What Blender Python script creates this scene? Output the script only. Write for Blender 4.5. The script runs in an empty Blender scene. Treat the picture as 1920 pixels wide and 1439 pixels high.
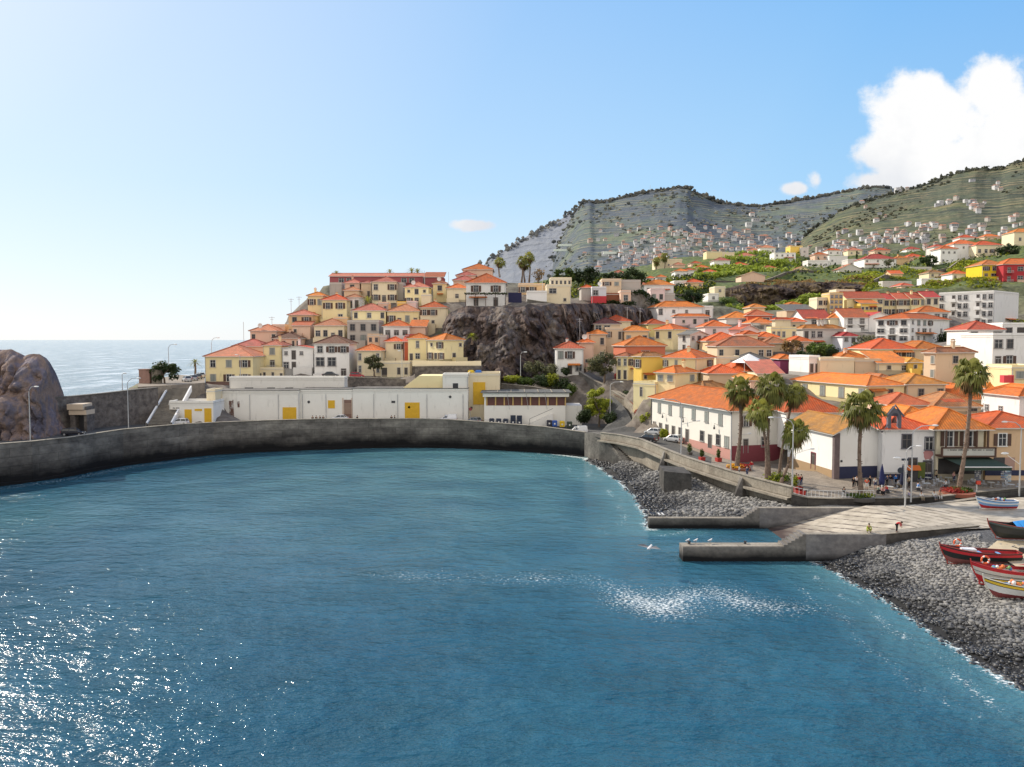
import bpy, math, random
import numpy as np
from mathutils import Vector, Matrix, noise
R = math.radians
random.seed(7)
SC = bpy.context.scene
COL = SC.collection
# ------------------------------------------------------------------ camera geometry
F, CX, CY, CZ = 1500.0, 960.0, 719.5, 25.0
PITCH = math.atan(82.5 / F)
FW = Vector((0, math.cos(PITCH), -math.sin(PITCH))); UP = Vector((0, math.sin(PITCH), math.cos(PITCH))); RT = Vector((1, 0, 0))
def ray(px, py): return FW * F + RT * (px - CX) + UP * (CY - py)
def atY(px, py, Y):
    d = ray(px, py); s = Y / d.y
    return Vector((d.x * s, Y, CZ + d.z * s))
def atZ(px, py, z):
    d = ray(px, py); s = (z - CZ) / d.z
    return Vector((d.x * s, d.y * s, z))
def lerp(tab, x):
    if x <= tab[0][0]: return tab[0][1:] if len(tab[0]) > 2 else tab[0][1]
    for a, b in zip(tab, tab[1:]):
        if x <= b[0]:
            t = (x - a[0]) / (b[0] - a[0])
            v = [p + (q - p) * t for p, q in zip(a[1:], b[1:])]
            return v if len(v) > 1 else v[0]
    return tab[-1][1:] if len(tab[-1]) > 2 else tab[-1][1]
# ------------------------------------------------------------------ materials
MATS = {}
def _nt(name):
    m = bpy.data.materials.new(name); m.use_nodes = True
    nt = m.node_tree; b = nt.nodes['Principled BSDF']
    return m, nt, b
def N(nt, t, **kw):
    n = nt.nodes.new(t)
    for k, v in kw.items():
        if k.startswith('i_'):
            key = k[2:]
            n.inputs[int(key) if key.isdigit() else key].default_value = v
        else: setattr(n, k, v)
    return n
def L(nt, a, b): nt.links.new(a, b)
def ramp(nt, fac, stops):
    r = N(nt, 'ShaderNodeValToRGB'); cr = r.color_ramp
    while len(cr.elements) < len(stops): cr.elements.new(.5)
    for e, (p, c) in zip(cr.elements, stops):
        e.position = p; e.color = (*c, 1) if len(c) == 3 else c
    if fac is not None: L(nt, fac, r.inputs[0])
    return r
def mixc(nt, fac, a, b, mode='MIX'):
    m = N(nt, 'ShaderNodeMix', data_type='RGBA', blend_type=mode)
    for s, v in ((m.inputs[0], fac), (m.inputs[6], a), (m.inputs[7], b)):
        if hasattr(v, 'links'): L(nt, v, s)
        elif isinstance(v, (int, float)): s.default_value = v
        else: s.default_value = (*v, 1) if len(v) == 3 else v
    return m.outputs[2]
def math_(nt, op, a, b=0.0, c=None, clamp=False):
    m = N(nt, 'ShaderNodeMath', operation=op, use_clamp=clamp)
    for s, v in zip(m.inputs, (a, b, c)):
        if v is None: continue
        if hasattr(v, 'links'): L(nt, v, s)
        else: s.default_value = v
    return m.outputs[0]
def noise_(nt, vec, scale, detail=4, rough=.55, stretch=None):
    if stretch:
        mp = N(nt, 'ShaderNodeMapping'); L(nt, vec, mp.inputs[0]); mp.inputs['Scale'].default_value = stretch; vec = mp.outputs[0]
    n = N(nt, 'ShaderNodeTexNoise'); L(nt, vec, n.inputs['Vector'])
    n.inputs['Scale'].default_value = scale; n.inputs['Detail'].default_value = detail; n.inputs['Roughness'].default_value = rough
    return n.outputs[0]
def bump(nt, b, h, strength=.4, dist=.1):
    bp = N(nt, 'ShaderNodeBump'); bp.inputs['Strength'].default_value = strength; bp.inputs['Distance'].default_value = dist
    L(nt, h, bp.inputs['Height']); L(nt, bp.outputs[0], b.inputs['Normal'])
def tint(c, k): return tuple(min(1, x * k) for x in c)
def plaster(c, grime=.3, name=None):
    key = ('pl', c, grime)
    if key in MATS: return MATS[key]
    m, nt, b = _nt(name or 'painted_plaster')
    g = N(nt, 'ShaderNodeNewGeometry'); oi = N(nt, 'ShaderNodeObjectInfo')
    v = g.outputs['Position']
    a = noise_(nt, v, .35, 5, .6); s = noise_(nt, v, 1.0, 4, .6, (1.1, 1.1, .3)); f = noise_(nt, v, 5, 3)
    base = mixc(nt, math_(nt, 'MULTIPLY', a, .5), tint(c, 1.08), tint((c[0] * .8, c[1] * .77, c[2] * .74), 1))
    st = ramp(nt, s, [(.58, (0, 0, 0)), (.85, (1, 1, 1))])
    base = mixc(nt, math_(nt, 'MULTIPLY', st.outputs[0], grime), base, (c[0] * .35, c[1] * .33, c[2] * .32))
    hsv = N(nt, 'ShaderNodeHueSaturation'); L(nt, base, hsv.inputs['Color'])
    L(nt, math_(nt, 'MULTIPLY_ADD', oi.outputs['Random'], .14, .93), hsv.inputs['Value'])
    L(nt, hsv.outputs[0], b.inputs['Base Color']); b.inputs['Roughness'].default_value = .85
    b.inputs['Specular IOR Level'].default_value = .2
    bump(nt, b, f, .15, .05)
    MATS[key] = m; return m
def tiles(c, aged=.3, scale=.42, name='roof_tiles'):
    key = ('ti', c, aged, scale)
    if key in MATS: return MATS[key]
    m, nt, b = _nt(name)
    uv = N(nt, 'ShaderNodeUVMap'); g = N(nt, 'ShaderNodeNewGeometry'); oi = N(nt, 'ShaderNodeObjectInfo')
    sep = N(nt, 'ShaderNodeSeparateXYZ'); L(nt, uv.outputs[0], sep.inputs[0])
    w = math_(nt, 'ABSOLUTE', math_(nt, 'SINE', math_(nt, 'MULTIPLY', sep.outputs[0], math.pi / scale)))
    rows = math_(nt, 'FRACT', math_(nt, 'MULTIPLY', sep.outputs[1], 1 / .38))
    mp = N(nt, 'ShaderNodeMapping'); L(nt, uv.outputs[0], mp.inputs[0]); mp.inputs['Scale'].default_value = (1 / scale, 1 / .38, 1)
    wn = N(nt, 'ShaderNodeTexWhiteNoise', noise_dimensions='2D')
    fl = N(nt, 'ShaderNodeVectorMath', operation='FLOOR'); L(nt, mp.outputs[0], fl.inputs[0]); L(nt, fl.outputs[0], wn.inputs['Vector'])
    big = noise_(nt, g.outputs['Position'], .5, 5, .65)
    col = mixc(nt, wn.outputs[0], tint(c, 1.12), tint(c, .82))
    k = ramp(nt, big, [(.4, (0, 0, 0)), (.72, (1, 1, 1))])
    col = mixc(nt, math_(nt, 'MULTIPLY', k.outputs[0], aged), col, (.17, .12, .08))
    k2 = ramp(nt, noise_(nt, g.outputs['Position'], 2.2, 4, .7), [(.55, (0, 0, 0)), (.68, (1, 1, 1))])
    col = mixc(nt, math_(nt, 'MULTIPLY', k2.outputs[0], aged * .9), col, (.42, .3, .16))
    col = mixc(nt, math_(nt, 'MULTIPLY', math_(nt, 'SUBTRACT', 1, w), .45), col, tint(c, .32))
    hsv = N(nt, 'ShaderNodeHueSaturation'); L(nt, col, hsv.inputs['Color'])
    L(nt, math_(nt, 'MULTIPLY_ADD', oi.outputs['Random'], .42, .72), hsv.inputs['Value'])
    wr = N(nt, 'ShaderNodeTexWhiteNoise', noise_dimensions='1D'); L(nt, oi.outputs['Random'], wr.inputs['W']); L(nt, math_(nt, 'MULTIPLY_ADD', wr.outputs[0], .03, .482), hsv.inputs['Hue'])
    L(nt, hsv.outputs[0], b.inputs['Base Color']); b.inputs['Roughness'].default_value = .8
    b.inputs['Specular IOR Level'].default_value = .25
    bump(nt, b, math_(nt, 'ADD', w, math_(nt, 'MULTIPLY', rows, .3)), .7, .08)
    MATS[key] = m; return m
def flat(name, c, rough=.6, metal=0, spec=.5, var=.1, coat=0):
    key = ('fl', name, c)
    if key in MATS: return MATS[key]
    m, nt, b = _nt(name)
    g = N(nt, 'ShaderNodeNewGeometry')
    n = noise_(nt, g.outputs['Position'], 1.7, 4)
    L(nt, mixc(nt, n, tint(c, 1 + var), tint(c, 1 - var)), b.inputs['Base Color'])
    b.inputs['Roughness'].default_value = rough; b.inputs['Metallic'].default_value = metal
    b.inputs['Specular IOR Level'].default_value = spec; b.inputs['Coat Weight'].default_value = coat
    MATS[key] = m; return m
def rocky(name, stops, scale=.12, bstr=.9, bdist=1.2, stretch=None, wet=None, green=None):
    """rock / stone / concrete: colour ramp over noise, bump; wet = (z0, z1) darkens below a world height"""
    key = ('ro', name)
    if key in MATS: return MATS[key]
    m, nt, b = _nt(name)
    g = N(nt, 'ShaderNodeNewGeometry'); v = g.outputs['Position']
    n1 = noise_(nt, v, scale, 9, .65, stretch); n2 = noise_(nt, v, scale * 6, 6, .6)
    col = ramp(nt, n1, stops).outputs[0]
    col = mixc(nt, .55, col, mixc(nt, 1, col, ramp(nt, n2, [(.3, (.35, .35, .35)), (.7, (1, 1, 1))]).outputs[0], 'MULTIPLY'))
    if green:
        nz = N(nt, 'ShaderNodeSeparateXYZ'); L(nt, g.outputs['Normal'], nz.inputs[0])
        gm = math_(nt, 'MULTIPLY', ramp(nt, nz.outputs[2], [(.25, (0, 0, 0)), (.6, (1, 1, 1))]).outputs[0], ramp(nt, n2, [(.4, (.2, .2, .2)), (.55, (1, 1, 1))]).outputs[0])
        col = mixc(nt, gm, col, green)
    if wet:
        z = N(nt, 'ShaderNodeSeparateXYZ'); L(nt, v, z.inputs[0])
        zz = math_(nt, 'ADD', z.outputs[2], math_(nt, 'MULTIPLY', math_(nt, 'SUBTRACT', noise_(nt, v, .15, 5, .65), .5), wet[2]))
        mr = N(nt, 'ShaderNodeMapRange'); L(nt, zz, mr.inputs[0]); mr.inputs[1].default_value = wet[0]; mr.inputs[2].default_value = wet[1]
        col = mixc(nt, mr.outputs[0], (.012, .012, .013), col)
    L(nt, col, b.inputs['Base Color']); b.inputs['Roughness'].default_value = .9; b.inputs['Specular IOR Level'].default_value = .2
    bump(nt, b, math_(nt, 'ADD', n1, math_(nt, 'MULTIPLY', n2, .4)), bstr, bdist)
    MATS[key] = m; return m
def foliage(name, c, var=.45):
    key = ('fo', name, c)
    if key in MATS: return MATS[key]
    m, nt, b = _nt(name)
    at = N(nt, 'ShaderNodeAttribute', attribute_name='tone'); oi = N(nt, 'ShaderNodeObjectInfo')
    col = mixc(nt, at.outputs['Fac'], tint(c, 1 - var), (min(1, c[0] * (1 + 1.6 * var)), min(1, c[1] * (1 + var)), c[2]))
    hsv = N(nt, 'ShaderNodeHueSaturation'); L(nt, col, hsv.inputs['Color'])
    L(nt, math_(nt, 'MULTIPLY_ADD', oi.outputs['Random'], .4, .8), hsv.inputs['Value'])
    L(nt, hsv.outputs[0], b.inputs['Base Color']); b.inputs['Roughness'].default_value = .6; b.inputs['Specular IOR Level'].default_value = .3
    tr = N(nt, 'ShaderNodeBsdfTranslucent'); L(nt, hsv.outputs[0], tr.inputs[0])
    mx = N(nt, 'ShaderNodeMixShader'); mx.inputs[0].default_value = .35
    L(nt, b.outputs[0], mx.inputs[1]); L(nt, tr.outputs[0], mx.inputs[2]); L(nt, mx.outputs[0], nt.nodes['Material Output'].inputs[0])
    MATS[key] = m; return m
GLASS = flat('window_glass', (.03, .032, .04), .25, 0, .4, .3)
WHITE = flat('white_paint', (.78, .77, .74), .6)
SHUT = flat('grey_green_shutter', (.27, .29, .27), .7)
BROWN = flat('brown_shutter', (.09, .045, .03), .6)
DOORM = flat('dark_door', (.07, .06, .055), .6)
STONE = flat('grey_stone_trim', (.3, .27, .26), .85, var=.25)
METAL = flat('galvanised_metal', (.5, .5, .5), .45, .4)
DARKM = flat('dark_metal', (.04, .04, .045), .5)
SKIN = flat('skin', (.5, .3, .2), .6)
YDOOR = flat('yellow_door_paint', (.72, .42, .02), .6, var=.15)
BARK = flat('bark', (.15, .11, .08), .9, var=.4)
PALMB = rocky('palm_bark', [(.3, (.12, .08, .06)), (.6, (.3, .22, .17))], 2.5, .8, .1)
CONC = rocky('weathered_concrete', [(.3, (.1, .092, .085)), (.55, (.2, .185, .165)), (.75, (.3, .28, .24))], .5, .5, .15)
LCONC = rocky('pale_concrete', [(.3, (.3, .26, .21)), (.7, (.48, .43, .35))], .6, .3, .06)
def blocky(m_, w, h, k):
    nt = m_.node_tree; b = nt.nodes['Principled BSDF']; uv = N(nt, 'ShaderNodeUVMap'); br = N(nt, 'ShaderNodeTexBrick'); L(nt, uv.outputs[0], br.inputs[0]); br.inputs['Scale'].default_value = 1; br.inputs['Brick Width'].default_value = w; br.inputs['Row Height'].default_value = h
    br.inputs['Mortar Size'].default_value = .035; br.inputs['Mortar Smooth'].default_value = .3; br.inputs['Color1'].default_value = (1, 1, 1, 1); br.inputs['Color2'].default_value = (.78, .78, .78, 1); br.inputs['Mortar'].default_value = (k, k, k, 1)
    src = b.inputs['Base Color'].links[0].from_socket; L(nt, mixc(nt, 1, src, br.outputs[0], 'MULTIPLY'), b.inputs['Base Color'])
QUAY = rocky('old_quay_wall', [(.3, (.10, .09, .085)), (.5, (.22, .2, .18)), (.68, (.36, .33, .29))], .16, .7, .35, (1, 1, 2.6), wet=(1.1, 4.6, 3.8))
blocky(QUAY, 7, 1.55, .45); blocky(LCONC, 3.2, 9, .6)
ROCK = rocky('volcanic_rock', [(.34, (.018, .015, .018)), (.43, (.07, .052, .05)), (.5, (.18, .13, .105)), (.56, (.10, .09, .095)), (.62, (.25, .2, .16)), (.7, (.17, .165, .17))], .16, 1, 1.3, (1, 1, .35))
HEADR = rocky('headland_rock', [(.34, (.08, .068, .085)), (.45, (.19, .165, .19)), (.53, (.33, .23, .18)), (.6, (.21, .18, .215)), (.7, (.35, .29, .27))], .15, 1, 1.0, (1, 1, .6))
DROCK = rocky('dark_basalt', [(.32, (.02, .015, .015)), (.46, (.07, .048, .042)), (.55, (.16, .115, .06)), (.62, (.09, .065, .055)), (.75, (.26, .2, .06))], .14, 1, 1.2, (1, 1, .35))
RUBBLE = rocky('stone_masonry', [(.3, (.07, .065, .065)), (.5, (.17, .15, .14)), (.7, (.26, .24, .22))], .9, .8, .2)
ASPH = rocky('asphalt', [(.3, (.08, .078, .075)), (.7, (.15, .145, .135))], .4, .2, .03)
PAVE = rocky('paving', [(.3, (.24, .2, .16)), (.7, (.4, .34, .27))], .7, .2, .03)
BRICKP = rocky('brick_pavement', [(.3, (.3, .14, .09)), (.7, (.45, .22, .14))], .9, .2, .03)
# ------------------------------------------------------------------ mesh builder
class MB:
    def __init__(s): s.v = []; s.f = []; s.m = []; s.tone = None
    def face(s, pts, mi=0):
        k = len(s.v); s.v += [tuple(p) for p in pts]; s.f.append(tuple(range(k, k + len(pts)))); s.m.append(mi)
    def box(s, c, d, mi=0, rz=0, top=1.0):
        ca, sa = math.cos(rz), math.sin(rz); k = len(s.v)
        for z in (-1, 1):
            q = top if z > 0 else 1
            for x, y in ((-1, -1), (1, -1), (1, 1), (-1, 1)):
                X, Y_ = x * d[0] / 2 * q, y * d[1] / 2 * q
                s.v.append((c[0] + X * ca - Y_ * sa, c[1] + X * sa + Y_ * ca, c[2] + z * d[2] / 2))
        for f in ((0, 3, 2, 1), (4, 5, 6, 7), (0, 1, 5, 4), (1, 2, 6, 5), (2, 3, 7, 6), (3, 0, 4, 7)):
            s.f.append(tuple(k + i for i in f)); s.m.append(mi)
    def bx(s, x0, x1, y0, y1, z0, z1, mi=0): s.box(((x0 + x1) / 2, (y0 + y1) / 2, (z0 + z1) / 2), (abs(x1 - x0), abs(y1 - y0), abs(z1 - z0)), mi)
    def tube(s, pts, r, n=6, mi=0, cap=True):
        pts = [Vector(p) for p in pts]
        rs = r if isinstance(r, (list, tuple)) else [r] * len(pts)
        k0 = len(s.v)
        for i, p in enumerate(pts):
            t = (pts[min(i + 1, len(pts) - 1)] - pts[max(i - 1, 0)]).normalized()
            a = t.cross(Vector((0, 0, 1)) if abs(t.z) < .95 else Vector((1, 0, 0))).normalized(); b = t.cross(a)
            for j in range(n):
                q = 2 * math.pi * j / n
                s.v.append(tuple(p + (a * math.cos(q) + b * math.sin(q)) * rs[i]))
        for i in range(len(pts) - 1):
            for j in range(n):
                a = k0 + i * n + j; b = k0 + i * n + (j + 1) % n
                s.f.append((a, b, b + n, a + n)); s.m.append(mi)
        if cap:
            s.f.append(tuple(k0 + j for j in range(n))); s.m.append(mi)
            s.f.append(tuple(k0 + (len(pts) - 1) * n + j for j in reversed(range(n)))); s.m.append(mi)
    def ball(s, c, r, mi=0, n=8, m=5, sc=(1, 1, 1)):
        rr = [(math.sin(math.pi * i / m), -math.cos(math.pi * i / m)) for i in range(m + 1)]
        k0 = len(s.v)
        for a, z in rr:
            for j in range(n):
                q = 2 * math.pi * j / n
                s.v.append((c[0] + a * math.cos(q) * r * sc[0], c[1] + a * math.sin(q) * r * sc[1], c[2] + z * r * sc[2]))
        for i in range(m):
            for j in range(n):
                a = k0 + i * n + j; b = k0 + i * n + (j + 1) % n
                s.f.append((a, b, b + n, a + n)); s.m.append(mi)
    def poly(s, pts, z0, z1, mi=0):
        n = len(pts); k = len(s.v)
        s.v += [(p[0], p[1], z0) for p in pts] + [(p[0], p[1], z1) for p in pts]
        s.f.append(tuple(k + n + i for i in range(n))); s.m.append(mi)
        s.f.append(tuple(k + i for i in reversed(range(n)))); s.m.append(mi)
        for i in range(n):
            j = (i + 1) % n; s.f.append((k + i, k + j, k + n + j, k + n + i)); s.m.append(mi)
    def mesh(s, name, mats, smooth=False):
        me = bpy.data.meshes.new(name); me.from_pydata(s.v, [], s.f)
        for m in (mats if isinstance(mats, (list, tuple)) else [mats]): me.materials.append(m)
        me.polygons.foreach_set('material_index', s.m)
        if smooth: me.polygons.foreach_set('use_smooth', [True] * len(s.f))
        uv = me.uv_layers.new(name='UVMap'); co = s.v; U = [0.0] * (2 * len(me.loops))
        for p in me.polygons:
            n = p.normal
            if abs(n.z) > .999: t = Vector((1, 0, 0)); w = Vector((0, 1, 0))
            else: t = Vector((-n.y, n.x, 0)).normalized(); w = n.cross(t)
            for li in p.loop_indices:
                q = Vector(co[me.loops[li].vertex_index]); U[2 * li] = q.dot(t); U[2 * li + 1] = q.dot(w)
        uv.data.foreach_set('uv', U)
        if s.tone is not None:
            at = me.attributes.new('tone', 'FLOAT', 'FACE'); at.data.foreach_set('value', s.tone)
        me.update(); return me
    def obj(s, name, mats, parent=None, loc=None, rz=0, smooth=False):
        return link(name, s.mesh(name, mats, smooth), parent, loc, rz)
def link(name, me, parent=None, loc=None, rz=0, sc=None):
    o = bpy.data.objects.new(name, me); COL.objects.link(o)
    if loc is not None: o.location = loc
    o.rotation_euler = (0, 0, rz)
    if sc is not None: o.scale = sc if isinstance(sc, (tuple, list)) else (sc, sc, sc)
    if parent is not None: o.parent = parent
    return o
def tag(o, label=None, cat=None, group=None, kind=None):
    if label: o['label'] = label
    if cat: o['category'] = cat
    if group: o['group'] = group
    if kind: o['kind'] = kind
    return o
def thing(name, label, cat, loc=(0, 0, 0), rz=0, group=None):
    o = bpy.data.objects.new(name, None); COL.objects.link(o); o.location = loc; o.rotation_euler = (0, 0, rz)
    o.empty_display_size = .2
    return tag(o, label, cat, group)
def dup(root, loc, rz=0, label=None, group=None, sc=None):
    r = root.copy(); COL.objects.link(r); r.location = loc; r.rotation_euler = (0, 0, rz)
    if sc is not None: r.scale = (sc, sc, sc)
    if label: r['label'] = label
    if group: r['group'] = group
    for ch in list(root.children):
        c = ch.copy(); COL.objects.link(c); c.parent = r
        for g in list(ch.children):
            d = g.copy(); COL.objects.link(d); d.parent = c
    return r
def grid_mesh(name, P, mat, smooth=True, attrs=None):
    """P: numpy array (rows, cols, 3)"""
    r, c = P.shape[:2]; me = bpy.data.meshes.new(name)
    idx = np.arange(r * c).reshape(r, c)
    q = np.stack([idx[:-1, :-1], idx[:-1, 1:], idx[1:, 1:], idx[1:, :-1]], -1).reshape(-1, 4)
    me.from_pydata(P.reshape(-1, 3).tolist(), [], q.tolist())
    me.materials.append(mat)
    if smooth: me.polygons.foreach_set('use_smooth', [True] * len(q))
    for k, v in (attrs or {}).items():
        at = me.attributes.new(k, 'FLOAT', 'POINT'); at.data.foreach_set('value', v.reshape(-1).astype(float).tolist())
    me.update(); return me
def fbm(x, y, z, o=5): return noise.fractal(Vector((x, y, z)), 1.0, 2.0, o)
# ------------------------------------------------------------------ windows (cached meshes, facing -y, origin at the centre of the opening)
WIN = {}
def win_mesh(kind, w, h, frame):
    w = round(w * 5) / 5; h = round(h * 5) / 5
    key = (kind, w, h, frame.name, id(frame))
    if key in WIN: return WIN[key]
    m = MB(); t = .12
    if kind in 'ws SoxW':
        m.bx(-w / 2, w / 2, -.03, .05, -h / 2, h / 2, 0)
        for s in (-1, 1): m.bx(s * w / 2, s * (w / 2 + t), -.10, .05, -h / 2 - .02, h / 2 + .02, 1)
        m.bx(-w / 2 - t, w / 2 + t, -.11, .05, h / 2 + .02, h / 2 + t + .04, 1)
        m.bx(-w / 2 - t - .06, w / 2 + t + .06, -.2, .05, -h / 2 - .16, -h / 2 - .02, 1)
        if kind == 's':
            for s in (-1, 1):
                m.bx(s * .03, s * (w / 2 - .02), -.075, -.03, -h / 2 + .02, h / 2 - .02, 2)
                for k in range(int(h / .22)): m.bx(s * .08, s * (w / 2 - .07), -.095, -.074, -h / 2 + .1 + k * .22, -h / 2 + .2 + k * .22, 2)
        else:
            m.bx(-.03, .03, -.06, -.03, -h / 2, h / 2, 3); m.bx(-w / 2, w / 2, -.062, -.03, h * .12, h * .12 + .05, 3)
            for s in (-1, 1): m.bx(s * (w / 2 - .06), s * w / 2, -.064, -.03, -h / 2, h / 2, 3)
        if kind == 'S':
            for s in (-1, 1): m.bx(s * (w / 2 + t + .02), s * (w / 2 + t + w * .48), -.14, -.05, -h / 2, h / 2, 4)
    elif kind in 'dD':
        m.bx(-w / 2, w / 2, -.03, .05, -h / 2, h / 2, 5)
        for s in (-1, 1): m.bx(s * w / 2, s * (w / 2 + t), -.10, .05, -h / 2, h / 2 + .02, 1)
        m.bx(-w / 2 - t, w / 2 + t, -.11, .05, h / 2 + .02, h / 2 + t + .04, 1)
        m.bx(-.02, .02, -.06, -.03, -h / 2, h / 2 - .35, 3); m.bx(-w / 2, w / 2, -.05, -.03, h / 2 - .4, h / 2 - .34, 3)
    elif kind == 'g':
        m.bx(-w / 2, w / 2, -.03, .05, -h / 2, h / 2, 5)
        for k in range(int(h / .4)): m.bx(-w / 2 + .03, w / 2 - .03, -.05, -.03, -h / 2 + k * .4 + .03, -h / 2 + k * .4 + .36, 5)
    me = m.mesh('window', [GLASS, frame, SHUT, WHITE if (kind in 'SW' or len(WIN) % 3 == 0) else WOOD, BROWN, DOORM]); WIN[key] = me; return me
SURR = flat('pale_window_surround', (.56, .5, .42), .8); WOOD = flat('window_wood', (.2, .17, .15), .7)
FOOT = []   # terrain control points
HOUSES = {}
WC = dict(y=(.86, .73, .42), c=(.82, .71, .50), w=(.86, .84, .81), g=(.64, .61, .57), p=(.78, .55, .42), Y=(.85, .58, .14), r=(.62, .15, .08),
          b=(.68, .53, .37), u=(.24, .06, .12), o=(.8, .56, .33), k=(.8, .62, .6), a=(.48, .44, .40), G=(.72, .6, .27), s=(.76, .76, .8))
RC = dict(o=((.78, .20, .035), .55), r=((.58, .12, .06), .45), b=((.50, .21, .075), 1.0), y=((.72, .29, .05), .8), C=((.58, .27, .06), .75), p=((.62, .21, .12), .5), g=((.2, .2, .19), .5), d=((.2, .08, .06), .6), R=((.42, .06, .04), .2))
def house(xl, xc, xr, ye, yb, Y, a, wall, roof, right, left, label, kind='hip', depth=None, pitch=24, name='house', cat='house', frame=None, ext=4.0,
          chim=0, base=None, over=.45, dish=0, group=None, foot=True, rise=None, ridge=None):
    P = atY(xc, ye, Y); zb = atY(xc, yb, Y).z; h = P.z - zb; a = R(a)
    dr = (math.cos(a), math.sin(a)); dl = (-math.sin(a), math.cos(a))
    def ln(px, d):
        k = (px - CX) / F; return (k * Y - P.x) / (d[0] - k * d[1])
    W = ln(xr, dr)
    D = depth or 9.0
    if xl is not None:
        D2 = ln(xl, dl)
        if 1.5 < D2 < 60: D = D2
    W = max(2, min(W, 80))
    wc = WC[wall] if isinstance(wall, str) else wall
    wm = plaster(wc, .5); fr = frame or (SURR if str(wall) in 'ycYpboGrku' else STONE)
    root = thing(name, label, cat, (P.x, P.y, zb), a, group)
    m = MB(); z1 = h; prn = random.Random(int(xc * 11 + ye * 3 + Y * 7))
    m.bx(0, W, 0, D, -ext, h, 0)
    if base: m.bx(-.03, W + .03, -.03, D + .03, -ext, base[0], 1)
    mats = [wm] + ([flat('painted_base', base[1], .8)] if base else [])
    ov = over
    x0, x1, y0, y1 = -ov, W + ov, -ov, D + ov
    tp = math.tan(R(pitch))
    if kind in ('gable', 'gableL'):
        if kind == 'gable':   # ridge runs back, gable end on the right-hand (front) face
            rh = W / 2 * tp if rise is None else rise
            for yy in (0, D): m.face([(0, yy, h), (W, yy, h), (W / 2, yy, h + rh)], 0)
        else:
            rh = D / 2 * tp if rise is None else rise
            for xx in (0, W): m.face([(xx, 0, h), (xx, D, h), (xx, D / 2, h + rh)], 0)
    if not base and prn.random() < .5: m.bx(-.04, W + .04, -.04, D + .04, -ext, .6, len(mats)); mats.append(plaster(tint(wc, prn.choice((.45, .6, 1.1))), .3))
    if kind in ('hip', 'flat') : m.bx(-.07, W + .07, -.07, D + .07, h - .28, h - .04, 0)
    m.obj('wall', mats, root)
    if foot and yb - ye > 14 and right:
        if prn.random() < .45:
            tm_ = MB(); u0 = prn.choice((0, W * .4)); tm_.bx(u0, u0 + W * .6, -1.7, -1.5, -ext, 1.0, 0); tm_.bx(u0, u0 + .2, -1.5, 0, -ext, 1.0, 0); tm_.bx(u0 + W * .6 - .2, u0 + W * .6, -1.5, 0, -ext, 1.0, 0); tm_.obj('terrace_wall', plaster(tint(wc, .9), .5), root)
        elif prn.random() < .4:
            tm_ = MB(); u0 = prn.uniform(0, W * .5); tm_.face([(u0, -1.3, 2.35), (u0 + W * .45, -1.3, 2.35), (u0 + W * .45, -.01, 2.8), (u0, -.01, 2.8)]); tm_.face([(u0, -1.3, 2.3), (u0 + W * .45, -1.3, 2.3), (u0 + W * .45, -.01, 2.75), (u0, -.01, 2.75)][::-1]); tm_.obj('porch_roof', tiles(*RC['o']), root)
    if prn.random() < .6: pm = MB(); xx = prn.choice((.12, W - .12)); pm.tube([(xx, -.1, -.5), (xx, -.1, h - .1)], .06, 5); pm.obj('drain_pipe', METAL, root)
    if prn.random() < .3 and kind != 'flat' and not chim and W * h > 25: chim = 1
    r = MB(); th = .16
    def slab(pts, mi=0):
        r.face(pts, mi); r.face([(p[0], p[1], p[2] - th) for p in reversed(pts)], 1)
    rm = tiles(*RC[roof]) if roof in RC else None
    if kind == 'hip':
        e = h + .05; W2, D2 = x1 - x0, y1 - y0; s_ = min(W2, D2) / 2; rh = s_ * tp if rise is None else rise
        rr = s_ if ridge is None else ridge
        if W2 >= D2: A, B = (x0 + rr, (y0 + y1) / 2, e + rh), (x1 - rr, (y0 + y1) / 2, e + rh)
        else: A, B = ((x0 + x1) / 2, y0 + rr, e + rh), ((x0 + x1) / 2, y1 - rr, e + rh)
        c = [(x0, y0, e), (x1, y0, e), (x1, y1, e), (x0, y1, e)]
        if W2 >= D2: fs = [[c[0], c[1], B, A], [c[1], c[2], B], [c[2], c[3], A, B], [c[3], c[0], A]]
        else: fs = [[c[0], c[1], A], [c[1], c[2], B, A], [c[2], c[3], B], [c[3], c[0], A, B]]
        for f in fs: slab(f)
        for q in ((c[0], A), (c[3], A if W2 >= D2 else B), (c[1], B if W2 >= D2 else A), (c[2], B), (A, B)):
            if (Vector(q[0]) - Vector(q[1])).length > .1: r.tube([Vector(q[0]) + Vector((0, 0, .04)), Vector(q[1]) + Vector((0, 0, .04))], .13, 5, 2)
        for i in range(4): r.face([c[i], c[(i + 1) % 4], (*c[(i + 1) % 4][:2], e - th), (*c[i][:2], e - th)], 1)
    elif kind == 'gable':
        e = h + .04 - ov * rh / (W / 2); A, B = (W / 2, y0, h + rh + .08), (W / 2, y1, h + rh + .08)
        slab([(x0, y1, e), (x0, y0, e), A, B]); slab([(x1, y0, e), (x1, y1, e), B, A]); r.tube([A, B], .14, 5, 2)
        for s in ((x0, A), (x1, A)): r.face([(s[0], y0, e), s[1], (s[1][0], y0, s[1][2] - th), (s[0], y0, e - th)], 1)
    elif kind == 'gableL':
        e = h + .04 - ov * rh / (D / 2); A, B = (x0, D / 2, h + rh + .08), (x1, D / 2, h + rh + .08)
        slab([(x0, y0, e), (x1, y0, e), B, A]); slab([(x1, y1, e), (x0, y1, e), A, B]); r.tube([A, B], .14, 5, 2)
        r.face([(x0, y0, e), (x1, y0, e), (x1, y0, e - th), (x0, y0, e - th)], 1)
    elif kind == 'shed':
        rh = D * tp * .7 if rise is None else rise
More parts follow.
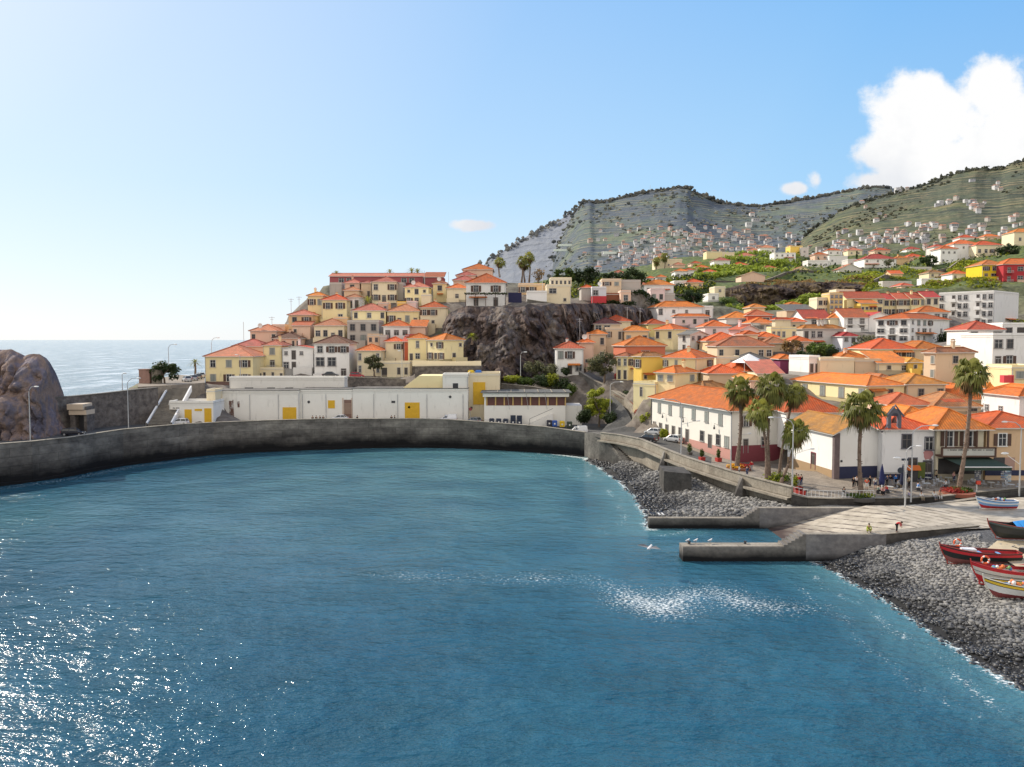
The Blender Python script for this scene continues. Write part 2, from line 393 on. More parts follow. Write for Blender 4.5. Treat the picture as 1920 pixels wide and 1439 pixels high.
        slab([(x0, y0, h + .05), (x1, y0, h + .05), (x1, y1, h + rh), (x0, y1, h + rh)])
        r.face([(x0, y0, h + .05), (x1, y0, h + .05), (x1, y0, h - .1), (x0, y0, h - .1)], 1)
    elif kind == 'flat':
        r.bx(-.08, W + .08, -.08, D + .08, h, h + .18, 1)
        for q in ((0, W, 0, .2), (0, W, D - .2, D), (0, .2, .2, D - .2), (W - .2, W, .2, D - .2)): r.bx(*q, h + .18, h + .6, 3)
    ro = r.obj('roof', [rm or CONC, flat('eave_white', (.6, .57, .52), .8), tiles(tint(RC[roof][0], .85), .2, 9, 'ridge_tiles') if roof in RC else CONC, wm], root)
    rng = random.Random(hash(label) % 9999 if False else int(xc * 7 + ye * 13 + Y))
    for k in range(chim):
        cm = MB(); cx, cy = W * (.25 + .5 * rng.random()), D * (.35 + .3 * rng.random())
        cm.box((cx, cy, h + 1.1), (.6, .6, 2.2), 0); cm.box((cx, cy, h + 2.25), (.8, .8, .12), 0)
        for q in ((-.22, -.22), (.22, -.22), (.22, .22), (-.22, .22)): cm.box((cx + q[0], cy + q[1], h + 2.45), (.12, .12, .3), 0)
        cm.box((cx, cy, h + 2.7), (.8, .8, .22), 1, top=.2)
        cm.obj('chimney', [wm, rm or wm], ro)
    for k in range(dish):
        dm = MB(); cx, cy, cz_ = W * (.2 + .5 * rng.random()), .6 + D * .2 * rng.random(), h + 1.6
        dm.tube([(cx, cy, h), (cx, cy, cz_)], .04, 5, 1)
        rings = [(0, 0), (.25, .03), (.5, .12), (.7, .25)]; n = 12; c0 = len(dm.v)
        for rad, dd in rings:
            for j in range(n):
                q = 2 * math.pi * j / n; dm.v.append((cx + rad * math.cos(q), cy - .1 - dd, cz_ + rad * math.sin(q)))
        for i in range(3):
            for j in range(n):
                u = c0 + i * n + j; v = c0 + i * n + (j + 1) % n; dm.f.append((u, v, v + n, u + n)); dm.m.append(0)
        dm.tube([(cx, cy - .1, cz_ - .1), (cx, cy - .9, cz_)], .02, 4, 1)
        dm.obj('satellite_dish', [WHITE, METAL], root)
    wrng = random.Random(int(xc * 3 + yb * 5))
    def facade(rows, length, side):
        rws = rows.split('/'); sh = h / len(rws)
        for i, row in enumerate(rws):
            zt = h - i * sh; n = len(row)
            if not n: continue
            cw = length / n
            for j, ch in enumerate(row):
                if ch == '.': continue
                if ch == 'w' and cw > 2.3 and wrng.random() < .45: ch = wrng.choice('SSs')
                u = (j + .5) * cw
                if ch in 'wsSo': ww, hh, zc = min(1.35, cw * .5), min(1.75, sh * .54), zt - sh * .5
                elif ch == 'W': ww, hh, zc = min(2.2, cw * .65), min(1.5, sh * .48), zt - sh * .5
                elif ch == 'x': ww, hh, zc = .7, .7, zt - sh * .45
                elif ch == 'g': ww, hh = min(2.6, cw * .75), min(2.4, sh * .8); zc = zt - sh + hh / 2 + .02
                elif ch in 'dbBO': ww, hh = min(1.1 if ch != 'O' else 2.4, cw * (.45 if ch != 'O' else .7)), min(2.3, sh * .75); zc = zt - sh + hh / 2 + .05
                me = win_mesh({'b': 'd', 'B': 'd', 'O': 'W'}.get(ch, ch), ww, hh, fr)
                nm = 'door' if ch in 'db' else 'garage_door' if ch == 'g' else 'window'
                if side == 'R': loc, rz = (u, -.001, zc), 0
                else: loc, rz = (-.001, length - u, zc), -math.pi / 2
                o = link(nm, me, root, loc, rz)
                if ch in 'bB':
                    bm = MB(); bw = min(cw * .9, ww + 1.6) if ch == 'b' else cw * .98
                    zz = zc - hh / 2
                    bm.bx(-bw / 2, bw / 2, -1.1, 0, -hh / 2 - .15, -hh / 2, 0)
                    if ch == 'b':
                        for t in range(int(bw / .22) + 1): bm.bx(-bw / 2 + t * .22, -bw / 2 + t * .22 + .04, -1.08, -1.04, -hh / 2, -hh / 2 + .95, 1)
                        for s in (-1, 1):
                            bm.bx(s * bw / 2, s * (bw / 2 - .05), -1.1, 0, -hh / 2 + .92, -hh / 2 + .98, 1)
                        bm.bx(-bw / 2, bw / 2, -1.1, -1.02, -hh / 2 + .95, -hh / 2 + 1.02, 1)
                    else: bm.bx(-bw / 2, bw / 2, -1.1, -1.0, -hh / 2, -hh / 2 + .95, 0)
                    bm.obj('balcony', [wm, METAL], root, loc, rz)
    if right: facade(right, W, 'R')
    if left: facade(left, D, 'L')
    if foot:
        for u in (0, .5, 1):
            for v in (0, .5, 1):
                x, y = u * W, v * D
                FOOT.append((P.x + x * dr[0] + y * dl[0], P.y + x * dr[1] + y * dl[1], zb - .15))
    HOUSES[label] = (root, W, D, h, wm)
    return root
# ================================================================== HOUSES
H = house
# --- left village, front rows
H(None, 384, 474, 669, 722, 212, 0, 'y', 'p', 'www/www', '', 'pale yellow house with six dark windows and a pink-red hipped roof, nearest the sea', depth=14, base=(.9, (.2, .12, .1)))
H(None, 437, 497, 650, 700, 229, 0, 'p', 'p', '', '', 'long pinkish house with a red roof directly behind the six-windowed yellow house', depth=8)
H(None, 493, 528, 648, 692, 222, 0, 'y', 'p', 'w/b', '', 'narrow yellow house with one window above a railed balcony', depth=9)
H(None, 476, 531, 693, 717, 218, 0, 'c', 'r', 'wdw.w.d', '', 'low cream shop row with a small red roof right of the yellow seaward house', kind='flat', depth=5)
H(None, 529, 587, 653, 696, 219, 0, 'w', 'r', 'xdx./Wd..', '', 'white two storey house with a shallow gable, beside an outside stair', kind='gable', pitch=8, depth=9)
H(None, 589, 655, 645, 708, 217, 0, 'w', 'd', 'www/OO./..d', '', 'white house with three windows over a long balcony and a dark brown hipped roof', depth=11)
H(None, 512, 563, 635, 656, 233, 0, 'p', 'd', 'w.w.ww', '', 'pink house with a dark tiled pyramid roof, above the white stair house', depth=10)
H(None, 469, 520, 621, 645, 239, 0, 'p', 'p', 'w..w', '', 'rose pink house at the left edge of the hill village with a stepped roof behind', depth=9, dish=1)
H(None, 510, 535, 612, 630, 247, 0, 'p', 'p', '', '', 'small pink block on the roof line behind the rose pink house', kind='flat', depth=6)
H(None, 541, 587, 591, 625, 246, 0, 'o', 'p', 'ww/..', '', 'orange-beige house with two dark windows standing alone against the sky', depth=9, pitch=22)
H(None, 548, 582, 611, 632, 240, 0, 'p', 'r', 'x..', '', 'low house with a strip of red awning roof below the orange-beige house', kind='shed', depth=5)
H(None, 577, 608, 555, 602, 257, 0, 'y', 'o', 'ww/..', '', 'yellow house with a sloping orange roof at the top left corner of the village', depth=9, chim=1)
H(None, 603, 651, 563, 606, 250, 0, 'y', 'o', 'ww/.w', '', 'bright pale yellow house with two windows above an outside stair', depth=9)
H(None, 589, 646, 611, 640, 237, 0, 'c', 'p', 'Wwdw', '', 'cream bungalow with a wide red hipped roof in the middle of the left village', depth=9)
H(None, 626, 652, 598, 622, 244, 0, 'o', 'p', 'd.', '', 'small orange-beige block between the cream bungalow and the yellow stair house', kind='flat', depth=6)
H(None, 651, 711, 604, 645, 233, 0, 'a', 'g', 'www/www', '', 'unpainted grey two storey house with a flat roof and six windows', kind='flat', depth=9)
H(None, 669, 714, 658, 704, 215, 0, 'c', 'o', 'w..w/w..w', '', 'cream corner house with an orange roof behind the street tree', depth=9)
H(None, 689, 712, 630, 660, 225, 0, 'b', 'g', 'ww/..', '', 'small beige flat roofed block with paired windows', kind='flat', depth=7)
H(None, 651, 676, 558, 598, 256, 0, 'w', 'p', 'dd/..', '', 'narrow white house with two tall dark windows and a pink roof', depth=8)
H(None, 645, 674, 545, 556, 263, 0, 'b', 'p', '', '', 'little pink roofed lean-to house above the narrow white house', depth=6)
H(None, 646, 676, 531, 560, 270, 0, 'p', 'p', 'w/.', '', 'pinkish house with one window just below the long maroon hall', depth=8)
H(None, 677, 697, 531, 560, 268, 0, 'b', 'p', '.d', '', 'narrow beige house joined to the right of the pinkish one-window house', depth=8)
H(None, 697, 744, 529, 568, 265, 0, 'c', 'p', 'w.w/wdw', '', 'cream two storey house with a hipped pink roof below the maroon hall', depth=9)
H(None, 745, 756, 533, 562, 268, 0, 'a', 'g', '', '', 'bare grey wall block between two cream houses below the maroon hall', kind='flat', depth=6)
H(None, 618, 795, 518, 534, 290, 0, (.40, .12, .13), 'p', '.WW......WW.', '', 'long low maroon hall with a pink roof along the hilltop', kind='gableL', depth=11, pitch=14)
H(None, 618, 642, 533, 556, 274, 0, 'a', 'g', '', '', 'rough grey retaining block below the left end of the maroon hall', kind='flat', depth=6)
H(None, 796, 832, 520, 538, 285, 0, (.3, .09, .1), 'r', '', '', 'short maroon wing right of the long hall', kind='shed', depth=8)
H(None, 759, 804, 539, 572, 261, 0, 'y', 'p', 'xwx/wdw', '', 'yellow house with a long balcony terrace under a small pink roof', depth=9, dish=1)
H(None, 790, 808, 555, 575, 256, 0, 'c', 'g', '.', '', 'cream stair block beside the yellow terrace house', kind='flat', depth=5)
H(None, 812, 838, 532, 566, 266, 0, 'y', 'p', 'w/.', '', 'tall yellow house with a brown shuttered window under a pink hipped roof', depth=9, dish=1)
H(None, 838, 876, 541, 566, 259, 0, 'c', 'o', '.d.', '', 'cream house with a thin orange roof left of the white clifftop house', depth=8)
H(None, 850, 890, 526, 541, 274, 0, 'p', 'p', '.w', '', 'pink house with an orange roof above the cream clifftop house', depth=9)
H(None, 868, 924, 506, 528, 290, 0, 'p', 'o', '', '', 'highest pink house on the hilltop with a broad orange hipped roof', depth=11)
H(None, 856, 892, 517, 530, 282, 0, 'p', 'p', '', '', 'small pink roofed house just below the highest pink house', depth=8)
WH = H(None, 874, 948, 531, 574, 238, 0, 'w', 'o', 'ww/dd', '', 'white two storey house with an orange roof and vine pergola on the cliff edge', depth=15, pitch=27, frame=STONE)
H(None, 661, 724, 583, 618, 242, 0, 'y', 'p', 'w.W.w/....', '', 'pale yellow house with a wide pink hipped roof and three windows in a row', depth=9)
H(None, 726, 787, 584, 612, 242, 0, 'y', 'p', 'wdwd', '', 'pale yellow terrace house with doors onto a shared balcony', depth=9)
H(None, 709, 728, 570, 590, 250, 0, 'p', 'g', '.w', '', 'small pinkish flat roofed block behind the palm in the left village', kind='flat', depth=6)
H(None, 744, 762, 569, 592, 252, 0, 'Y', 'g', 'w', '', 'small bright yellow block peeking above the terrace roofs', kind='flat', depth=6)
H(None, 762, 782, 568, 592, 254, 0, 'k', 'g', '', '', 'small pink block right of the bright yellow block', kind='flat', depth=6)
H(None, 788, 836, 577, 614, 239, 0, 'c', 'o', 'ww./wx.', '', 'cream two storey house with a corner balcony at the foot of the rock', depth=9)
H(None, 719, 768, 612, 636, 228, 0, 'w', 'o', 'ddd', '', 'white house with three tall dark doors under a wide orange roof', depth=8)
H(None, 769, 798, 613, 634, 230, 0, 'p', 'o', '', '', 'blank salmon pink house right of the three-door white house', kind='shed', depth=7)
H(None, 722, 756, 641, 678, 222, 0, 'c', 'o', '.w/..', '', 'small cream house with an orange roof and a low balcony', depth=8)
H(None, 757, 764, 641, 676, 221, 0, 'r', 'r', '', '', 'narrow red strip of a house between yellow walls', kind='shed', depth=7)
H(None, 712, 724, 632, 672, 224, 0, 'a', 'g', '', '', 'narrow unplastered tower with a small balcony', kind='flat', depth=6)
H(None, 765, 801, 635, 680, 219, 0, 'y', 'o', '.w./dW.', '', 'yellow house with a pink tiled roof beside the lit corner house', depth=9)
H(802, 833, 869, 638, 678, 209, 42, 'y', 'o', '..x/.d.', 'xw/wdw', 'yellow corner house with a bright orange hipped roof nearest the dark rock')
H(None, 714, 768, 682, 707, 212, 0, 'c', 'p', 'g.dd', '', 'low cream row with a garage under a tiny orange roof by the bend', kind='flat', depth=5)
# --- cliff top, right of the white house
H(None, 1025, 1070, 537, 572, 243, 0, 'c', 'g', 'W./.x', '', 'beige house on the cliff with one large dark window under a penthouse', kind='flat', depth=10)
H(None, 1032, 1071, 524, 537, 247, 0, 'c', 'g', 'wwwww', '', 'penthouse storey with five windows above the beige clifftop house', kind='flat', depth=6, foot=False, ext=0)
H(None, 972, 1022, 535, 552, 254, 0, 'o', 'g', 'ww.', '', 'low orange and yellow house behind the clifftop wall', kind='flat', depth=7)
H(None, 988, 1025, 549, 569, 240, 0, 'w', 'g', '', '', 'white garden wall block below the beige clifftop house', kind='flat', depth=5)
H(None, 1090, 1110, 540, 562, 266, 0, 'a', 'o', '', '', 'grey house with a small orange roof at the head of the ravine', depth=8)
H(None, 1110, 1136, 541, 574, 262, 0, 's', 'g', 'W./..', '', 'pale blue glazed house over a bright red lower storey', kind='flat', depth=7, base=(3.2, (.6, .05, .06)), dish=1)
H(None, 1129, 1164, 526, 552, 274, 0, 'b', 'g', 'ww/..', '', 'flat roofed beige house with two dark windows above the ravine', kind='flat', depth=8)
H(None, 1137, 1163, 553, 568, 266, 0, (.3, .12, .07), 'g', '', '', 'low terracotta coloured wall block right of the glazed red house', kind='flat', depth=5)
H(None, 1165, 1200, 528, 548, 276, 0, 'a', 'g', '..', '', 'grey block with open top floor above the ravine', kind='flat', depth=7)
H(None, 1164, 1182, 548, 570, 262, 0, 'p', 'g', 'w', '', 'small pink cube house with one window on the ravine edge', kind='flat', depth=7)
H(None, 1208, 1262, 535, 556, 296, 0, 'w', 'o', 'wW.', '', 'white house with an orange roof and red side wall above the ravine', depth=9)
H(None, 1220, 1245, 544, 570, 284, 0, 'k', 'g', 'ww', '', 'pink cube house with two brown windows under the orange roofed house', kind='flat', depth=7)
H(None, 1246, 1264, 553, 570, 286, 0, 'a', 'g', '', '', 'grey concrete block with red edging beside the pink cube house', kind='flat', depth=6)
# --- right town, lower left block
H(None, 1043, 1094, 654, 702, 208, 0, 'w', 'r', 'ww./.dW', '', 'white house with a deep red hipped roof at the foot of the dark cliff', depth=9)
H(None, 1088, 1113, 643, 690, 214, 0, 'p', 'o', './x', '', 'tall beige house with a chimney behind the white cliff-foot house', depth=9, chim=1, dish=1)
H(None, 1107, 1136, 627, 680, 222, 0, 'b', 'o', '.w/.w', '', 'beige house with orange roof behind the leafy tree', depth=8)
H(None, 1136, 1167, 618, 656, 229, 0, 'b', 'r', 'S.d/...', '', 'beige house with white framed window beside a steep stair', depth=8, kind='flat')
H(None, 1114, 1162, 608, 620, 236, 0, 'b', 'd', 'OO.', '', 'covered roof terrace with brown tiled canopy in the right town', depth=8)
H(None, 1134, 1182, 603, 625, 245, 0, 'c', 'o', '', '', 'house with a large red-orange hipped roof and a square chimney below the ravine', depth=10, chim=1)
H(1163, 1171, 1216, 621, 650, 228, 4, 'o', 'o', 'w.w', '', 'ochre house with two red shuttered windows and a roof terrace hole')
H(1199, 1215, 1249, 608, 632, 248, 14, 'G', 'o', '.w', '', 'olive yellow house with a pyramid of red-orange tiles')
H(1216, 1233, 1316, 576, 612, 264, 10, 'w', 'o', 'w.x.x../.......', '', 'long white house with a row of orange hipped roofs, highest white house below the ravine')
H(1260, 1266, 1328, 594, 614, 256, 6, 'k', 'o', '.x.w.W', '', 'pinkish white house with orange roof in front of the long white house')
H(None, 1316, 1336, 577, 596, 268, 0, 'w', 'r', 'd', '', 'small white and red shed right of the long white house', kind='flat', depth=6)
H(1227, 1262, 1288, 618, 660, 226, 48, 'y', 'o', './w', 'w.w/...', 'lemon yellow house with a tall chimney and a roof terrace', chim=1)
H(1271, 1294, 1327, 627, 660, 215, 30, 'g', 'g', 'xdx/.d.', '.w./.w.', 'grey gabled house with a balcony in the right town', kind='gable', pitch=16)
H(1150, 1173, 1247, 649, 680, 205, 12, (.62, .2, .12), 'o', '.W.', '.', 'red-orange house with a long pinkish orange hipped roof', chim=1)
H(1156, 1178, 1190, 669, 712, 196, 48, 'y', 'b', 'w/.', 'ww/dd', 'narrow cream street house with aged brown tiles at the bend of the hill road')
H(1188, 1203, 1245, 669, 722, 187, 28, 'Y', 'b', '.../x.d', 'w/.', 'tall ochre house with one small window high on its lit side, above the hill road')
H(1243, 1304, 1339, 672, 714, 181, 52, 'y', 'o', '.S/...', 'S.s.../......', 'long yellow house with a laundry balcony on its shaded end', chim=1)
H(1230, 1266, 1308, 700, 741, 171, 40, 'y', 'o', '.w/..', 'ss/..', 'small yellow house with paired grey shutters and an orange pyramid roof')
H(1188, 1228, 1262, 722, 746, 174, 46, 'y', 'g', '..', '.d..', 'low yellow yard wall house with a grilled door on the street', kind='flat')
H(1281, 1320, 1378, 731, 752, 168, 36, 'y', 'b', '', 'd..', 'house with aged brown tiles and a pale green door behind the long white building')
# right town, centre
H(None, 1345, 1449, 650, 676, 196, 0, 'b', 'b', 'w.w..WW', '', 'wide beige house with aged brown tiles and a terrace of dark windows', depth=10)
H(None, 1327, 1394, 640, 655, 207, 0, 'o', 'o', '', '', 'broad orange roof immediately behind the wide beige house', depth=10)
H(None, 1396, 1420, 628, 646, 207, 0, 'c', 'o', '', '', 'pale house squeezed between two broad orange roofs', depth=8)
H(None, 1322, 1368, 613, 634, 228, 0, 'k', 'o', '.w..', '', 'pink house with one purple window under a sharp orange hipped roof', depth=10)
H(1366, 1387, 1422, 618, 644, 214, 30, 'k', 'r', 'd.', '', 'gabled pink house with a dark dormer opening and a cream side wall', kind='gable', pitch=18)
H(None, 1423, 1458, 633, 650, 208, 0, 'p', 'o', 'w', '', 'small house under a red-orange hipped roof left of the bare tree', depth=9)
H(None, 1362, 1412, 597, 612, 242, 0, 'g', 'o', '..w.', '', 'grey house with a long salmon orange roof below the banana terraces', depth=9)
H(None, 1402, 1446, 592, 608, 240, 0, 'r', 'r', '.W', '', 'brick red house with a pale window below the banana terraces', depth=8)
H(None, 1410, 1447, 606, 624, 230, 0, 'w', 'o', 'xxxx.xx', '', 'white house with a row of tiny square windows', depth=9)
H(1446, 1454, 1481, 600, 622, 224, 20, 'c', 'o', '', '', 'plain cream tower house with a flat orange cap roof')
H(None, 1482, 1508, 604, 622, 230, 0, 'b', 'o', 'xx', '', 'small beige house right of the cream tower house', depth=8)
H(1436, 1446, 1492, 617, 640, 215, 8, 'y', 'g', 'www.w', '.', 'cream flat roofed house with three wide white windows', kind='flat')
H(1490, 1506, 1580, 617, 658, 217, 12, 'g', 'y', 'dwW..W/.wW..W', '', 'grey apartment house with a bright orange roof carrying two chimneys', chim=2)
H(None, 1580, 1606, 631, 658, 212, 0, 's', 'R', 'xd/..', '', 'pale blue-grey house with a small dark red gable roof', depth=8, kind='hip')
H(None, 1433, 1479, 644, 656, 201, 0, 'b', 'b', '', '', 'low house with brown tiles beneath the sprawling tree', depth=8)
H(None, 1486, 1521, 641, 662, 200, 0, 'p', 'o', '.w.', '', 'small pink house with an orange roof right of the bare tree', depth=8)
H(None, 1386, 1445, 677, 698, 187, 0, 'a', 'g', '.w.w', '', 'grey roofed house with a white canopy tent in front', depth=8)
H(None, 1343, 1386, 672, 690, 190, 0, 'c', 'g', '.s', '', 'cream block with a dark patio roof beside the white tent', kind='flat', depth=7)
H(None, 1368, 1440, 697, 716, 177, 0, 'o', 'o', '', '', 'broad bright orange pyramid roof in front of the grey roofed house', depth=12, pitch=26)
H(None, 1463, 1491, 674, 700, 187, 0, 'u', 'o', '.W', '', 'purple house under an orange roof with white window frames', depth=8)
H(None, 1330, 1392, 701, 722, 174, 0, 'b', 'o', '', '', 'beige house with an orange roof behind the left palm', depth=9)
H(None, 1420, 1468, 701, 716, 169, 0, 'c', 'p', '', '', 'flat pinkish roofed house with a pale pergola behind the palms', depth=9, kind='shed')
H(None, 1408, 1425, 714, 735, 158, 0, 'p', 'y', '', '', 'small yellow-orange hipped roof poking above the palm crowns', depth=12, pitch=32)
H(1487, 1626, 1697, 724, 757, 150, 16, 'y', 'o', 'w.w.', '.s.s.s.s', 'long cream house with four grey shutters on its sunny side, right of the palms', pitch=20, frame=STONE)
H(None, 1700, 1774, 721, 757, 152, 4, 'b', 'y', '.w.w', '', 'beige house with aged golden brown tiles and two dark windows', depth=11, pitch=22, frame=STONE)
H(1533, 1538, 1602, 676, 704, 173, 6, 'c', 'g', '...', '', 'plain cream flat roofed block with a glazed roof terrace', kind='flat')
H(1513, 1517, 1537, 672, 704, 174, 8, 'w', 'g', 'dd', '', 'white stair head with two tall glazed doors', kind='flat')
H(None, 1603, 1652, 678, 706, 174, 0, 'b', 'g', '...x', '', 'blank beige wall house right of the cream flat roofed block', kind='flat', depth=8)
H(None, 1570, 1640, 676, 690, 182, 0, 'p', 'o', '', '', 'low orange roofed house with a white chimney behind the cream block', depth=9, chim=1)
H(None, 1635, 1714, 655, 680, 183, 0, 'y', 'o', 'SwSS', '', 'cream house with brown shutters and a long bright orange roof', depth=12, pitch=24)
H(None, 1715, 1772, 655, 680, 184, 0, 'b', 'o', '', '', 'plain beige wing under the same line of bright orange roof', depth=12, pitch=24)
H(None, 1646, 1702, 681, 700, 173, 0, 'c', 'o', '.x.W', '', 'low cream house with small arched windows below the brown shuttered house', depth=8, kind='shed')
H(None, 1703, 1730, 680, 700, 172, 0, 'Y', 'y', '.w.', '', 'little bright yellow house with one framed window beside the beige tower', depth=8)
H(1732, 1755, 1827, 662, 714, 159, 20, 'b', 'b', '.w./...', '.s/.s', 'beige tower house with one white sunny side and an old brown pyramid roof', pitch=28)
H(None, 1640, 1688, 716, 730, 161, 0, 'b', 'b', '', '', 'old brown tiled roof behind the long cream house', depth=11)
H(None, 1668, 1748, 760, 778, 141, 0, 'p', 'r', '', '', 'dark red tiled roof between the palm and the bell gable', depth=9, kind='hip')
H(None, 1752, 1842, 763, 778, 139, 0, 'b', 'b', '..w', '', 'weathered brown roof with one lit face behind the cafe', depth=10, pitch=26)
H(None, 1776, 1850, 750, 770, 150, 0, 'c', 'o', '', '', 'steep striped orange roof left of the blank white gable wall', depth=14, pitch=34)
H(None, 1915, 1990, 744, 806, 130, 0, 'w', 'o', 'x.x.', 'x.x.x', 'tall blank white house with an orange roof at the right edge', depth=11)
H(1847, 1912, 1960, 744, 806, 129, 4, 'w', 'o', '', 'x.x..', 'big white sunlit side wall under an orange roof behind the cafe')
H(None, 1850, 1905, 729, 745, 151, 0, 'o', 'o', '', '', 'bright orange roof with a red water tank above the white wall', depth=12, pitch=28)
H(None, 1897, 1960, 691, 740, 146, 0, 'y', 'g', 'ss/..', '', 'cream house with narrow paired windows at the right edge', kind='flat', depth=8)
# --- right edge apartments
AP = H(1856, 1862, 1945, 630, 722, 163, 10, 'w', 'g', 'Ww.w/bw.w/bw.w', '', 'white apartment block with ochre panels at the right edge', kind='flat')
H(None, 1816, 1880, 619, 652, 182, 0, 'w', 'r', 'w.W/bW', '', 'white two storey house with thin red roof behind the ochre panelled block', depth=9)
H(None, 1880, 1950, 610, 632, 186, 0, 'w', 'g', 'wgw', '', 'upper white storey with one ochre panel at the right edge', kind='flat', depth=9)
H(None, 1812, 1858, 655, 684, 172, 0, 'c', 'g', '.W', '', 'cream house with one wide window left of the ochre panelled block', kind='flat', depth=9)
H(1640, 1706, 1778, 598, 642, 220, 38, 'w', 'o', 'xwww.../xxWx.x./xxx....', 'www/WbW/WWW', 'white L-shaped apartment house with orange roof and many small windows', pitch=18)
H(None, 1722, 1776, 586, 600, 244, 0, 'w', 'o', 'w.WW', '', 'white roof storey with a strip of red-orange roof behind the L-shaped apartments', depth=8)
H(1624, 1628, 1668, 594, 622, 240, 8, 'w', 'r', '', '', 'white end gable of the red roofed terrace', kind='gable', pitch=20)
H(None, 1583, 1626, 595, 622, 238, 0, 'w', 'r', 'bb/bb', '', 'white red roofed terrace with four small arched balconies', depth=12, kind='gableL')
H(None, 1508, 1556, 597, 612, 244, 0, 'w', 'r', '.WW.', '', 'white terrace with a deep red roof and a white gable end', depth=12, kind='gableL')
H(None, 1556, 1586, 597, 622, 242, 0, 'c', 'o', '', '', 'cream block with a small orange roof between the red roofed terraces', depth=9)
H(1757, 1864, 1906, 548, 612, 262, 40, 'w', 'r', '..../..../....', 'W.BwW.BwW/W.BwW.BwW/W.BwW.BwW/W.WwW.WwW', 'large white four storey apartment block with deep balconies and red roof edges', kind='flat')
for i, (a_, b_, c_) in enumerate(((1655, 1682, 561), (1682, 1709, 560), (1709, 1735, 559), (1735, 1758, 557))):
    H(None, a_, b_ - .3, c_, 593, 270 - i, 0, ['y', 'c', 'y', 'c'][i], 'r', 'ww/wO', '', ['first pale yellow terraced house from the left in the red roofed hillside row', 'second cream terraced house in the red roofed hillside row', 'third yellow terraced house in the red roofed hillside row', 'last cream terraced house, touching the big white apartment block'][i], depth=9, kind='gableL', chim=1)
H(None, 1588, 1654, 559, 588, 264, 0, 'y', 'r', '.WW.W/wwwww', '', 'cream hillside block with a long red roof', depth=10, kind='gableL')
H(None, 1614, 1642, 569, 590, 259, 0, 'Y', 'o', 'xxxx', '', 'yellow projecting bay with four little windows on the cream hillside block', depth=5, kind='shed')
H(None, 1556, 1578, 552, 592, 261, 0, (.66, .47, .2), 'g', 'xxx/xxx/xxx/xxx', '', 'ochre stair tower dotted with small square windows', kind='flat', depth=7)
H(None, 1532, 1556, 561, 590, 263, 0, 'c', 'g', 'ww/ww', '', 'cream block left of the ochre stair tower', kind='flat', depth=7)
H(None, 1568, 1600, 546, 562, 272, 0, 'c', 'g', '.x', '', 'cream rear storey above the ochre stair tower', kind='flat', depth=6)
H(None, 1475, 1528, 583, 596, 262, 0, 'b', 'g', '.w.w', '', 'house with a corrugated grey green roof below the banana plantation', depth=10, kind='shed', pitch=20)
H(None, 1408, 1432, 577, 588, 262, 0, 'o', 'y', '', '', 'small house with a yellow brown pyramid roof below the dark rock', depth=8)
# --- upper right slope
H(None, 1842, 1881, 497, 524, 335, 0, (.8, .6, .04), 'y', 'www/bOb', '', 'vivid yellow house with an orange roof high on the right slope', depth=12)
H(None, 1882, 1960, 496, 530, 330, 0, (.45, .05, .06), 'o', 'bWbW/bWbW', '', 'crimson house with balconies beside the vivid yellow house', depth=12)
H(None, 1764, 1789, 467, 497, 425, 0, 'w', 'o', 'xxx/x..', '', 'white tower-like villa on the upper right slope', depth=10)
H(None, 1789, 1830, 458, 486, 432, 0, 'w', 'o', '.xxx/....', '', 'white villa with an orange-red veranda roof on the upper right slope', depth=12)
H(None, 1831, 1872, 460, 482, 425, 0, 'c', 'o', 'wwww', '', 'cream villa with five upright windows on the upper right slope', depth=12)
H(None, 1902, 1960, 436, 462, 470, 0, 'c', 'o', 'w.w', '', 'beige house at the right edge, highest of the large villas', depth=12)
H(None, 1752, 1765, 463, 480, 440, 0, 'g', 'r', 'x', '', 'small grey house left of the white tower-like villa', depth=9)
H(None, 1621, 1676, 486, 504, 450, 0, 'w', 'r', 'x.x.x./......', '', 'long white farmhouse with a thin red roof above the green terraces', depth=14)
H(None, 1680, 1700, 485, 496, 460, 0, 'o', 'o', '', '', 'orange roofed pavilion right of the long white farmhouse', depth=10)
H(None, 1703, 1728, 482, 492, 470, 0, 'p', 'o', '', '', 'second orange roofed pavilion further up the slope', depth=10)
H(None, 1670, 1688, 513, 526, 380, 0, 'o', 'o', '.', '', 'small orange shed with a pitched roof on the terraces', depth=7, kind='gableL')
H(None, 1708, 1742, 503, 512, 400, 0, 'g', 'g', '.x', '', 'grey shed with a flat roof on the terraces', kind='flat', depth=6)
H(None, 1728, 1760, 525, 540, 350, 0, 'w', 'g', '', '', 'whitewashed terrace wall house above the red roofed row', kind='flat', depth=4)
H(None, 1655, 1705, 530, 545, 345, 0, 'g', 'g', '', '', 'ruined stone enclosure on the terraces', kind='flat', depth=4)
H(None, 1390, 1432, 517, 528, 365, 0, 'p', 'b', '', '', 'brown roofed farm shed on top of the dark rock', depth=9, kind='gable', pitch=18)
H(None, 1484, 1522, 509, 517, 430, 0, 'y', 'b', '..', '', 'low ochre farm shed with a pale roof on the rock shelf', depth=9, kind='gable')
H(None, 1573, 1612, 505, 515, 430, 0, 'g', 'b', '.', '', 'low grey farm shed right of the ochre one on the rock shelf', depth=9, kind='gable')
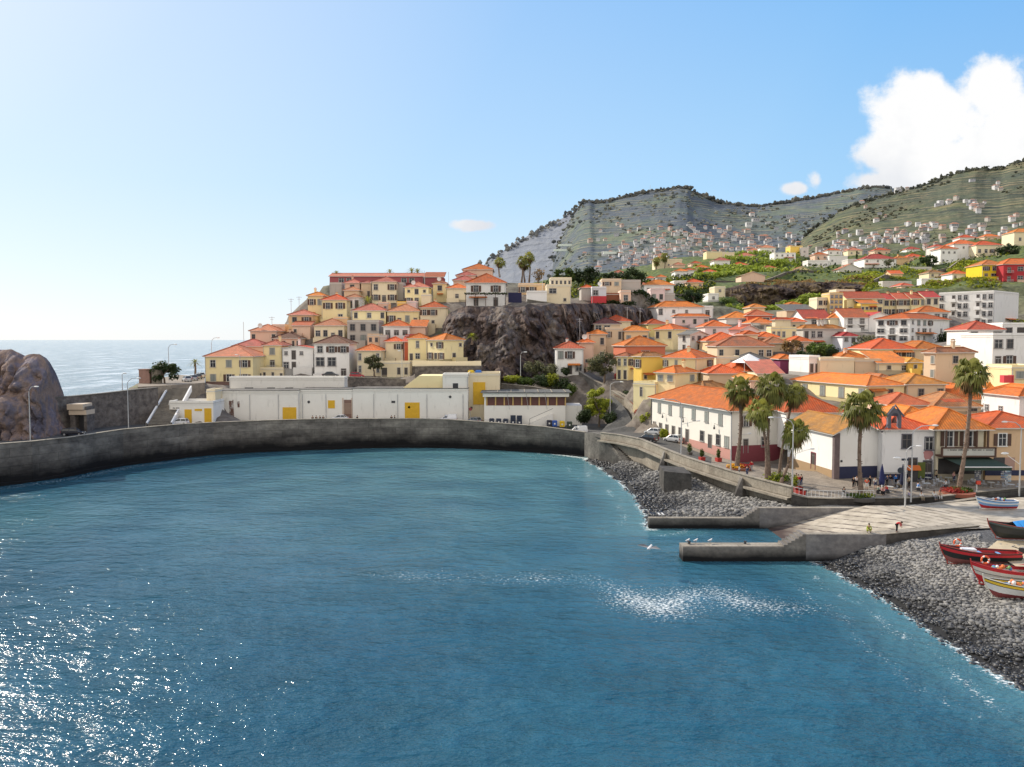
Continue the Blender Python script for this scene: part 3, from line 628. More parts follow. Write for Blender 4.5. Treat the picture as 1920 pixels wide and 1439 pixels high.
# --- middle distance, centre
for row in (
 (1266, 1287, 509, 524, 400, 'w', 'o', 'xx', 'white two window house behind the orange roofed ravine house'),
 (1284, 1300, 507, 524, 404, 'w', 'o', 'xx', 'white house with orange hip left of the small orange square house'),
 (1288, 1316, 530, 541, 345, 'o', 'o', 'x.x', 'orange house with twin windows above the pink cube house'),
 (1264, 1286, 529, 541, 350, 'w', 'g', 'x.', 'small flat white house left of the twin-window orange house'),
 (1305, 1326, 502, 509, 430, 'b', 'o', 'xx', 'small square house with a bright orange pyramid roof amid green terraces'),
 (1296, 1312, 494, 499, 470, 'p', 'o', '', 'tiny house with a glowing orange roof in the centre distance'),
 (1339, 1366, 489, 504, 440, 'w', 'p', '.x', 'white villa with a pink roof left of the banana slope'),
 (1325, 1351, 474, 487, 500, 'y', 'g', '', 'blank cream warehouse on the middle hillside'),
 (1352, 1374, 475, 487, 505, 'c', 'g', '', 'blank beige warehouse next to the cream one'),
 (1385, 1412, 480, 488, 490, 'c', 'p', 'x.x', 'beige bungalow on the edge of the banana slope'),
 (1452, 1488, 476, 491, 500, 'w', 'g', 'xxxx/xxx.', 'white building with arcades left of the yellow block'),
 (1482, 1501, 463, 479, 520, 'Y', 'g', '', 'blank bright yellow block on the hillside skyline of houses'),
 (1425, 1450, 465, 478, 540, 'w', 'p', 'xxx', 'white house behind the banana slope trees'),
 (1403, 1424, 470, 480, 545, 'k', 'p', 'xx', 'pinkish house left of the white house behind the banana slope'),
 (1501, 1512, 466, 480, 518, 'g', 'g', 'x', 'grey annex right of the bright yellow block'),
 (1515, 1550, 490, 504, 480, 'w', 'g', 'xxxx', 'white hillside house right of the yellow block, partly in shade'),
 (1555, 1585, 482, 498, 500, 'w', 'g', 'x.x', 'pale green house beside the tall dark cypress'),
 (1590, 1612, 488, 504, 470, 'g', 'g', 'xx', 'grey terrace house left of the long white farmhouse'),
 (1228, 1248, 486, 510, 480, 'c', 'o', '...', 'cream apartment slab with a small orange roof in the centre distance'),
 (1249, 1277, 488, 508, 485, 'c', 'g', 'x.x', 'long cream apartment slab beside the orange topped one'),
 (1212, 1226, 522, 534, 380, 'w', 'o', 'x', 'small white house with chimney above the ravine trees'),
 (1231, 1247, 520, 530, 375, 'g', 'o', 'x', 'grey house with a small orange gable above the ravine'),
 (1262, 1282, 497, 503, 460, 'p', 'p', '', 'faded pink roof on the centre hillside'),
 (1340, 1358, 540, 552, 330, 'c', 'g', 'x', 'small cream ruin left of the dark rock'),
 (1328, 1346, 553, 566, 318, 'w', 'g', 'x', 'white hut with one window at the foot of the dark rock'),
 (1150, 1170, 512, 524, 330, 'w', 'p', 'xx', 'small white house behind the broad dark tree on the skyline'),
 (1196, 1212, 534, 546, 320, 'c', 'p', 'x', 'tiny cream house behind the grey block above the ravine'),
 (1322, 1340, 510, 519, 415, 'w', 'o', 'xx', 'white cottage with orange roof left of the banana plantation'),
 (1376, 1398, 497, 506, 455, 'c', 'o', 'xx', 'cream cottage with orange roof amid the banana plants'),
 (1432, 1452, 503, 511, 440, 'w', 'r', 'x.x', 'white cottage with a red roof at the right of the banana plants'),
 (1528, 1548, 478, 489, 505, 'p', 'o', 'xx', 'pinkish house with orange roof above the shaded white hillside house'),
 (1552, 1572, 470, 480, 540, 'w', 'o', 'xx', 'white house with orange roof above the pale green one'),
 (1590, 1612, 470, 481, 530, 'c', 'p', 'xx', 'cream house just left above the dark cypress top'),
 (1640, 1664, 470, 480, 540, 'p', 'o', 'xx', 'orange roofed house directly above the long white farmhouse'),
 (1700, 1722, 468, 478, 540, 'w', 'r', 'xx', 'white house above the second orange pavilion'),
 (1800, 1822, 446, 456, 540, 'w', 'o', 'xx', 'white house above the veranda villa'),
 (1846, 1868, 444, 454, 530, 'p', 'o', 'xx', 'pink house above the cream villa with upright windows'),
 (1786, 1812, 514, 526, 348, 'w', 'o', 'x.x', 'white house with orange roof left below the vivid yellow house'),
 (1742, 1764, 512, 522, 372, 'c', 'b', 'xx', 'small cream house in the middle of the dry scrub slope'),
 (1690, 1706, 536, 546, 330, 'p', 'r', 'x', 'small pink shed just above the red roofed row'),
 (1480, 1500, 572, 582, 300, 'w', 'o', 'xx', 'white cottage at the right foot of the dark basalt outcrop')):
    x0, x1, ye, yb, Y, w_, r_, s_, lb = row
    H(None, x0, x1, ye, yb, Y, 0, w_, r_, s_, '', lb, kind='flat' if r_ == 'g' else 'hip', depth=9, frame=STONE)
# ------------------------------------------------------------------ quayside buildings (long facade)
YD = YDOOR
def qb(x0, x1, yt, yb, Y, label, depth=8, wall='g', kind='flat', rz=0, name='warehouse', **k):
    return H(None, x0, x1, yt, yb, Y, rz, wall, 'g', '', '', label, kind=kind, depth=depth, name=name, cat='warehouse', over=.1, **k)
def panel(root, name, px0, px1, py0, py1, Y, mat, d=.12, proud=.06, mats=None, mi=0):
    """a flat rectangular part on a wall that faces -y; pixels converted at the wall's depth"""
    a = atY(px0, py0, Y); b = atY(px1, py1, Y); m = MB()
    rl = root.location; c, s_ = math.cos(-root.rotation_euler.z), math.sin(-root.rotation_euler.z)
    def loc(x): dx, dy = x - rl.x, Y - rl.y; return dx * c - dy * s_
    x0, x1 = loc(a.x), loc(b.x)
    m.bx(x0, x1, -proud, d - proud, b.z - rl.z, a.z - rl.z, mi)
    return m.obj(name, mats or mat, root)
LG = (.82, .80, .75)
W1 = qb(402, 560, 738, 796, 188.5, 'left half of the long white quayside warehouse with rust stains and a yellow door', wall=LG, rz=1.5)
W2 = qb(560, 660, 735.5, 796, 190, 'middle of the long white quayside warehouse with a small yellow shutter and a brown gateway', wall=LG)
W3 = qb(660, 877, 734, 796, 190, 'right part of the long white quayside warehouse with a big yellow double door', wall=LG)
panel(W1, 'yellow_door', 530, 556, 764, 795, 189.0, YD); panel(W2, 'shutter', 615, 628, 751, 766, 190, YD)
g_ = panel(W2, 'gateway', 645, 659.5, 750, 795, 190, flat('brown_roller_door', (.22, .13, .1), .7)); 
m = MB(); rl = W2.location
p0, p1 = atY(644, 748, 190), atY(660, 796, 190); hx = p1.x - p0.x
x0 = p0.x - rl.x
m.bx(x0 - .25, x0, -.14, .05, 0, p0.z - rl.z + .2, 0); m.bx(x0 + hx - .05, x0 + hx + .1, -.14, .05, 0, p0.z - rl.z + .2, 0)
for k in range(9): m.bx(x0 + .1, x0 + hx - .15, -.12, -.07, 2.6 + k * .28, 2.72 + k * .28, 1)
m.obj('gateway_frame', [flat('peach_trim', (.62, .48, .38), .8), flat('slat_board', (.45, .33, .25), .8)], W2)
panel(W3, 'yellow_door', 759, 787, 755, 789, 190, YD); panel(W3, 'notice', 765, 769, 762, 766, 189.93, WHITE, d=.04)
panel(W3, 'vent', 734, 741, 752, 756, 190, DARKM); 
for W_, x, y in ((W2, 579, 754), (W3, 844, 744.5)):
    m = MB(); p = atY(x, y, 190); l = W_.location; m.tube([(p.x - l.x, -.1, p.z - l.z), (p.x - l.x, .05, p.z - l.z)], .32, 12); m.obj('round_vent', DARKM, W_)
for W_, xs_ in ((W1, (412, 470, 523)), (W2, (566, 610)), (W3, (700, 745, 800, 868))):
    l = W_.location
    for x in xs_: m = MB(); p = atY(x, 740, 189.4); q = atY(x, 792, 189.4); m.tube([(p.x - l.x, -.12, p.z - l.z), (p.x - l.x, -.12, q.z - l.z)], .06, 5); m.obj('drain_pipe', METAL, W_)
    m = MB(); w_, d_, h_ = HOUSES[W_['label']][1:4]; m.bx(-.12, w_ + .12, -.14, d_, h_ + .62, h_ + .7); m.obj('dark_coping', CONC, W_)
    m = MB(); m.bx(0, w_, -.03, .05, -1, .7); m.obj('grimy_plinth', plaster((.42, .4, .37), .6), W_)
m = MB()
for x, w_, a_, b_ in ((433, .9, 752, 790), (437, .25, 750, 793), (447, .5, 753, 764), (404, .45, 738, 795), (407, .3, 770, 792)):
    p, q = atY(x, a_, 188.6), atY(x, b_, 188.6); l = W1.location
    m.bx(p.x - l.x - w_ / 2, p.x - l.x + w_ / 2, -.035 - .004 * len(m.f), 0.3, q.z - l.z, p.z - l.z, 0)
rst, nt, bb = _nt('rust_stain'); 
gg = N(nt, 'ShaderNodeNewGeometry'); L(nt, ramp(nt, noise_(nt, gg.outputs['Position'], 2.5, 6, .7, (1, 1, .35)), [(.42, (.6, .57, .54)), (.5, (.16, .09, .07))]).outputs[0], bb.inputs['Base Color']); bb.inputs['Roughness'].default_value = .9
m.obj('rust_stains', rst, W1)
UP1 = qb(430, 645, 711, 738, 198, 'upper set-back white storey with six dark windows above the warehouse', depth=4, wall=LG, ext=2)
m = MB()
for x0_, x1_ in ((459, 475), (501, 516), (535, 550), (585, 600), (606, 618), (620, 635)):
    panel(UP1, 'window', x0_, x1_, 727, 736, 198, GLASS)
UP2 = thing('sloping_roof_hall', 'cream hall with a lean-to sloping left side on the warehouse roof', 'warehouse', atY(748, 733.5, 192))
m = MB(); o_ = atY(748, 733.5, 192)
pp = [atY(748, 733.5, 192), atY(830, 733.5, 192), atY(830, 705, 192), atY(785, 705, 192)]
pts = [(p.x - o_.x, p.z - o_.z) for p in pp]
for yy, dr_ in ((0, 1), (9, -1)): m.face([(x, yy, z) for x, z in (pts if dr_ > 0 else pts[::-1])], 0)
for i in range(4):
    a_, b_ = pts[i], pts[(i + 1) % 4]; m.face([(a_[0], 9, a_[1]), (b_[0], 9, b_[1]), (b_[0], 0, b_[1]), (a_[0], 0, a_[1])], 0)
m.obj('wall', plaster(WC['y'], .2), UP2)
UP3 = qb(830, 877, 705.5, 734, 191, 'square cream upper block with one window on the warehouse roof', depth=6, wall=LG, ext=1)
panel(UP3, 'window', 849, 859, 719, 728, 191, GLASS); panel(UP3, 'window_frame', 847.5, 860.5, 717.5, 729.5, 191, WHITE, proud=.03)
W4 = qb(877, 937, 704, 797, 194, 'tall cream store with a very high yellow door beside the grey car', wall='c', depth=10)
panel(W4, 'yellow_door', 887, 910, 717, 759, 194, YD, proud=.1)
l = W4.location
for x in (912, 884): 
    m = MB(); p = atY(x, 765, 194); m.box((p.x - l.x, -.1, p.z - l.z), (.5, .3, .5)); m.obj('switch_box', DARKM, W4)
# boathouse bar with a band of brown windows and a flat roof
BR = thing('harbour_bar', 'low white harbour bar with a band of brown windows under a flat grey roof', 'building', (0, 0, 0))
a0 = atY(908, 795, 187); z0 = a0.z; x0 = a0.x; x1 = atY(1060, 795, 187).x; x2 = atY(1095, 795, 187).x + 1.2
BR.location = (x0, 187, z0)
zt = lambda y: atY(960, y, 187).z - z0
wx = x1 - x0; zs = zt(761); zr = zt(744)
m = MB(); m.bx(0, wx, 0, 9, -3, zs, 0); m.bx(wx, wx + 4, 1.5, 9, -3, zs - .1, 0)
m.bx(0, .4, 0, 9, zs, zr, 0)
m.obj('wall', plaster(LG, .3), BR)
m = MB(); m.bx(.5, wx - .1, .3, 8.8, zs + .02, zr - .02, 0); m.obj('window_band', [flat('dark_red_interior', (.13, .045, .035), .5)], BR)
m = MB()
for k in range(10): m.bx(.45 + k * (wx - .6) / 9, .75 + k * (wx - .6) / 9, .05, .3, zs + .02, zr - .02, 0)
m.obj('window_posts', flat('ochre_post', (.6, .4, .15), .7), BR)
m = MB(); m.bx(-.3, wx + .8, -.9, 9.5, zr, zr + .9, 0); m.obj('fascia', plaster(LG, .3), BR)
m = MB(); m.bx(-.8, wx + 1.4, -1.4, 10, zr + .92, zr + 1.1, 0)
for k in range(6): m.bx(3 + k * 3.2, 3.2 + k * 3.2, -1, 9, zr + 1.1, zr + 1.2, 1)
m.obj('roof', [rocky('felt_roof', [(.3, (.1, .1, .1)), (.7, (.2, .2, .19))], .8, .3, .05), LCONC], BR)
m = MB(); 
for k in range(9): m.bx(wx - 8.4 + k * .6, wx - 7.8 + k * .6, -1.3, -.02, -1, .25 + k * .27, 0)
m.tube([(wx - 8.4, -1.3, 1.3), (wx - 3, -1.3, 3.7)], .04, 4, 1); m.tube([(wx - 8.4, -1.3, 0), (wx - 8.4, -1.3, 1.3)], .04, 4, 1)
m.obj('outside_stair', [plaster(LG, .3), DARKM], BR)
for k in range(3):
    m = MB(); m.tube([(5.3 + k * 4.4, -1.5, zr + 1.6), (5.9 + k * 4.4, -1.0, zs - .8)], .05, 4); m.obj('awning_strut', METAL, BR)
for x, y in list((atY(p, 790, 189).x, 189) for p in range(410, 1100, 30)): FOOT.append((x, y, 4.9))
# small white building with two yellow doors
S1 = qb(317, 398, 757, 797, 180, 'small white quayside store with two tall yellow doors and a yellow transom', depth=7, wall=LG, ext=3)
panel(S1, 'yellow_door', 346, 360, 768, 796, 180, YD); panel(S1, 'yellow_door', 383, 397, 766, 794, 180, YD); panel(S1, 'transom', 365, 379, 767, 771, 180, YD)
m = MB(); l = S1.location; q = atY(324, 765, 180)
rng = random.Random(3)
for k, w_ in enumerate((.22, .26, .2, .28, 0, .3, .2, .26, .22, .3, .24)):   # faint faded lettering on the wall, illegible in the photo
    if w_: m.bx(q.x - l.x + k * .14 + .0, q.x - l.x + k * .14 + .09, -.03, .02, q.z - l.z - .1 - w_ * .3, q.z - l.z + w_ * .25, 0)
m.obj('faded_lettering', DARKM, S1)
S2 = qb(387, 402, 735, 757, 184, 'small stepped white parapet block between the store and the warehouse', depth=5, wall='c', ext=2)
# ================================================================== GROUND, WALLS, WATER
def wall_run(name, label, pts, th, mat, cat='wall', cap=None, capmat=None, kind=None, side=1):
    """pts: (x, y, ztop, zbot); thickness goes to the +left side of the run"""
    m = MB(); n = len(pts); nr = []
    for i in range(n):
        a, b = pts[max(0, i - 1)], pts[min(n - 1, i + 1)]
        d = Vector((b[0] - a[0], b[1] - a[1])).normalized(); nr.append((-d.y * side, d.x * side))
    def q(i, off, z): return (pts[i][0] + nr[i][0] * off, pts[i][1] + nr[i][1] * off, z)
    for i in range(n - 1):
        A = [q(i, 0, pts[i][3]), q(i + 1, 0, pts[i + 1][3]), q(i + 1, 0, pts[i + 1][2]), q(i, 0, pts[i][2])]
        B = [q(i, th, pts[i][3]), q(i + 1, th, pts[i + 1][3]), q(i + 1, th, pts[i + 1][2]), q(i, th, pts[i][2])]
        m.face(A, 0); m.face(B[::-1], 0); m.face([A[3], A[2], B[2], B[3]], 1 if cap else 0)
        if cap:
            c_ = .12
            T = [q(i, -c_, pts[i][2] + .004), q(i + 1, -c_, pts[i + 1][2] + .004), q(i + 1, th + c_, pts[i + 1][2] + .004), q(i, th + c_, pts[i][2] + .004)]
            U = [(x, y, z + cap) for x, y, z in T]
            m.face(U, 1)
            for a, b in ((0, 1), (1, 2), (2, 3), (3, 0)): m.face([T[a], T[b], U[b], U[a]], 1)
    for i in (0, n - 1): m.face([q(i, 0, pts[i][3]), q(i, th, pts[i][3]), q(i, th, pts[i][2]), q(i, 0, pts[i][2])], 0)
    o = m.obj(name, [mat, capmat or mat])
    tag(o, label, cat, kind=kind); return o
def strip(name, A, B, mat, label=None, kind='structure', nsub=1):
    m = MB()
    for i in range(len(A) - 1):
        for k in range(nsub):
            t0, t1 = k / nsub, (k + 1) / nsub
            l_ = lambda p, q, t: tuple(p[j] + (q[j] - p[j]) * t for j in range(3))
            m.face([l_(A[i], B[i], t0), l_(A[i + 1], B[i + 1], t0), l_(A[i + 1], B[i + 1], t1), l_(A[i], B[i], t1)])
    return tag(m.obj(name, mat), label, None, kind=kind)
# quay wall: (px of the top edge, py top, Y of the wall)
QW = [(-260, 862, 120), (-120, 846, 128), (0, 833, 136), (60, 828.5, 140), (130, 821, 146), (180, 813.5, 152), (230, 806, 158), (300, 799.5, 164), (350, 795.5, 169), (400, 793, 173), (500, 789, 178),
      (600, 786.3, 181), (700, 786, 184), (780, 786, 184.5), (840, 787.5, 184), (900, 791.5, 182), (960, 796, 179), (1020, 801, 176), (1060, 806.5, 173), (1096, 811.5, 170)]
QP = []
for px, py, Y in QW:
    p = atY(px, py, Y); QP.append((p.x, p.y, p.z, -3))
# densify
def dense(pts, step):
    out = []
    for a, b in zip(pts, pts[1:]):
        n = max(1, int(math.dist(a[:2], b[:2]) / step))
        for i in range(n): out.append(tuple(a[j] + (b[j] - a[j]) * i / n for j in range(len(a))))
    return out + [tuple(pts[-1])]
QD = dense(QP, 4)
wall_run('quay_wall', 'long curved grey stone quay wall rising from the bay, dark and wet along its foot', QD, .7, QUAY, cap=.1, capmat=LCONC)
# projecting band of the quay wall base
LD = []
for i, p in enumerate(QD):
    a, b = QD[max(0, i - 1)], QD[min(len(QD) - 1, i + 1)]; d = Vector((b[0] - a[0], b[1] - a[1])).normalized(); LD.append((p[0] + d.y * .8, p[1] - d.x * .8))
wall_run('wall_footing', 'rough dark ledge along the waterline at the foot of the curved quay wall', [(x, y, .5 + .5 * noise.noise(Vector((x * .11, y * .11, 5))), -3) for x, y in LD], .9, QUAY, cat='ledge')
def off(p, i, arr, d):
    a, b = arr[max(0, i - 1)], arr[min(len(arr) - 1, i + 1)]; v = Vector((b[0] - a[0], b[1] - a[1])).normalized(); return (p[0] - v.y * d, p[1] + v.x * d)
IN = []; OUT = []
for i, p in enumerate(QP):
    z = p[2] - 1.0; x, y = off(p, i, QP, .4); IN.append((x, y, z)); x, y = off(p, i, QP, 24 if i < 8 else 14 if i > 12 else 18); OUT.append((x, y, z))
strip('quay_road', IN, OUT, ASPH)
for p in IN + OUT: FOOT.append((p[0], p[1], p[2] - .6))
# promenade wall and promenade
PW = [(1126, 812, 162), (1160, 816, 157), (1200, 824, 150), (1249, 844, 138.5), (1290, 859.5, 131), (1330, 872, 125.5), (1369, 884, 120.7), (1410, 896, 116.5), (1449, 906, 112.8), (1484, 914.5, 110)]
PP = [(*atY(a, b, c),) for a, b, c in PW]
PD = [(p[0], p[1], p[2], -.5) for p in PP]
wall_run('promenade_wall', 'pale concrete promenade parapet above the pebbles, with a ledge running along it', [(p[0], p[1], p[2], p[2] - 1.35) for p in PD], .45, LCONC, cap=.12, capmat=LCONC)
wall_run('retaining_wall', 'lower retaining wall under the promenade parapet, half in shade', [(p[0] + .55, p[1] + .3, p[2] - 1.3, -.8) for p in PD], .8, LCONC)
m = MB()
for i in range(len(PD) - 1):      # shadow-casting ledge
    a, b = PD[i], PD[i + 1]; z = lambda p: p[2] - 1.42
    m.face([(a[0] - .7, a[1] - .35, z(a)), (b[0] - .7, b[1] - .35, z(b)), (b[0] + .6, b[1] + .2, z(b)), (a[0] + .6, a[1] + .2, z(a))])
    m.face([(a[0] - .7, a[1] - .35, z(a) - .3), (b[0] - .7, b[1] - .35, z(b) - .3), (b[0] - .7, b[1] - .35, z(b)), (a[0] - .7, a[1] - .35, z(a))])
tag(m.obj('ledge', LCONC), 'narrow concrete ledge projecting below the promenade parapet', 'ledge')
for k, px in enumerate((1249, 1395)):
    t = lerp([(a[0], *p) for a, p in zip(PW, PP)], px); m = MB()
    m.face([(t[0] - 2.2, t[1] - .6, 0), (t[0] - .6, t[1] - 1.6, 0), (t[0] - .4, t[1] - .7, t[2] - .2)]); m.face([(t[0] + .2, t[1] + .8, 0), (t[0] - 2.2, t[1] - .6, 0), (t[0] - .4, t[1] + .6, t[2] - .2), (t[0] - .4, t[1] - .7, t[2] - .2)])
    m.face([(t[0] - .6, t[1] - 1.6, 0), (t[0] + .8, t[1] - .8, 0), (t[0] - .4, t[1] - .7, t[2] - .2)])
    tag(m.obj('buttress', QUAY), ['dark tapering buttress against the promenade wall by the concrete block', 'dark tapering buttress against the promenade wall below the flower bed'][k], 'buttress')
# plaza edge continues right
PE = [(1484, 932, 110), (1515, 939, 109), (1560, 941, 108.5), (1640, 940, 108.5), (1700, 939.5, 108.5), (1770, 936, 109.5), (1840, 928, 112), (1925, 919, 115), (2050, 912, 118)]
PEP = [(*atY(a, b, c),) for a, b, c in PE]
wall_run('plaza_kerb', 'low stone retaining edge between the cafe plaza and the slipway', [(p[0], p[1], p[2] + .35, -.5) for p in PEP], .5, QUAY, cap=.1, capmat=LCONC)
# inner line of promenade: follows the facade of the long white building and the chapel
INN = [atY(1150, 800, 181), atY(1185, 800, 178), atY(1222, 802, 172), atY(1262, 815, 163), atY(1300, 830, 152), atY(1335, 842, 144), atY(1372, 851, 138), atY(1430, 872, 130), atY(1480, 885, 125), atY(1566, 893, 121)]
prom_in = [(p.x, p.y, q[2] - 1.0) for p, q in zip(INN, PP)]
prom_out = [(p[0] + .2, p[1] + .2, p[2] - 1.02) for p in PP]
strip('promenade', prom_out, prom_in, PAVE, nsub=4)
for a, b in zip(prom_out, prom_in):
    for t in (0, .25, .5, .75, 1): FOOT.append((a[0] + (b[0] - a[0]) * t, a[1] + (b[1] - a[1]) * t, a[2] + (b[2] - a[2]) * t - .6))
B2 = [(*atY(a, b, c),) for a, b, c in ((1484, 885, 125), (1530, 891, 122), (1566, 893, 121), (1650, 893, 121), (1700, 893, 121), (1770, 890, 121), (1850, 889, 121), (1925, 888, 121), (2050, 888, 121))]
pz = [(p[0], p[1], min(p[2], 4.2)) for p in B2]
strip('plaza', [(p[0], p[1] + .2, p[2] + .1) for p in PEP], [(p[0], p[1] + 4, p[2]) for p in pz], PAVE, nsub=3)
for a, b in zip(PEP, pz):
    for t in (.05, .5, 1): FOOT.append((a[0] + (b[0] - a[0]) * t, a[1] + (b[1] - a[1]) * t, a[2] - .7))
# car road on the promenade (asphalt) from the quay to mid way
ra = [tuple(Vector(a) + (Vector(b) - Vector(a)) * .12 + Vector((0, 0, .02))) for a, b in zip(prom_out[:6], prom_in[:6])]
rb = [tuple(Vector(a) + (Vector(b) - Vector(a)) * .8 + Vector((0, 0, .02))) for a, b in zip(prom_out[:6], prom_in[:6])]
strip('street', ra, rb, ASPH)
# junction deck between quay road and street
JQ = [OUT[-4], OUT[-3], OUT[-2], OUT[-1]]
jp = [(*atY(a, b, c),) for a, b, c in ((1096, 819, 170.5), (1126, 819, 162.5), (1160, 823, 157.5), (1185, 800, 178), (1150, 795, 190), (1060, 795, 194))]
zj = 4.85; m = MB(); m.face([(p[0], p[1], zj) for p in jp]); tag(m.obj('street_junction', ASPH), kind='structure')
for p in jp: FOOT.append((p[0], p[1], zj - .8))
FOOT.append((jp[3][0] - 5, 183, 4.2)); FOOT.append((jp[4][0] - 8, 186, 4.2))
# wall at the end of the quay with the stair down to the pebbles
e0 = Vector(QP[-1][:3]); e1 = Vector(PP[0])
SE = [(1096, 811.5, 169.8), (1112, 812, 166), (1127, 815, 163.5), (1140, 829, 160), (1152, 842, 157.5), (1166, 862, 154)]
sp = [(*atY(*t),) for t in SE]
wall_run('stair_wall', 'grey concrete wall carrying the beach stair, with a rounded top', [(p[0], p[1], p[2], -2) for p in sp], 2.4, CONC)
m = MB(); s0 = Vector(atY(1134, 818, 163)); s1 = Vector(atY(1178, 864, 153)); n = 16
for k in range(n):
    p = s0.lerp(s1, (k + .5) / n); m.box((p.x, p.y, (p.z - .2 + -.8) / 2), (2.4, 1.0, p.z + .6), 0, rz=-.75)
tag(m.obj('beach_stair', CONC), 'flight of concrete steps from the street down to the pebble beach', 'stairs')
m = MB()      # block on the beach
a_, b_, c_, d_ = atZ(1245, 882, 3.3), atZ(1296, 882, 3.3), atZ(1278, 869, 3.3), atZ(1262, 868, 3.3)
q0 = atY(1234, 886, 126); m = MB(); P0, P1, P2, P3 = atY(1245, 884, 125), atY(1297, 879, 122.5), atY(1282, 868, 129), atY(1236, 873, 131)
m.poly([P0[:2], P1[:2], P2[:2], P3[:2]], -1, P0.z); tag(m.obj('concrete_block', [rocky('dark_wet_concrete', [(.3, (.05, .048, .045)), (.7, (.13, .12, .11))], .5, .5, .15)]), 'big dark concrete block standing on the pebbles against the promenade wall', 'concrete block')
# ------------------------------------------------------------------ piers
PIERM = rocky('pier_concrete', [(.3, (.13, .12, .11)), (.55, (.24, .22, .2)), (.75, (.36, .32, .28))], .35, .6, .2, (1, 1, 2), wet=(.4, 1.5, 1.2))
PIERU = rocky('pier_upper', [(.3, (.14, .14, .15)), (.55, (.24, .23, .23)), (.75, (.34, .32, .3))], .3, .5, .2, (1, 1, 2), wet=(.0, .9, .8))
def pier(label, Yf, xs, zlow, zhigh, xstep0, xstep1, x_end, th, slope_end=None):
    m = MB(); X = lambda px, y: atY(px, y, Yf).x
    xa, xb, xc, xd = [X(p, 1000) for p in (xs, xstep0, xstep1, x_end)]
    m.bx(xa, xb, Yf, Yf + th, -2, zlow); n = 6
    for k in range(n):
        u0 = xb + (xc - xb) * k / n; u1 = xb + (xc - xb) * (k + 1) / n; m.bx(u0 + .003, u1, Yf + .003, Yf + th, -2, zlow + (zhigh - zlow) * (k + 1) / n)
    o = tag(m.obj('pier', [PIERM]), label, 'pier')
    m = MB(); m.bx(xa, xb, Yf + .2, Yf + th - .2, zlow, zlow + .05)
    m.obj('deck', LCONC, o)
    pts = [(xc, Yf, zhigh), (xd, Yf + (slope_end or 0), zhigh + (.4 if slope_end else 0))]
    m = MB()
    for i in range(1):
        a, b = pts; m.face([(a[0], a[1], -2), (b[0], b[1], -2), (b[0], b[1], b[2]), (a[0], a[1], a[2])]); m.face([(a[0], a[1] + .9, -2), (b[0], b[1] + .9, -2), (b[0], b[1] + .9, b[2]), (a[0], a[1] + .9, a[2])][::-1])
        m.face([(a[0], a[1], a[2]), (b[0], b[1], b[2]), (b[0], b[1] + .9, b[2]), (a[0], a[1] + .9, a[2])], 1)
    m.obj('upper_wall', [PIERU, LCONC], o)
    return o
pier('far pier of weathered concrete with a dark wet front face, beside the upper pebble beach', 104.7, 1217, 1.35, 2.75, 1394, 1424, 1700, 1.1, None)
pier('near pier of pale concrete reaching furthest into the bay, with gulls at its tip', 89, 1281, 1.65, 3.1, 1470, 1512, 1662, 2.0, None)
x1_, x2_ = atY(1655, 1000, 89).x, atY(1870, 1000, 89).x
wall_run('slipway_wall', 'low stone wall along the near side of the slipway above the pebble beach', [(x1_, 89, 3.1, .2), (x2_, 92.5, 3.25, .4)], 1.2, QUAY, cap=.05, capmat=LCONC)
p = [atY(1695, 948, 104.7), atY(1780, 944, 104), atY(1850, 938, 105)]
wall_run('slipway_wall', 'short brown wall stepping up from the far pier to the plaza edge', [(q.x, q.y, q.z + .05, -.5) for q in (atY(1690, 952, 104.7), atY(1745, 948, 105), atY(1800, 941, 107), atY(1850, 934, 110))], .6, QUAY, cap=.06, capmat=LCONC)
# slipway surface (rises out of the water)
nx, ny = 60, 16
xs0, xs1 = atY(1430, 1000, 95).x, 88.0
P = np.zeros((ny, nx, 3))
for j in range(ny):
    for i in range(nx):
        x = xs0 + (xs1 - xs0) * i / (nx - 1); t = j / (ny - 1)
        y0 = 90.6 + max(0, (x - x1_)) * .1; y1 = 104.66 + max(0, x - 51) * .22
        z = min(3.1, -.9 + (x - xs0) * .24) + max(0, x - 56) * .02
        P[j, i] = (x, y0 + (y1 - y0) * t, z)
slm, nt, bb = _nt('slipway_concrete'); gg = N(nt, 'ShaderNodeNewGeometry'); sx = N(nt, 'ShaderNodeSeparateXYZ'); L(nt, gg.outputs['Position'], sx.inputs[0])
u = math_(nt, 'ADD', math_(nt, 'MULTIPLY', sx.outputs[0], 1.0), math_(nt, 'MULTIPLY', sx.outputs[1], .55))
u = math_(nt, 'ADD', u, math_(nt, 'MULTIPLY', noise_(nt, gg.outputs['Position'], .4, 3), .8))
st = math_(nt, 'GREATER_THAN', math_(nt, 'FRACT', math_(nt, 'MULTIPLY', u, 1 / 1.7)), .8)  # diagonal stripes: cast shadows painted dark into the slipway colour
msk = ramp(nt, math_(nt, 'DIVIDE', sx.outputs[0], 100), [(.545, (1, 1, 1)), (.60, (0, 0, 0))]).outputs[0]
wetm = ramp(nt, math_(nt, 'ADD', math_(nt, 'DIVIDE', sx.outputs[2], 4), math_(nt, 'MULTIPLY', noise_(nt, gg.outputs['Position'], .5, 4), .15)), [(.12, (0, 0, 0)), (.42, (1, 1, 1))]).outputs[0]
c0 = ramp(nt, noise_(nt, gg.outputs['Position'], .7, 6), [(.35, (.32, .275, .21)), (.65, (.5, .44, .35))]).outputs[0]
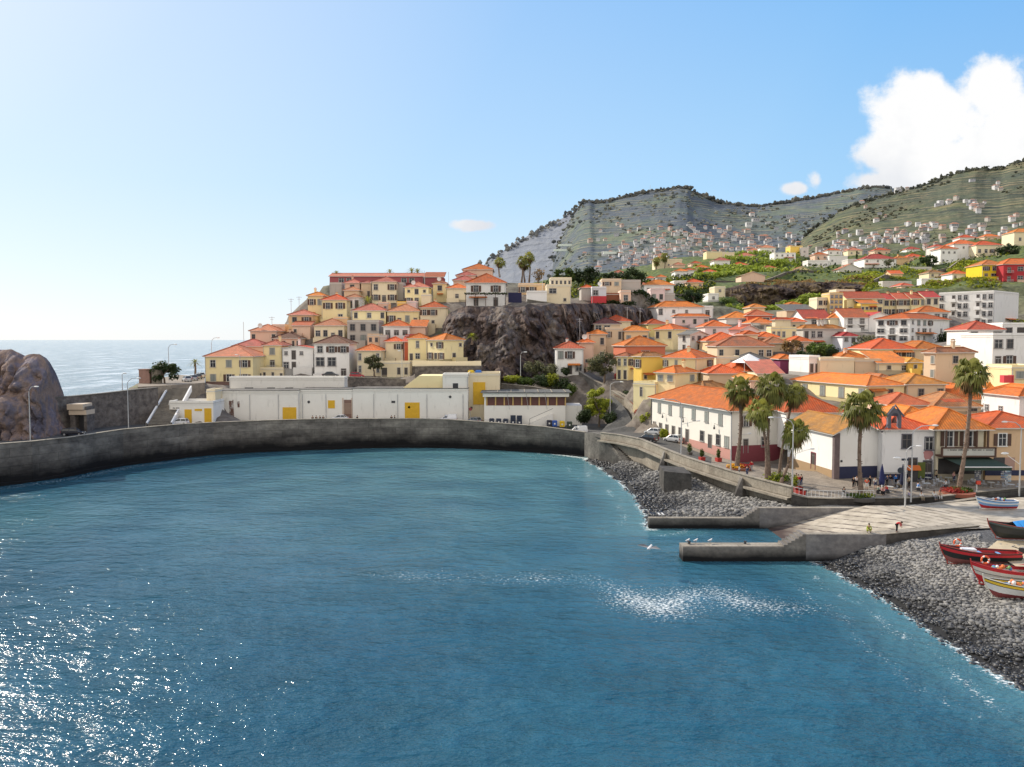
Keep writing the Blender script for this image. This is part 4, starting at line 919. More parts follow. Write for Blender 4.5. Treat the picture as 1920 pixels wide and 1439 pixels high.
c0 = mixc(nt, math_(nt, 'MULTIPLY', math_(nt, 'MULTIPLY', st, ramp(nt, noise_(nt, gg.outputs['Position'], .45, 4, .7), [(.4, (.15, .15, .15)), (.55, (.9, .9, .9))]).outputs[0]), msk), c0, (.06, .04, .035)); c0 = mixc(nt, wetm, (.05, .03, .025), c0)
L(nt, c0, bb.inputs['Base Color']); bb.inputs['Roughness'].default_value = .85
tag(link('slipway', grid_mesh('slipway', P, slm)), kind='structure')
# boat yard ground to the right of the pebble beach
# ------------------------------------------------------------------ pebble beaches
def idw(pts, x, y, pw=3, k=8):
    A = np.array(pts); d = (A[None, :, 0] - x[:, None]) ** 2 + (A[None, :, 1] - y[:, None]) ** 2
    ii = np.argpartition(d, k, axis=1)[:, :k]; dd = np.take_along_axis(d, ii, 1) + 1e-3; zz = A[ii, 2]
    w = 1 / dd ** (pw / 2); return (w * zz).sum(1) / w.sum(1)
b1w = [(1040, 852, 0), (1095, 859, 0), (1130, 878, 0), (1170, 905, 0), (1195, 930, 0), (1215, 960, 0), (1222, 992, 0)]
B1 = [tuple(atZ(*t)) for t in b1w]
B1 += [tuple(atY(a, b, c)) for a, b, c in ((1180, 866, 152), (1240, 886, 137), (1300, 900, 128), (1380, 930, 118), (1450, 945, 111), (1500, 950, 109), (1390, 968, 106.5), (1300, 962, 108), (1450, 956, 106.5), (1560, 951, 106.3))]
# shore 2: lower right
s2 = [(1535, 1052), (1578, 1076), (1640, 1108), (1720, 1160), (1800, 1215), (1880, 1265), (1960, 1310), (2100, 1390), (2300, 1480)]
B2P = [tuple(atZ(a, b, 0)) for a, b in s2]
B2P += [tuple(atZ(a, b, c)) for a, b, c in ((1600, 1055, .8), (1660, 1028, 1.9), (1720, 1019, 2.4), (1800, 1020, 2.6), (1870, 1015, 3.0), (1920, 1010, 3.1), (2050, 1010, 3.2), (1680, 1070, 1.3), (1760, 1060, 2.1), (1850, 1075, 2.3), (1920, 1090, 2.4), (2000, 1100, 2.5), (1760, 1120, 1.2), (1840, 1160, 1.4), (1920, 1210, 1.2), (1920, 1150, 1.9), (2050, 1200, 1.8), (2200, 1300, 1.5), (2200, 1100, 2.6))]
pebm, nt, bb = _nt('pebble_ground'); gg = N(nt, 'ShaderNodeNewGeometry'); sx = N(nt, 'ShaderNodeSeparateXYZ'); L(nt, gg.outputs['Position'], sx.inputs[0])
vo = N(nt, 'ShaderNodeTexVoronoi'); vo.inputs['Scale'].default_value = 4.5; L(nt, gg.outputs['Position'], vo.inputs['Vector'])
zt_ = math_(nt, 'ADD', sx.outputs[2], math_(nt, 'MULTIPLY', noise_(nt, gg.outputs['Position'], .25, 4), .9))
wetc = ramp(nt, math_(nt, 'DIVIDE', zt_, 4), [(.2, (.012, .012, .014)), (.42, (.035, .034, .036)), (.55, (.2, .19, .18))]).outputs[0]
L(nt, mixc(nt, 1, wetc, ramp(nt, vo.outputs['Distance'], [(0, (1, 1, 1)), (.6, (.25, .25, .25))]).outputs[0], 'MULTIPLY'), bb.inputs['Base Color']); bb.inputs['Roughness'].default_value = .8
bump(nt, bb, vo.outputs['Distance'], -.8, .1)
def beach(name, pts, x0, x1, y0, y1, inside):
    nx = int((x1 - x0) / .8); ny = int((y1 - y0) / .8)
    X, Y = np.meshgrid(np.linspace(x0, x1, nx), np.linspace(y0, y1, ny))
    Z = idw(pts, X.ravel(), Y.ravel(), 2.5).reshape(X.shape)
    W = np.array([[inside(X[j, i], Y[j, i]) for i in range(nx)] for j in range(ny)])
    Z = np.where(W > 0, np.minimum(Z - W, -.3 * W - .02), Z)
    me = grid_mesh(name, np.stack([X, Y, Z], -1), pebm)
    tag(link(name, me), kind='structure'); 
    def g(x, y):
        z = idw(pts, np.atleast_1d(x), np.atleast_1d(y), 2.5); w_ = np.array([inside(a, b) for a, b in zip(np.atleast_1d(x), np.atleast_1d(y))]); return np.where(w_ > 0, np.minimum(z - w_, -.3 * w_ - .02), z)
    return g
def below_line(poly, x, y):   # depth below the shoreline: distance outward -> drop under water
    best = 1e9; sgn = 1
    for a, b in zip(poly, poly[1:]):
        dx, dy = b[0] - a[0], b[1] - a[1]; t = max(0, min(1, ((x - a[0]) * dx + (y - a[1]) * dy) / (dx * dx + dy * dy)))
        px, py = a[0] + dx * t, a[1] + dy * t; d = math.hypot(x - px, y - py)
        if d < best: best = d; sgn = 1 if dx * (y - a[1]) - dy * (x - a[0]) > 0 else -1
    return best * sgn
S1L = B1[:7]; S2L = B2P[:9]
f1 = lambda x, y: max(0, -below_line(S1L, x, y)) * .25
f2 = lambda x, y: max(0, -below_line(S2L, x, y)) * .25
g1 = beach('upper_beach', B1, 8, 52, 105.7, 168, f1)
g2 = beach('pebble_beach', B2P, 28, 76, 30, 92, f2)
yard = [atZ(*t) for t in ((1870, 1014, 3.16), (2200, 1016, 3.3), (2200, 1075, 3.0), (1905, 1062, 2.75), (1850, 1030, 2.85))]
m = MB(); m.face([tuple(p) for p in yard][::-1]); tag(m.obj('yard_ground', flat('sandy_concrete', (.46, .38, .26), .9, var=.25)), kind='structure')
# pebbles: one mesh per beach
ico = [(0, 0, -1), (.72, -.53, -.45), (-.28, -.85, -.45), (-.89, 0, -.45), (-.28, .85, -.45), (.72, .53, -.45), (.28, -.85, .45), (-.72, -.53, .45), (-.72, .53, .45), (.28, .85, .45), (.89, 0, .45), (0, 0, 1)]
icf = [(0, 1, 2), (1, 0, 5), (0, 2, 3), (0, 3, 4), (0, 4, 5), (1, 5, 10), (2, 1, 6), (3, 2, 7), (4, 3, 8), (5, 4, 9), (1, 10, 6), (2, 6, 7), (3, 7, 8), (4, 8, 9), (5, 9, 10), (6, 10, 11), (7, 6, 11), (8, 7, 11), (9, 8, 11), (10, 9, 11)]
IV = np.array(ico); IF = np.array(icf)
pbm, nt, bb = _nt('pebble_stone'); at = N(nt, 'ShaderNodeAttribute', attribute_name='tone'); 
L(nt, ramp(nt, at.outputs['Fac'], [(0, (.02, .02, .021)), (.3, (.07, .068, .068)), (.55, (.13, .127, .122)), (1, (.30, .285, .26))]).outputs[0], bb.inputs['Base Color'])
rg = ramp(nt, at.outputs['Fac'], [(0, (.3, .3, .3)), (.5, (.8, .8, .8))]); L(nt, rg.outputs[0], bb.inputs['Roughness'])
def pebbles(name, g, n, x0, x1, y0, y1, sl, size, seed, label):
    rng = np.random.default_rng(seed); V = []; T = []
    x = rng.uniform(x0, x1, n); y = rng.uniform(y0, y1, n); z = g(x, y)
    keep = np.array([sl(a, b) for a, b in zip(x, y)]); x, y, z = x[keep], y[keep], z[keep]; n = len(x)
    s = size * (.5 + 1.5 * rng.random(n) ** 4); sc = np.stack([s * rng.uniform(.8, 1.3, n), s * rng.uniform(.6, 1, n), s * rng.uniform(.4, .7, n)], -1)
    an = rng.uniform(0, 6.28, n); co, si = np.cos(an), np.sin(an)
    v = IV[None] * sc[:, None]; vx = v[..., 0] * co[:, None] - v[..., 1] * si[:, None] + x[:, None]; vy = v[..., 0] * si[:, None] + v[..., 1] * co[:, None] + y[:, None]
    vz = v[..., 2] + z[:, None] + s[:, None] * .15
    VV = np.stack([vx, vy, vz], -1).reshape(-1, 3); FF = (IF[None] + 12 * np.arange(n)[:, None, None]).reshape(-1, 3)
    nz = np.array([noise.noise(Vector((a * .25, b * .25, 3))) for a, b in zip(x, y)])
    tone = np.clip((z + nz * .4 - .45) / 1.1, 0, 1) * .72 + rng.normal(0, .13, n) + .1 ; tone = np.clip(tone, 0, 1)
    me = bpy.data.meshes.new(name); me.from_pydata(VV.tolist(), [], FF.tolist()); me.materials.append(pbm)
    me.polygons.foreach_set('use_smooth', [True] * len(FF)); a = me.attributes.new('tone', 'FLOAT', 'POINT'); a.data.foreach_set('value', np.repeat(tone, 12).tolist()); me.update()
    tag(link(name, me), label, 'pebbles', kind='stuff')
def sl2(x, y):
    if below_line(S2L, x, y) < -1.0: return False
    if y > 89 + max(0, x - x1_) * .1 - .3: return False
    px = CX + F * x / y
    return 1520 < px < 2090 and not (x > 50 and y > 79.5 and px > 1850 and y > 118 - x * .62)
pebbles('pebbles', g2, 95000, 30, 82, 36, 92, sl2, .155, 1, 'grey and black beach pebbles running down to the water in the right foreground')
def sl1(x, y):
    if below_line(S1L, x, y) < -1 or y < 105.9: return False
    t = lerp(sorted([(p[1], p[0]) for p in PP]), y); px = CX + F * x / y
    return x < t - .2 and px < 1700
pebbles('pebbles', g1, 26000, 10, 50, 105, 165, sl1, .22, 2, 'dark wet boulders and pebbles below the promenade wall')
# ------------------------------------------------------------------ terrain
extra = [(1160, 780, 180), (700, 712, 203), (780, 712, 204), (640, 716, 205), (560, 720, 206), (480, 722, 207), (400, 722, 206), (370, 716, 205), (330, 720, 198), (290, 722, 192),
 (900, 702, 222), (960, 702, 220), (1020, 702, 221), (1000, 708, 214), (930, 706, 212), (1060, 722, 205), (1040, 715, 212), (985, 712, 208), (900, 706, 204), (850, 706, 206), (1110, 740, 200),
 (340, 704, 220), (370, 700, 235), (360, 716, 215), (300, 716, 205), (330, 690, 260),
 (1100, 560, 300), (1100, 537, 420), (1200, 524, 450), (1250, 512, 520), (1000, 545, 330), (960, 552, 300), (940, 560, 270), (1010, 560, 262), (1060, 556, 270), (1100, 575, 262), (1150, 575, 275), (1200, 570, 285),
 (1350, 512, 430), (1350, 490, 560), (1450, 497, 480), (1480, 478, 600), (1400, 512, 420), (1480, 508, 430), (1560, 512, 400), (1400, 525, 372), (1460, 528, 366), (1540, 524, 366), (1400, 588, 318), (1460, 582, 312), (1350, 586, 312), (1520, 560, 318),
 (1640, 512, 380), (1700, 500, 400), (1800, 492, 400), (1800, 510, 360), (1750, 530, 340), (1900, 535, 320), (1920, 470, 450), (1800, 470, 600), (1600, 486, 600), (1300, 484, 640), (1100, 530, 640), (1000, 540, 500),
 (1352, 596, 331), (1400, 590, 334), (1440, 585, 334), (1470, 578, 335), (1500, 571, 336), (1530, 566, 338), (1560, 561, 340), (1600, 557, 341), (1352, 545, 350), (1380, 536, 356), (1440, 538, 357), (1500, 532, 361), (1560, 532, 363), (1600, 533, 363), (1420, 583, 322), (1480, 572, 324), (1400, 590, 305), (1460, 584, 302), (1640, 535, 340), (1700, 540, 330), (1600, 520, 372), (1900, 590, 290), (1915, 600, 270), (1960, 560, 300), (1870, 640, 235), (1790, 640, 235), (1800, 620, 250), (2000, 600, 260), (2050, 700, 180), (2050, 800, 135),
 (640, 545, 315), (800, 545, 315), (700, 600, 380), (850, 600, 400), (500, 660, 280), (560, 640, 290), (600, 610, 310), (420, 690, 270), (900, 560, 400), (900, 620, 560), (700, 650, 560),
 (1160, 600, 262), (1220, 612, 270), (1260, 600, 285), (1330, 575, 300), (1300, 590, 300)]
for t in extra: FOOT.append(tuple(atY(*t)))
FT = [(a, b, c) for a, b, c in FOOT]
nx, ny = 190, 190
X, Y = np.meshgrid(np.linspace(-115, 380, nx), np.concatenate([np.linspace(100, 330, 130), np.linspace(334, 660, 60)]))
Z = idw(FT, X.ravel(), Y.ravel(), 3, 10).reshape(X.shape)
def ter(x, y): return float(idw(FT, np.array([x]), np.array([y]), 3, 10)[0])
# land mask: behind the shoreline
coast = [(p[0], p[1]) for p in QP] + [(sp[0][0], sp[0][1])] + [(p[0], p[1]) for p in PP] + [(p[0], p[1]) for p in PEP]
cx_ = np.array([c[0] for c in coast])
def coastY(x):
    best = None
    for a, b in zip(coast, coast[1:]):
        if (a[0] - x) * (b[0] - x) <= 0 and abs(a[0] - b[0]) > 1e-6:
            t = (x - a[0]) / (b[0] - a[0]); y = a[1] + (b[1] - a[1]) * t; best = y if best is None else max(best, y)
    return best if best is not None else 100
cy = np.array([coastY(float(x)) + (13 if -60 < x < 12 else 2.5) for x in X[0]])
mask = (Y > cy[None])
sea = (X < -95) | ((X < -76) & (Y > 215)) | (Y > 230) & (X < -96 + (Y - 230) * .0 - 0) 
sea |= (Y > 250) & (X < -80 + (Y - 250) * .12)
Zs = np.where(sea, -2, Z)
tm, nt, bb = _nt('hillside_ground'); gg = N(nt, 'ShaderNodeNewGeometry'); nz = N(nt, 'ShaderNodeSeparateXYZ'); L(nt, gg.outputs['Normal'], nz.inputs[0])
n1 = noise_(nt, gg.outputs['Position'], .07, 8, .65); n2 = noise_(nt, gg.outputs['Position'], .5, 6, .6)
soil = ramp(nt, n2, [(.3, (.09, .07, .055)), (.6, (.2, .17, .14)), (.8, (.3, .27, .22))]).outputs[0]
grn = ramp(nt, n2, [(.3, (.03, .045, .012)), (.55, (.09, .12, .025)), (.75, (.2, .2, .05))]).outputs[0]
c0 = mixc(nt, ramp(nt, n1, [(.6, (0, 0, 0)), (.68, (1, 1, 1))]).outputs[0], soil, grn)
sy = N(nt, 'ShaderNodeSeparateXYZ'); L(nt, gg.outputs['Position'], sy.inputs[0])
far = ramp(nt, math_(nt, 'DIVIDE', sy.outputs[1], 1000), [(.27, (0, 0, 0)), (.33, (1, 1, 1))]).outputs[0]
c0 = mixc(nt, far, c0, mixc(nt, ramp(nt, n1, [(.6, (0, 0, 0)), (.72, (1, 1, 1))]).outputs[0], grn, soil))
L(nt, c0, bb.inputs['Base Color']); bb.inputs['Roughness'].default_value = .95; bump(nt, bb, n2, .8, .4)
me = bpy.data.meshes.new('terrain'); idx = np.arange(nx * ny).reshape(ny, nx)
q = np.stack([idx[:-1, :-1], idx[:-1, 1:], idx[1:, 1:], idx[1:, :-1]], -1).reshape(-1, 4)
mk = (mask[:-1, :-1] & mask[:-1, 1:] & mask[1:, 1:] & mask[1:, :-1]).ravel(); q = q[mk]
Zn = Zs + np.array([[.5 * noise.noise(Vector((X[j, i] * .2, Y[j, i] * .2, 0))) * min(1, max(0, (Y[j, i] - 260) / 60)) for i in range(nx)] for j in range(ny)])
me.from_pydata(np.stack([X, Y, Zn], -1).reshape(-1, 3).tolist(), [], q.tolist()); me.materials.append(tm); me.polygons.foreach_set('use_smooth', [True] * len(q)); me.update()
tag(link('terrain', me), kind='structure')
# ------------------------------------------------------------------ water
def axis(lo, hi, step, far_lo, far_hi, g=1.16):
    a = list(np.arange(lo, hi + .1, step)); s = step; x = hi
    while x < far_hi: s *= g; x += s; a.append(x)
    s = step; x = lo; b = []
    while x > far_lo: s *= g; x -= s; b.append(x)
    return np.array(b[::-1] + a)
xs = axis(-110, 95, 1.0, -30000, 30000); ys = axis(25, 190, 1.0, -60, 40000)
X, Y = np.meshgrid(xs, ys); fo = np.zeros(X.shape); sh = np.zeros(X.shape); Zw = np.zeros(X.shape)
Sx = [(*atZ(a, b, 0)[:2],) for a, b in ((560, 1072), (640, 1075), (760, 1080), (860, 1082), (940, 1088), (1010, 1085), (1080, 1085), (1150, 1100), (1190, 1125), (1240, 1140), (1290, 1118), (1340, 1110), (1390, 1130), (1450, 1140), (1530, 1140), (1580, 1165))]  # open-water streak: sun glitter painted as white speckle, sharing the shore foam mask
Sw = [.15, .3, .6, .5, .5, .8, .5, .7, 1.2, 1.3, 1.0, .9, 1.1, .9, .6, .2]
def segd(poly, x, y):
    b = (1e9, 0)
    for i, (p, q_) in enumerate(zip(poly, poly[1:])):
        dx, dy = q_[0] - p[0], q_[1] - p[1]; t = max(0, min(1, ((x - p[0]) * dx + (y - p[1]) * dy) / (dx * dx + dy * dy)))
        d = math.hypot(x - p[0] - dx * t, y - p[1] - dy * t)
        if d < b[0]: b = (d, i + t)
    return b
qx = [(p[0], p[1]) for p in QP]
for j in range(len(ys)):
    if not 25 <= ys[j] <= 192: continue
    for i in range(len(xs)):
        x, y = xs[i], ys[j]
        if not -110 <= x <= 95: continue
        px = CX + F * x / y
        if px < -250 or px > 2150: continue
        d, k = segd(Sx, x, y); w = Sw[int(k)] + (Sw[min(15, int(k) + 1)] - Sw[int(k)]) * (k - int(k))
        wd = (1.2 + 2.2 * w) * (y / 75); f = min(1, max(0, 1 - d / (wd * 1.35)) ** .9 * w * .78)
        d2 = min(abs(below_line(S1L, x, y)) if y > 100 else 99, abs(below_line(S2L, x, y)) if y < 92 else 99)
        nn = noise.noise(Vector((x * .12, y * .12, 1)))
        f = max(f, max(0, 1 - d2 / (1.6 + 1.2 * nn)) * .85)
        if d2 < .9: f = 1
        for off_, wd_ in ((3.5, .8), (6.5, .6)):
            f = max(f, max(0, 1 - abs(d2 - off_ - 2.2 * nn) / wd_) * (.75 if off_ < 4 else .5) * (1 if nn > -.1 else .3))
        if x < -20: 
            dq, _ = segd(qx, x, y); f = max(f, max(0, 1 - abs(dq - 3) / 3.5) * .55 * max(0, min(1, (-x - 45) / 25)))
            f = max(f, max(0, 1 - dq / 1.5) * .35)
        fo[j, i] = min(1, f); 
        sh[j, i] = min(1, max(0, min(.75, (y - 70) / 90)) * max(.15, min(1, (x + 75) / 40)) * (.75 + .6 * nn) + max(0, 1 - abs(d2) / 9) * .7 + max(0, (y - 140) / 40) * .45 * max(0, min(1, (x + 40) / 30)) + max(0, 1 - math.hypot((x + 2) / 14, (y - 152) / 16)) * .5 + max(0, 1 - math.hypot((x + 70) / 20, (y - 110) / 25)) * .5)  # shallow tint by the shore, plus distance lightening painted for grazing sky reflection
wm_, nt, bb = _nt('sea_water'); gg = N(nt, 'ShaderNodeNewGeometry'); v = gg.outputs['Position']
fa = N(nt, 'ShaderNodeAttribute', attribute_name='foam_glitter').outputs['Fac']; sa = N(nt, 'ShaderNodeAttribute', attribute_name='shallow').outputs['Fac']
mp = N(nt, 'ShaderNodeMapping'); L(nt, v, mp.inputs[0]); mp.inputs['Rotation'].default_value = (0, 0, R(18)); mp.inputs['Scale'].default_value = (.55, 1, 1); mv = mp.outputs[0]
w1 = noise_(nt, mv, .22, 3, .55); w2 = noise_(nt, mv, .9, 4, .6); w3 = noise_(nt, mv, 3.2, 3, .6); big = noise_(nt, v, .018, 4, .55)
hgt = math_(nt, 'ADD', math_(nt, 'ADD', math_(nt, 'MULTIPLY', w1, 1.1), math_(nt, 'MULTIPLY', w2, .8)), math_(nt, 'MULTIPLY', w3, .14))
hgt = math_(nt, 'MULTIPLY', hgt, ramp(nt, noise_(nt, v, .05, 4, .6), [(.38, (.5, .5, .5)), (.62, (1.0, 1.0, 1.0))]).outputs[0])
wq = N(nt, 'ShaderNodeSeparateXYZ'); L(nt, v, wq.inputs[0]); hgt = math_(nt, 'MULTIPLY', hgt, ramp(nt, math_(nt, 'DIVIDE', wq.outputs[1], 200), [(.27, (1, 1, 1)), (.4, (.68, .68, .68)), (.9, (.68, .68, .68))]).outputs[0])
dp = mixc(nt, ramp(nt, big, [(.35, (0, 0, 0)), (.65, (1, 1, 1))]).outputs[0], (.006, .07, .125), (.028, .12, .18))
col = mixc(nt, ramp(nt, math_(nt, 'ADD', math_(nt, 'MULTIPLY', w1, .5), math_(nt, 'MULTIPLY', w2, .5)), [(.38, (0, 0, 0)), (.62, (1, 1, 1))]).outputs[0], mixc(nt, .5, dp, (.012, .05, .07)), dp)
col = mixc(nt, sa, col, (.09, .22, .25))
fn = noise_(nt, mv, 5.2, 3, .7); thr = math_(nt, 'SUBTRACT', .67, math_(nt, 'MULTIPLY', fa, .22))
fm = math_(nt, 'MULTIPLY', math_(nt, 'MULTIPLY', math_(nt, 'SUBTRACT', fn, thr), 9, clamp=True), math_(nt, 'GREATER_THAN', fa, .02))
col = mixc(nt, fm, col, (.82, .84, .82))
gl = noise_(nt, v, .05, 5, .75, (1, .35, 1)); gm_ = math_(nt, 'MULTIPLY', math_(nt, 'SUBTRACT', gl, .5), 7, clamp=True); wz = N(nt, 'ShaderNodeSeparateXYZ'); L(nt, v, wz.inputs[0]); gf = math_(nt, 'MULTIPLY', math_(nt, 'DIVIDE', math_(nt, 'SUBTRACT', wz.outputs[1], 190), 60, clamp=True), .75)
col = mixc(nt, math_(nt, 'MULTIPLY', gm_, gf), col, (.8, .85, .9))  # sun glitter on the far sea, painted as white streaks in the colour
L(nt, col, bb.inputs['Base Color'])
wy = N(nt, 'ShaderNodeSeparateXYZ'); L(nt, v, wy.inputs[0]); fr_ = 0.0
L(nt, math_(nt, 'ADD', fr_, math_(nt, 'MULTIPLY_ADD', fm, .6, .11)), bb.inputs['Roughness']); bb.inputs['IOR'].default_value = 1.33; bb.inputs['Specular IOR Level'].default_value = .5
bp = N(nt, 'ShaderNodeBump'); bp.inputs['Strength'].default_value = .75; bp.inputs['Distance'].default_value = 1.0; L(nt, hgt, bp.inputs['Height']); L(nt, bp.outputs[0], bb.inputs['Normal'])
me = grid_mesh('water', np.stack([X, Y, Zw], -1), wm_, attrs=dict(foam_glitter=fo, shallow=sh))
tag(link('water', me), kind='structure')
# ------------------------------------------------------------------ rock masses
def crag(v):
    a = noise.voronoi(v)[0]; b = noise.voronoi(v * 2.7)[0]
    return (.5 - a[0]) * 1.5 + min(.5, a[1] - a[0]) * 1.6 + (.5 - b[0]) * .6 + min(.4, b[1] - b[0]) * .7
def cliff(name, label, rows, mat, amp=2.5, nv=80, nu=300, lean=3, back=12):
    """rows: (px, y_top, Y_top, y_bot, Y_bot)"""
    P = np.zeros((nv + 3, nu, 3)); a, b = rows[0][0], rows[-1][0]
    for i in range(nu):
        px = a + (b - a) * i / (nu - 1); yt, Yt, yb, Yb = lerp(rows, px); T = atY(px, yt, Yt); B = atY(px, yb, Yb)
        for j in range(nv):
            t = j / (nv - 1); p = B.lerp(T, t); v = Vector((p.x * .11, p.y * .11, p.z * .05))
            d = (noise.noise(v) * 1.2 + noise.noise(v * 2.3) * .7 + abs(noise.noise(Vector((p.x * .22, 3, p.z * .06)))) * 1.6 + abs(noise.noise(v * 4.2)) * .8 + abs(noise.noise(Vector((p.x * .7, p.y * .7, p.z * .4)))) * .7 + abs(noise.noise(Vector((p.x * 1.5, p.y * 1.5, p.z * .9)))) * .25 + crag(Vector((p.x * .2, p.y * .2, p.z * .07))) * 1.0) * amp * .8 * min(1, (1 - t) * 5 + .15)
            P[j, i] = (p.x + noise.noise(v * 3) * .8, p.y - d, p.z + (noise.noise(Vector((p.x * .3, 0, 9))) * .8 if t == 1 else noise.noise(v * 4) * .5))
        for k in range(3): P[nv + k, i] = (T.x, T.y + back * (k + 1) / 3, T.z + .2 - k * .5)
    return tag(link(name, grid_mesh(name, P, mat, smooth=False)), label, 'cliff')
cliff('rock_cliff', 'tall dark volcanic cliff with vertical clefts under the white clifftop house',
      [(828, 612, 228, 668, 220), (845, 585, 230, 690, 217), (872, 575, 229, 706, 214), (910, 575, 228, 708, 212), (950, 576, 226, 708, 211), (985, 575, 226, 706, 213), (1020, 572, 229, 706, 215), (1060, 570, 232, 706, 220), (1100, 570, 242, 700, 229),
       (1130, 571, 252, 660, 243), (1165, 571, 256, 640, 250), (1200, 577, 263, 630, 258), (1240, 590, 276, 620, 270)], ROCK, 2.6)
cliff('rock_cliff', 'dark basalt outcrop with dry grass on top, in the middle distance', [(1335, 575, 340, 592, 334), (1352, 545, 342, 594, 333), (1400, 532, 348, 588, 337), (1440, 536, 348, 582, 338), (1500, 530, 352, 568, 341), (1560, 529, 354, 560, 344), (1600, 532, 352, 556, 343), (1640, 540, 348, 554, 341)], DROCK, 3, nu=110, nv=26, back=20)
def headland():
    m_ = []
    prof = [(832, -420, 128), (812, -400, 125), (790, -380, 121), (770, -360, 112), (750, -350, 101), (730, -350, 95), (715, -350, 92), (700, -350, 90), (690, -350, 89), (680, -350, 85), (672, -350, 78)]
    top = [(-420, 650), (-200, 640), (-60, 652), (0, 657), (22, 656), (36, 661), (43, 671), (52, 665), (64, 663), (76, 665), (84, 675), (89, 688), (91, 700), (93, 716), (95, 745), (106, 752), (122, 772), (130, 800), (140, 830)]
    nu, nv = 240, 90; P = np.zeros((nv + 6, nu, 3))
    for i in range(nu):
        px = -420 + 560 * (i / (nu - 1)); yt = lerp(top, px); Yf = 155 if px < 90 else 155 + (px - 90) * .22
        B = atY(px, 836, 152 if px < 60 else 152 + (px - 60) * .1); T = atY(px, yt, Yf + 3)
        for j in range(nv):
            t = j / (nv - 1); p = B.lerp(T, t); v = Vector((p.x * .13, p.y * .13, p.z * .09))
            d = (noise.noise(v) * 2.4 + noise.noise(v * 2.2) * 1.5 + abs(noise.noise(v * 4.5)) * 1.4 + abs(noise.noise(v * 9)) * .6 + crag(Vector((p.x * .22, p.y * .22, p.z * .12))) * 2.2) * min(1, (1 - t) * 4) + 1.5 * math.sin(t * 3.1)
            P[j, i] = (p.x, p.y - d, p.z + noise.noise(v * 5) * .3)
        for k in range(6):
            t = (k + 1) / 6; P[nv + k, i] = (T.x - t * 3, T.y + t * 16, T.z - (t ** 2) * (T.z + 3))
    return tag(link('headland_rock', grid_mesh('headland_rock', P, HEADR, smooth=False)), 'massive brown-grey rock headland at the left edge with a notched top', 'rock')
headland()
# seaward wall behind the quay on the left
sw = [(92, 747, 160), (140, 744, 166), (200, 738, 172), (260, 731, 178), (296, 728, 181)]
wall_run('sea_wall', 'high dark stone sea wall between the headland rock and the stairs', [(*atY(a, b, c)[:2], atY(a, b, c).z, 4) for a, b, c in sw], 1.2, QUAY if False else RUBBLE, cap=.15, capmat=CONC)
p = atY(152, 810, 164); bt = thing('gate_booth', 'small stone gateway with a pale lintel set against the dark sea wall', 'gateway', (p.x, p.y, p.z))
hh = atY(152, 757, 164).z - p.z; m = MB(); m.bx(-1.6, -.6, -1, 2, -1, hh * .62); m.bx(1.2, 1.8, -1, 2, -1, hh * .9); m.obj('pillar', RUBBLE, bt)
m = MB(); m.bx(-1.7, 1.9, -1.3, 2, hh * .62, hh * .78); m.bx(-1.9, 1.4, -1.6, 2, hh * .80, hh); m.obj('lintel', flat('peach_lintel', (.62, .5, .38), .8), bt)
m = MB(); m.bx(-.6, 1.2, .5, .7, -1, hh * .62); m.obj('door', DARKM, bt)
# stairs on the left
st = thing('outdoor_stair', 'wide outdoor stair with white side rails climbing from the quay beside the small store', 'stairs', (0, 0, 0))
s0, s1 = atY(298, 796, 174), atY(337, 727, 190); n = 28; m = MB(); dr_ = Vector((s1.x - s0.x, s1.y - s0.y)).normalized(); ang = math.atan2(dr_.y, dr_.x)
for k in range(n):
    q_ = s0.lerp(s1, (k + .5) / n); m.box((q_.x, q_.y, q_.z / 2), (.75, 4.6, q_.z), 0, rz=ang)
m.obj('step', CONC, st); m = MB()
for k in range(n):
    q_ = s0.lerp(s1, (k + .5) / n); m.box((q_.x - dr_.x * .1, q_.y - dr_.y * .1, q_.z + .03), (.3, 4.4, .07), 0, rz=ang)
m.obj('tread', LCONC, st)
for s_ in (-1, 1):
    o_ = Vector((-dr_.y, dr_.x, 0)) * 2.4 * s_; m = MB()
    a_, b_ = s0 + o_, s1 + o_
    m.face([a_ + Vector((0, 0, -1)), b_ + Vector((0, 0, -1)), b_ + Vector((0, 0, .4)), a_ + Vector((0, 0, .4))]); c2 = Vector((-dr_.y, dr_.x, 0)) * .35 * s_
    m.face([a_ + c2 + Vector((0, 0, -1)), b_ + c2 + Vector((0, 0, -1)), b_ + c2 + Vector((0, 0, .4)), a_ + c2 + Vector((0, 0, .4))][::-1]); m.face([a_ + Vector((0, 0, .4)), b_ + Vector((0, 0, .4)), b_ + c2 + Vector((0, 0, .4)), a_ + c2 + Vector((0, 0, .4))])
    m.obj('side_rail', plaster(WC['w'], .2), st)
